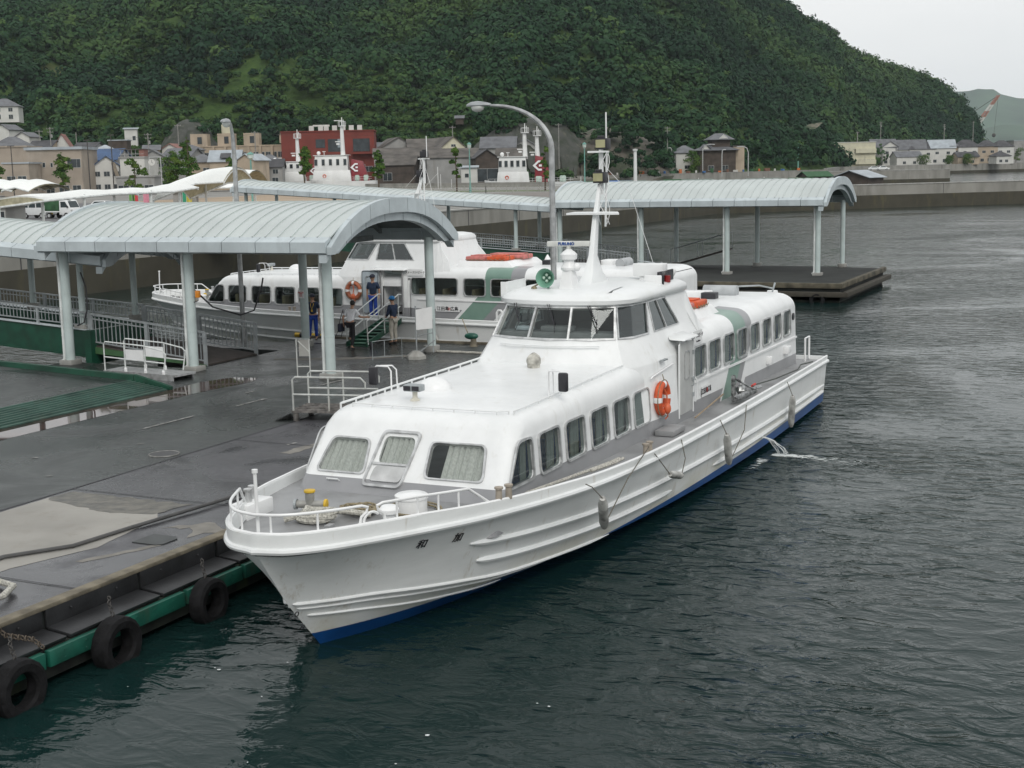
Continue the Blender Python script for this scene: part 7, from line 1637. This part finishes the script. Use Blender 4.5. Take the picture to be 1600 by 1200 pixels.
# ------------------------------------------------------------------ vans and small trucks
VW=mat('white car paint',(.70,.72,.72),.25,var=.02); CG=mat('car glass',(.03,.045,.05),.05); TYR=mat('car tyre',(.02,.02,.02),.8)
def van(label,loc,rz,kind='van',col=VW,group='small white commercial vehicles in the car park'):
    T=thing('parked_van' if kind=='van' else ('parked_truck' if kind=='truck' else 'parked_car'),label,'van' if kind=='van' else ('truck' if kind=='truck' else 'car'),loc,rz,group)
    w=.74; prof={'van':[(-1.65,.32),(-1.66,.75),(-1.58,.98),(-1.05,1.75),(-.85,1.84),(1.55,1.84),(1.66,1.7),(1.68,.35)],'truck':[(-1.65,.32),(-1.66,.8),(-1.55,1.0),(-1.15,1.72),(-.95,1.8),(-.25,1.8),(-.2,.7),(-.2,.35)],'car':[(-1.9,.3),(-1.92,.65),(-1.1,.85),(-.5,1.35),(.7,1.38),(1.35,.92),(1.85,.85),(1.9,.35)]}[kind]
    b=MB(); b.extr([(-w,y,z) for y,z in prof],(2*w,0,0)); body=b.build('body',col,T,bevel=.05)
    def gl(nm,P): b=MB(); b.add(P,[tuple(range(len(P)))]); b.build(nm,CG,T)
    if kind!='car':
        z0,z1=(1.05,1.66); ya,yb=(-1.55,-1.13) if kind=='van' else (-1.535,-1.2)
        gl('windscreen',[(-w+.09,ya-.0,z0),(w-.09,ya,z0),(w-.16,yb,z1),(-w+.16,yb,z1)])
        for s in(1,-1):
            gl('side_window',[(s*(w+.008),-1.38,1.06),(s*(w+.008),-.42,1.06),(s*(w+.008),-.42,1.62),(s*(w+.008),-1.0,1.62)])
            if kind=='van':
                for y0,y1 in((-.3,.6),(.72,1.5)): gl('side_window',[(s*(w+.008),y0,1.06),(s*(w+.008),y1,1.06),(s*(w+.008),y1,1.62),(s*(w+.008),y0,1.62)])
            b=MB(); b.box(s*w-.13 if s<0 else w,-w if s<0 else w+.13,-1.35,-1.25,1.02,1.2); b.build('mirror',BLACKP,T)
    else:
        for s in(1,-1): gl('side_window',[(s*(w+.008),-.9,.95),(s*(w+.008),1.1,.95),(s*(w+.008),.65,1.3),(s*(w+.008),-.45,1.3)])
        gl('windscreen',[(-w+.1,-1.03,.92),(w-.1,-1.03,.92),(w-.15,-.53,1.33),(-w+.15,-.53,1.33)])
    for x in(-w+.12,w-.12):
        b=MB(); b.box(x-.13,x+.13,prof[0][0]-.03,prof[0][0]+.03,.70,.86); b.build('headlight',mat('headlight',(.6,.62,.62),.1),T)
    MB().box(-.17,.17,prof[0][0]-.045,prof[0][0]-.02,.38,.52).build('number_plate',YELL if kind!='car' else VW,T); MB().box(-w,w,prof[0][0]-.025,prof[0][0]+.05,.34,.37).build('bumper_line',BLACKP,T)
    for y in(-1.05,1.1):
        for s in(1,-1):
            b=MB(); b.cyl((s*(w-.14),y,.28),(s*(w+.01),y,.28),.28,n=18); wl=b.build('wheel',TYR,T,smooth=30); b=MB(); b.cyl((s*(w+.0),y,.28),(s*(w+.02),y,.28),.16,n=12); b.build('rim',ALU,wl)
    if kind=='truck': 
        b=MB(); b.box(-w,w,-.15,1.7,.62,.72); b.build('load_bed',col,T); b=MB(); b.box(-w+.02,w-.02,-.12,1.66,.721,1.78); b.build('green_tarp',mat('green tarpaulin',(.03,.10,.04),.8,var=.2,scale=2),T,bevel=.08)
    return T
vz=3.31
p=at(62,136,vz); van('white microvan parked leftmost under the membrane roof',p,FACE+R_(62))
p=at(99,134,vz); van('white microtruck with a green tarpaulin beside the microvan',p,FACE+R_(66),'truck')
p=at(163,150,vz); van('white car partly hidden behind the arched roof ridge',p,FACE+R_(75),'car')
p=at(1432,805,5.0); 
# ------------------------------------------------------------------ street lamps, poles, clock, banners
TEAL=mat('teal lamp paint',(.13,.30,.26),.5); DKP=mat('dark brown pole',(.05,.045,.04),.6); WOODP=mat('weathered concrete pole',(.24,.235,.22),.85)
def lantern(u,vt,D,label,zb=3.3):
    p=at(u,D,zb); h=atv(u,vt,D).z-zb; T=thing('park_lamp',label,'street lamp',p,0,'teal lantern lamps on the waterfront')
    b=MB(); b.lathe((0,0,0),[(.22,0),(.22,h*.12),(.12,h*.14),(.09,h*.86)],10); b.build('pole',TEAL,T,smooth=True)
    b=MB(); b.lathe((0,0,h*.86),[(.1,0),(.3,h*.03),(.36,h*.09)],8); b.build('glass_lantern',mat('milky lantern',(.5,.58,.55),.3),T); b=MB(); b.lathe((0,0,h*.95),[(.42,0),(.3,h*.025),(.06,h*.04),(.02,h*.05)],8); b.build('lantern_roof',TEAL,T)
lantern(395.5,237,150,'teal lantern lamp beside the tall silver lamp at left'); lantern(735,222,235,'teal lantern lamp left of the white tugboat'); lantern(914,222,240,'teal lantern lamp against the quarry face')
def pole(u,vt,D,label,zb=3.6,r=.14,arms=1,m=WOODP,name='utility_pole',cat='utility pole',grp='utility poles of the town'):
    p=at(u,D,zb); h=atv(u,vt,D).z-zb; T=thing(name,label,cat,p,FACE+R_(20),grp)
    b=MB(); b.cyl((0,0,0),(0,0,h),r*1.3,r*.8,8); b.build('pole',m,T)
    for i in range(arms): 
        z=h-.6-i*1.0; b=MB(); b.box(-1.1+.2*i,1.1-.2*i,-.06,.06,z,z+.12)
        for x in(-.9,-.3,.3,.9): b.cyl((x*(1-.2*i),0,z+.12),(x*(1-.2*i),0,z+.4),.06,n=5)
        b.build('crossarm',m,T)
    if arms>1: b=MB(); b.cyl((.4,0,h-3.2),(.4,0,h-2.2),.25,n=8); b.build('transformer',WGRY,T)
for u,vt,D,zb,lab,ar in((84,199,420,6,'utility pole rising left of the steep-gabled house',2),(67,203,424,6,'utility pole above the brown house roof',1),(124,207,430,6,'slim pole right of the steep-gabled house',0),(236,208,400,4,'utility pole below the left foot of the rock mound',2),(282,194,430,8,'pole standing in front of the rock mound',1),(402,205,400,4,'lamp-topped pole above the apartment roof',1),(709,197,440,6,'pole on the slope above the cream hall',1),(874,193,440,4,'tall pole in front of the quarry face',1),(1043,198,470,5,'utility pole with transformer left of the old house',2),(1375,190,780,5,'tall utility pole behind the first shore houses',2),(1474,194,780,5,'tall utility pole in the middle of the shore row',2),(1519,190,810,5,'utility pole at the foot of the headland',1),(1339,206,730,5,'small pole left of the cream flats',1)): pole(u,vt,D,lab,zb,arms=ar,r=.16 if D<600 else .24)
pole(1247,224,560,'pale green mast above the quay wall',4.6,.25,0,TEAL,'harbour_mast','mast',None)
for u,vt,D,lab in((23,229,300,'dark T-topped lamp pole before the low beige wing'),(142,220,300,'dark T-topped lamp pole left of the blue-roofed house'),(179,212,295,'tallest dark T-topped lamp pole beside the shop house')):
    p=at(u,D,3.3); h=atv(u,vt,D).z-3.3; T=thing('car_park_lamp',lab,'street lamp',p,FACE,'dark T-shaped car park lamps'); MB().cyl((0,0,0),(0,0,h),.14,.10,8).build('pole',DKP,T); MB().box(-.75,.75,-.2,.2,h,h+.18).build('lamp_head',DKP,T,bevel=.03)
def harbour_lamp(u,vt,D,label,dirn,zb=3.6):
    p=at(u,D,zb); h=atv(u,vt,D).z-zb; T=thing('harbour_lamp',label,'street lamp',p,FACE,'grey curved harbour lamps'); a=h*.12*dirn
    MB().tube([(0,0,0),(0,0,h*.8),(a*.3,0,h*.95),(a,0,h),(a*1.9,0,h*1.0)],.16,7).build('pole',mat('pale lamp steel',(.42,.43,.42),.5),T,smooth=True); MB().sph((a*2.1,0,h-.05),.3,8,6,(1.6,.8,.5)).build('lamp_head',ALU,T,smooth=True)
for u,vt,D,lab,d in((1098,226,470,'curved harbour lamp in front of the old house, bending right',1.4),(1128,234,440,'short straight harbour lamp below the old house',.4),(1169,229,430,'curved harbour lamp bending left beside the old house',-1.4),(1050,231,480,'small harbour lamp left of the old house',-.4)): harbour_lamp(u,vt,D,lab,d)
p=at(243,312,3.3); h=atv(243,246,312).z-3.3; T=thing('clock','round white public clock on a steel frame before the grey houses','clock',p,FACE); b=MB(); b.box(-1.0,-.85,-.1,.1,0,h); b.box(1.55,1.7,-.1,.1,0,h); b.box(-1,1.7,-.1,.1,h,h+.15); b.build('frame',ALU,T); z=h-1.1
b=MB(); b.cyl((-.4,-.12,z),(-.4,-.2,z),.75,n=24); b.build('dial',WWHT,T); b=MB(); b.bar((-.4,-.215,z),(-.4,-.215,z+.6),.07,.02,up=(0,1,0)); b.build('minute_hand',INK,T); b=MB(); b.bar((-.4,-.215,z),(-.1,-.215,z-.2),.09,.02,up=(0,1,0)); b.build('hour_hand',INK,T)
for u,D,c,lab in((208,128,(.12,.30,.08),'narrow green banner leftmost under the membrane roof'),(213,128,(.55,.06,.07),'red banner under the membrane roof'),(230,130,(.60,.25,.33),'pink banner under the membrane roof'),(291,135,(.03,.28,.16),'green banner with yellow edge near the sandy lot'),(297,135,(.55,.48,.08),'yellow banner beside the green one')):
    p=at(u,D,3.31); T=thing('banner',lab,'banner',p,FACE,'upright advertising banners'); MB().cyl((-.28,0,0),(-.28,0,2.3),.025,n=5).build('pole',ALU,T); MB().box(-.25,.28,-.01,.01,.45,2.25).build('cloth',mat('banner cloth %g%g'%(u,D),c,.8),T)
building('vending_box','grey vending cabinet beside the green banner',272,290,301,136,1,'flat',WGRY,WGRY,[],zb=3.31)
building('vending_box','second grey cabinet right of the yellow banner',299,308,302,136,1,'flat',WGRY,WGRY,[],zb=3.31)
# people-sized figures are not seen there; a white bird statue-like sculpture is
# ------------------------------------------------------------------ town trees
TL=leafmat('town tree leaves',(.012,.045,.01),(.045,.10,.02),(.12,.17,.03),scale=1.5)
BARK=mat('bark',(.09,.07,.05),.95,var=.3,scale=5)
def tree(label,u,vt,D,shape,zb=3.4,w=2.2,dens=1.0,base=.18):
    p=at(u,D,zb); H=atv(u,vt,D).z-zb; T=thing('tree',label,'tree',p,0,'young trees on the waterfront'); rnd=random.Random(int(u*7)); b=MB()
    pts=[(0,0,0),(rnd.uniform(-.1,.1),0,H*.35),(rnd.uniform(-.2,.2),rnd.uniform(-.2,.2),H*.7),(0,0,H*.95)]; b.tube(pts,[.16,.12,.08,.03],7)
    C=[];Rr=[]
    n={'col':13,'pine':9,'round':12}[shape]
    for i in range(n):
        t=base+(1-base)*(i+.5)/n; z=H*t; a=rnd.uniform(0,6.28)
        prof={'col':math.sin(math.pi*min(1,(t-base)/(1-base)*.9+.12))**.7,'pine':.7+.5*math.sin(i*2.1),'round':math.sin(math.pi*min(1,(t-base)/(1-base)*.85+.1))**.5}[shape]
        r=w*prof*rnd.uniform(.25,.65); c=(r*math.cos(a),r*math.sin(a),z); b.tube([(0,0,z-H*.06),(c[0]*.6,c[1]*.6,z-H*.02),c],[.05,.035,.015],5)
        C.append((p.x+c[0],p.y+c[1],p.z+c[2])); Rr.append(w*prof*rnd.uniform(.42,.68)*(.75 if shape=='pine' else 1))
    b.build('trunk',BARK,T)
    co,ti=leaf_cloud(np.array(C),np.array(Rr),RNG.uniform(.35,.8,len(C)),int(230*dens),.13,.8); co-=np.array(p)[None,:]
    quads_object('crown',co,ti,TL,T)
tree('slim young tree in front of the beige office windows',100,237,290,'col',w=2.0,base=.25)
tree('leafy tree cut by the left photo edge',-2,250,280,'col',w=1.7); tree('open pine-like tree in front of the shop house',213,248,270,'pine',w=2.4,base=.2)
tree('tall light green tree left of the apartment block',297,213,240,'col',w=1.9); tree('shorter dense tree left of the tall light green one',278,243,235,'round',w=1.7); tree('dark tree behind the clock',268,238,330,'round',w=2.8)
tree('round-topped tree in front of the left survey ship',477,231,232,'round',w=1.3,base=.45); tree('small round tree right of the red building',592,235,235,'round',w=1.2,base=.35); tree('crooked pine in front of the grey board shed',714,228,232,'pine',w=1.2,base=.3); tree('dark crooked pine beside the red funnel',852,227,232,'pine',w=1.2,base=.25); tree('thin dark tree beside the grey lamp',362,246,300,'round',w=1.4)
tree('broad bush at the foot of the old house',1036,246,470,'round',w=3.6,base=.05,zb=3.6); tree('clipped hedge bush before the shore houses',1442,243,745,'round',w=4.2,base=.02,zb=4.6); tree('second clipped bush before the shore houses',1512,242,748,'round',w=4.0,base=.02,zb=4.6); tree('wide hedge bush near the warehouse',1482,244,746,'round',w=4.0,base=.02,zb=4.6); tree('dark pine beside the grey-white warehouse',1587,233,780,'pine',w=4,zb=4.6); tree('dark tree between old house and low roof',1080,236,482,'round',w=3,base=.05,zb=3.6)
sheet('shore_grass',[(q.x,q.y) for q in [at(950,462),at(1100,474),at(1285,525),at(1300,700),at(1180,560),at(960,500)]],3.62,GRASS,'grassy strip above the quay wall')
# crane behind the headland
p=at(1533,1500,4); T=thing('jib_crane','red and white lattice jib crane reaching up behind the headland','crane',p,FACE)
tip=atv(1560,149,1500)-p; rot=Matrix.Rotation(-FACE,3,'Z'); tip=rot@tip; hookp=rot@(atv(1549,210,1500)-p); foot=rot@(atv(1528,193,1500)-p)
N=9; RW=mat('haze-paled crane red',(.33,.15,.11),.6)  # red dulled in the paint colour to imitate haze at this distance
for i in range(N):
    a=foot.lerp(tip,i/N);c=foot.lerp(tip,(i+1)/N); b=MB(); s1=2.0*(1-.5*i/N)
    for sx in(-1,1):
        for sy in(-1,1): b.bar(a+Vector((sx*s1,sy*s1,0)),c+Vector((sx*s1,sy*s1,0)),.9,.9)
    for k in range(2): b.bar(a+Vector((-s1,-s1,0)),c+Vector((s1,-s1,0)),.5,.5); b.bar(a+Vector((s1,-s1,0)),c+Vector((-s1,-s1,0)),.5,.5)
    b.build('jib_section',RW if i in(2,3,6,7,8) else WWHT,T)
b=MB(); b.bar(tip,Vector((hookp.x+1,0,hookp.z)),.25,.25); b.bar(tip,foot+Vector((-28,0,-2)),.5,.5); b.build('cable',DKP,T); MB().sph(Vector((hookp.x+1,0,hookp.z-1)),2.2,8,6).build('hook_block',DKP,T); MB().box(-8,8,-4,4,-2,24).build('crane_base',WGRY,T)
# ------------------------------------------------------------------ ships and small boats in the fishing harbour
SHW=mat('ship white',(.70,.71,.70),.4,var=.05,scale=.5,dirt=((.45,.42,.36),.6,.3)); SHG=mat('ship light green gear',(.38,.48,.42),.6); FUN=mat('funnel red',(.20,.012,.02),.5,var=.1)
def patrol(label,u0,u1,D,vdeck,funnel_u=None,mast_u=(),vm=190,hd=4.0,house=(0.1,.55),bridge_v=None,flip=1):
    """side-on service ship: hull u0..u1, deck at row vdeck"""
    um=(u0+u1)/2; p=at(um,D,0); T=thing('service_ship',label,'ship',p,FACE,'white service ships with red funnels'); k=pxm(D); L=(u1-u0)*k; X=lambda u:(u-um)*k; Z=lambda v:atv(um,v,D).z
    zd=Z(vdeck); B=3.2
    sec=[(-1,.15),(-.9,.6),(-.6,.95),(0,1),(.7,1),(.97,.85),(1,.7)]
    b=MB(); rings=[[(x*L/2*flip,-B*w_,zd+(.8*(max(0,-x-.3))**2)*2),(x*L/2*flip,-B*w_*.8,-.5),(x*L/2*flip,B*w_*.8,-.5),(x*L/2*flip,B*w_,zd+(.8*(max(0,-x-.3))**2)*2)] for x,w_ in sec]; b.loft(rings); b.build('hull',SHW,T)
    b=MB()
    for i in range(int(L/1.5)):
        x=-L/2+1+i*1.5
        if x<L/2-1: b.box(x-.03,x+.03,-B+.1,-B+.16,zd,zd+1.0)
    for z in(.5,1.0): b.box(-L/2+1,L/2-1,-B+.1,-B+.15,zd+z,zd+z+.05)
    b.build('deck_rail',SHW,T)
    h0,h1=X(house[0]),X(house[1]); v1,v2=bridge_v
    z1=Z(v1);z2=Z(v2)
    MB().hexa([(h0,-2.4,zd),(h1,-2.4,zd),(h1,2.4,zd),(h0,2.4,zd),(h0+.3,-2.3,z1),(h1-.3,-2.3,z1),(h1-.3,2.3,z1),(h0+.3,2.3,z1)]).build('deckhouse',SHW,T,bevel=.1)
    w0=h0+(h1-h0)*.05;w1=h1-(h1-h0)*.08
    MB().hexa([(w0,-2.1,z1),(w1,-2.1,z1),(w1,2.1,z1),(w0,2.1,z1),(w0+.25,-2.0,z2),(w1-.2,-2.0,z2),(w1-.2,2.0,z2),(w0+.25,2.0,z2)]).build('bridge',SHW,T,bevel=.1)
    n=5
    for i in range(n):
        x=w0+.5+(w1-w0-1.2)*i/(n-1); f=MB().box(x-.42,x+.42,-2.16,-2.0,z1+(z2-z1)*.32,z1+(z2-z1)*.78).build('window',WFRM,T); MB().box(x-.36,x+.36,-2.18,-2.161,z1+(z2-z1)*.35,z1+(z2-z1)*.75).build('pane',PANE,f)
    MB().box(w0-.2,w1+.3,-2.3,2.3,z2,z2+.15).build('bridge_roof',SHW,T)
    b=MB(); b.torus((w0+.3*(w1-w0),-2.45,zd+(z1-zd)*.5),.38,.1,(0,1,0),14,6); b.build('lifebuoy_ring',ORANGE,T)
    b=MB(); b.sph((w0+1,0,z2+.7),.5,10,8); b.cyl((w0+1,0,z2),(w0+1,0,z2+.4),.12,n=6); b.cyl((w0+2.4,0,z2),(w0+2.4,0,z2+1.0),.08,n=6); b.box(w0+2,w0+2.8,-.2,.2,z2+1,z2+1.15); b.build('bridge_gear',SHW,T,smooth=40)
    for mu,vt in mast_u:
        x=X(mu); zt=Z(vt); b=MB(); b.cyl((x,0,z2-.5),(x-.1,0,zt-2.2),.62,.42,10); mm=b.build('mast',SHW,T,smooth=True); b=MB(); b.cyl((x,0,zt-2.3),(x,0,zt-2.15),1.0,n=12)
        for a in range(8): b.cyl((x+.95*math.cos(a*.785),.95*math.sin(a*.785),zt-2.15),(x+.95*math.cos(a*.785),.95*math.sin(a*.785),zt-1.1),.05,n=4)
        b.torus((x,0,zt-1.1),.95,.05,(0,0,1),12,4); b.cyl((x,0,zt-2.2),(x,0,zt),.12,n=6); b.cyl((x+.4,0,zt-2.2),(x+.4,0,zt-.6),.08,n=5); b.box(x-2.0,x+.2,-.12,.12,zt-.9,zt-.7) if vm==1 else None; b.build('mast_platform',SHW,mm); b=MB(); b.box(x-1.9,x,-.1,.1,zt-6.2,zt-6.0); b.box(x-1.6,x-.8,-.3,.3,zt-6.9,zt-6.5); b.build('radar_arm',SHW,mm)
    if funnel_u:
        a,c,vf=funnel_u; x0,x1=X(a),X(c); zt=Z(vf); fn=MB().hexa([(x0,-1.7,zd),(x1+.8,-1.7,zd),(x1+.8,1.7,zd),(x0,1.7,zd),(x0+.2,-1.3,zt),(x1-.8,-1.3,zt-.6),(x1-.8,1.3,zt-.6),(x0+.2,1.3,zt)]).build('funnel',FUN,T,bevel=.08)
        cx_,cz=(x0*.6+x1*.4)+.0,zd+(zt-zd)*.62; s=(zt-zd)*.19
        b=MB(); ys=-1.78
        b.extr([(cx_-s*1.5,ys,cz),(cx_-s*.4,ys,cz-s),(cx_+s*.3,ys,cz-s),(cx_+s*.3,ys,cz-s*.62),(cx_-s*.3,ys,cz-s*.62),(cx_-s*.9,ys,cz),(cx_-s*.3,ys,cz+s*.62),(cx_+s*.3,ys,cz+s*.62),(cx_+s*.3,ys,cz+s),(cx_-s*.4,ys,cz+s)],(0,.5,0)); b.box(cx_-s*.25,cx_+s*.3,ys,ys+.5,cz-s*.2,cz+s*.2); b.build('funnel_emblem',WHITE2,fn)
    b=MB()
    for i in range(3): b.box(X(u0)+L*(.55+.13*i),X(u0)+L*(.62+.13*i),-1.9,-.4,zd,zd+1.5)
    b.build('deck_gear',SHG,T,bevel=.3)
    return T
patrol('leftmost white service ship with a lattice-topped mast, before the red building',415,520,362,283,(490,502,258),((469,203),),house=(424,478),bridge_v=(268,253))
patrol('middle white service ship with tall radar mast and emblem on its red funnel',487,590,352,283,(551,574,249),((539,184),),vm=1,house=(492,552),bridge_v=(266,243))
patrol('white tugboat-like service ship with twin masts and a dark funnel behind',758,902,330,285,(836,858,243),((822,193),(841,198)),house=(777,828),bridge_v=(268,245))
# small work boats and fishing boats
rnd=random.Random(21)
def smallboat(label,u,D,L,canopy=None,cabin=True,mast=4,zb=0,hullm=None,flip=1,zd=1.1):
    p=at(u,D,zb); T=thing('fishing_boat',label,'fishing boat',p,FACE+R_(rnd.uniform(-25,25)),'small boats in the fishing harbour')
    sec=[(-1,.05,.9),(-.8,.5,.45),(-.4,.9,.15),(.2,1,0),(.9,.9,.05),(1,.8,.1)]; B=L*.13
    b=MB(); b.loft([[(flip*x*L/2,-B*w_,zd+h),(flip*x*L/2,-B*w_*.6,-.3),(flip*x*L/2,B*w_*.6,-.3),(flip*x*L/2,B*w_,zd+h)] for x,w_,h in sec]); b.build('hull',hullm or SHW,T)
    if cabin:
        c=MB().hexa([(-.3,-B*.6,zd),(L*.2,-B*.6,zd),(L*.2,B*.6,zd),(-.3,B*.6,zd),(-.1,-B*.55,zd+1.9),(L*.18,-B*.55,zd+1.9),(L*.18,B*.55,zd+1.9),(-.1,B*.55,zd+1.9)]).build('cabin',SHW,T,bevel=.06); f=MB().box(.2,L*.14,-B*.6-.03,-B*.58,zd+1.0,zd+1.6).build('window',WFRM,T); MB().box(.3,L*.13,-B*.6-.05,-B*.6-.031,zd+1.05,zd+1.55).build('pane',PANE,f)
    if mast: b=MB(); b.cyl((L*.05,0,zd),(L*.05,0,zd+mast),.07,n=6); b.cyl((L*.35,0,zd),(L*.35,0,zd+mast*.6),.05,n=5); b.bar((L*.05,0,zd+mast*.8),(-L*.3,0,zd+mast*.3),.05,.05); b.build('mast',SHW,T)
    if canopy:
        b=MB(); b.extr([(-L*.35,-B*1.2,zd+2.0),(-L*.35,0,zd+2.7),(-L*.35,B*1.2,zd+2.0),(-L*.35,0,zd+2.6)],(L*.75,0,0)); 
        for x in(-L*.3,L*.35):
            for y in(-B,B): b.cyl((x,y,zd),(x,y,zd+2.05),.05,n=4)
        b.build('awning',canopy,T)
    return T
TG=mat('green tarpaulin',(.03,.10,.04),.8,var=.2,scale=2); TB=mat('blue tarpaulin',(.03,.13,.42),.7); TGY=mat('grey green sheet',(.16,.19,.17),.8)
for a in (('white work boat with a tall thin mast behind the long rear canopy',660,300,12,None,True,9),('white trawler with ladder mast in front of the board shed',682,306,10,None,True,7),('low white launch right of the small round tree',632,312,14,None,False,2),('white boat with grey awning left of the teal lamp',905,330,10,TGY,True,4),('small boat under a dark green awning by the quarry',930,345,9,TG,False,0),('boat under a bright blue tarpaulin near the ferry mast',968,352,9,TB,False,0),('boat with a green grey awning right of the blue one',988,350,9,TGY,False,0),('white cruiser with a thick white mast tube behind the far canopy',1012,335,12,None,True,0),('small white boat left of the green netted boat',1043,340,7,None,False,1),('boat heaped with green nets by the quay',1056,352,9,TG,False,2),('pale green boat below the short harbour lamp',1088,345,11,TGY,True,3),('low boat carrying a blue box',1150,345,9,None,False,2),('white boat under a long thin awning',1190,335,12,TGY,True,3),('white fishing boat with a dark ring on its cabin',1216,325,10,None,True,2),('small green-white boat left of the blue sheet',1250,322,8,TG,True,0),('little white boat among floats',1112,352,7,None,True,2),('brown-hulled boat near the quay ladder',1170,360,9,None,False,0)):
    lab,u,D,L_,cv,cab,ms=a; smallboat(lab,u,D,L_,cv,cab,ms,flip=rnd.choice((1,-1)),hullm=mat('brown hull',(.2,.06,.04),.7) if 'brown' in lab else None)
p=at(993,333,0); T=thing('mast_tube','thick white capped mast tube standing among the small boats','mast',p); h=atv(993,233,333).z; MB().lathe((0,0,0),[(.5,0),(.38,h-.6),(.55,h-.5),(.62,h),(.1,h+.05)],12).build('tube',SHW,T,smooth=True)
building('boathouse','low boathouse with a wide pale sheet roof right of the boats',1298,1358,266,385,10,'gy',WDRK,RSIL,[],zb=.8,rot=-40,rh=1.8,over=.8)
building('boathouse','dark open float shed with a scalloped front and green roof',1262,1300,267.5,380,8,'gx',WDRK,TG,[],zb=.8,rot=8,rh=1.2)
p=at(1366,432,4.42); van('white car parked on the jetty behind the breakwater',p,FACE+R_(80),'car',group=None)
p=at(1380,434,4.42); van('second white car just right of the first on the jetty',p,FACE+R_(84),'car',group=None)
# clutter on the harbour side: floats, crates, barrels one can tell apart
CL=[(mat('blue drum',(.03,.12,.3),.5),'blue'),(mat('orange float',(.5,.14,.04),.6),'orange'),(WWHT,'white'),(TG,'green'),(mat('rust',(.16,.08,.05),.8),'rusty')]
for i in range(26):
    u=940+i*12.3; D=lerp_tab(u,[(940,448),(1100,463),(1290,514)]); p=at(u,D+2,4.72); m,cn=CL[(i*3+1)%5]; s_=rnd.uniform(.5,1.1)
    T=thing('harbour_crate',f'{cn} fishing crate number {i+1} from the left on the quay wall' if 0 else f'{cn} crate or drum on the quay wall behind the boats','crate',p,rnd.uniform(0,3),'crates and drums on the quay'); 
    if i%2: MB().box(-s_,s_,-.5,.5,0,s_).build('crate_body',m,T,bevel=.05)
    else: MB().lathe((0,0,0),[(s_*.5,0),(s_*.55,s_*.5),(s_*.5,s_*1.3)],10).build('drum_body',m,T)
# folding ramp, netting frame on the rear pontoon
t=thing('access_ramp','dark slanting access ramp with thin rails on the rear pontoon','ramp',(-28.4+2.6,80.6,DZ),R_(0))
b=MB(); b.hexa([(-1.8,-.5,0),(1.9,-.5,1.05),(1.9,.5,1.05),(-1.8,.5,0),(-1.8,-.5,.1),(1.9,-.5,1.15),(1.9,.5,1.15),(-1.8,.5,.1)]); b.build('ramp_deck',mat('brown anti-slip deck',(.06,.05,.045),.85),t)
b=MB()
for y in(-.5,.5): pipes(b,[[(-1.7,y,.1),(-1.7,y,1.1),(1.9,y,2.1),(1.9,y,1.1)],[(0,y,.6),(0,y,1.6)]],.02)
b.build('handrail',STEEL,t)

# overhead wires of the town
WIRE=mat('overhead wire',(.03,.03,.03),.7)
for k,(u0,v0,D0,u1,v1,D1) in enumerate(((84,203,420,236,212,400),(236,212,400,283,200,430),(283,200,430,402,208,400),(124,209,430,84,203,420),(402,208,400,709,200,440),(1375,193,780,1474,197,780),(1474,197,780,1519,193,810),(874,196,440,1043,202,470))):
    a=atv(u0,v0,D0);c=atv(u1,v1,D1); MBW=MB().tube([a.lerp(c,i/10)-Vector((0,0,4*1.6*(i/10)*(1-i/10))) for i in range(11)],.035,4); tag(MBW.build('overhead_wire',WIRE),'sagging overhead wire between two town utility poles','wire','overhead wires of the town')
# ------------------------------------------------------------------ the air over the bay
hb=MB().box(-2600,3200,-60,5600+2600,-1.0,420); hz=hb.build('haze',None); hm=bpy.data.materials.new('haze air'); hm.use_nodes=True; n_=hm.node_tree; n_.nodes.clear()
o_=n_.nodes.new('ShaderNodeOutputMaterial'); v_=n_.nodes.new('ShaderNodeVolumePrincipled'); v_.inputs['Color'].default_value=(.84,.93,1,1); v_.inputs['Density'].default_value=HAZE; v_.inputs['Anisotropy'].default_value=.1
n_.links.new(v_.outputs[0],o_.inputs['Volume']); hz.data.materials.append(hm); tag(hz,'thin grey sea haze over the bay, hill and far mountains',None,kind='stuff')
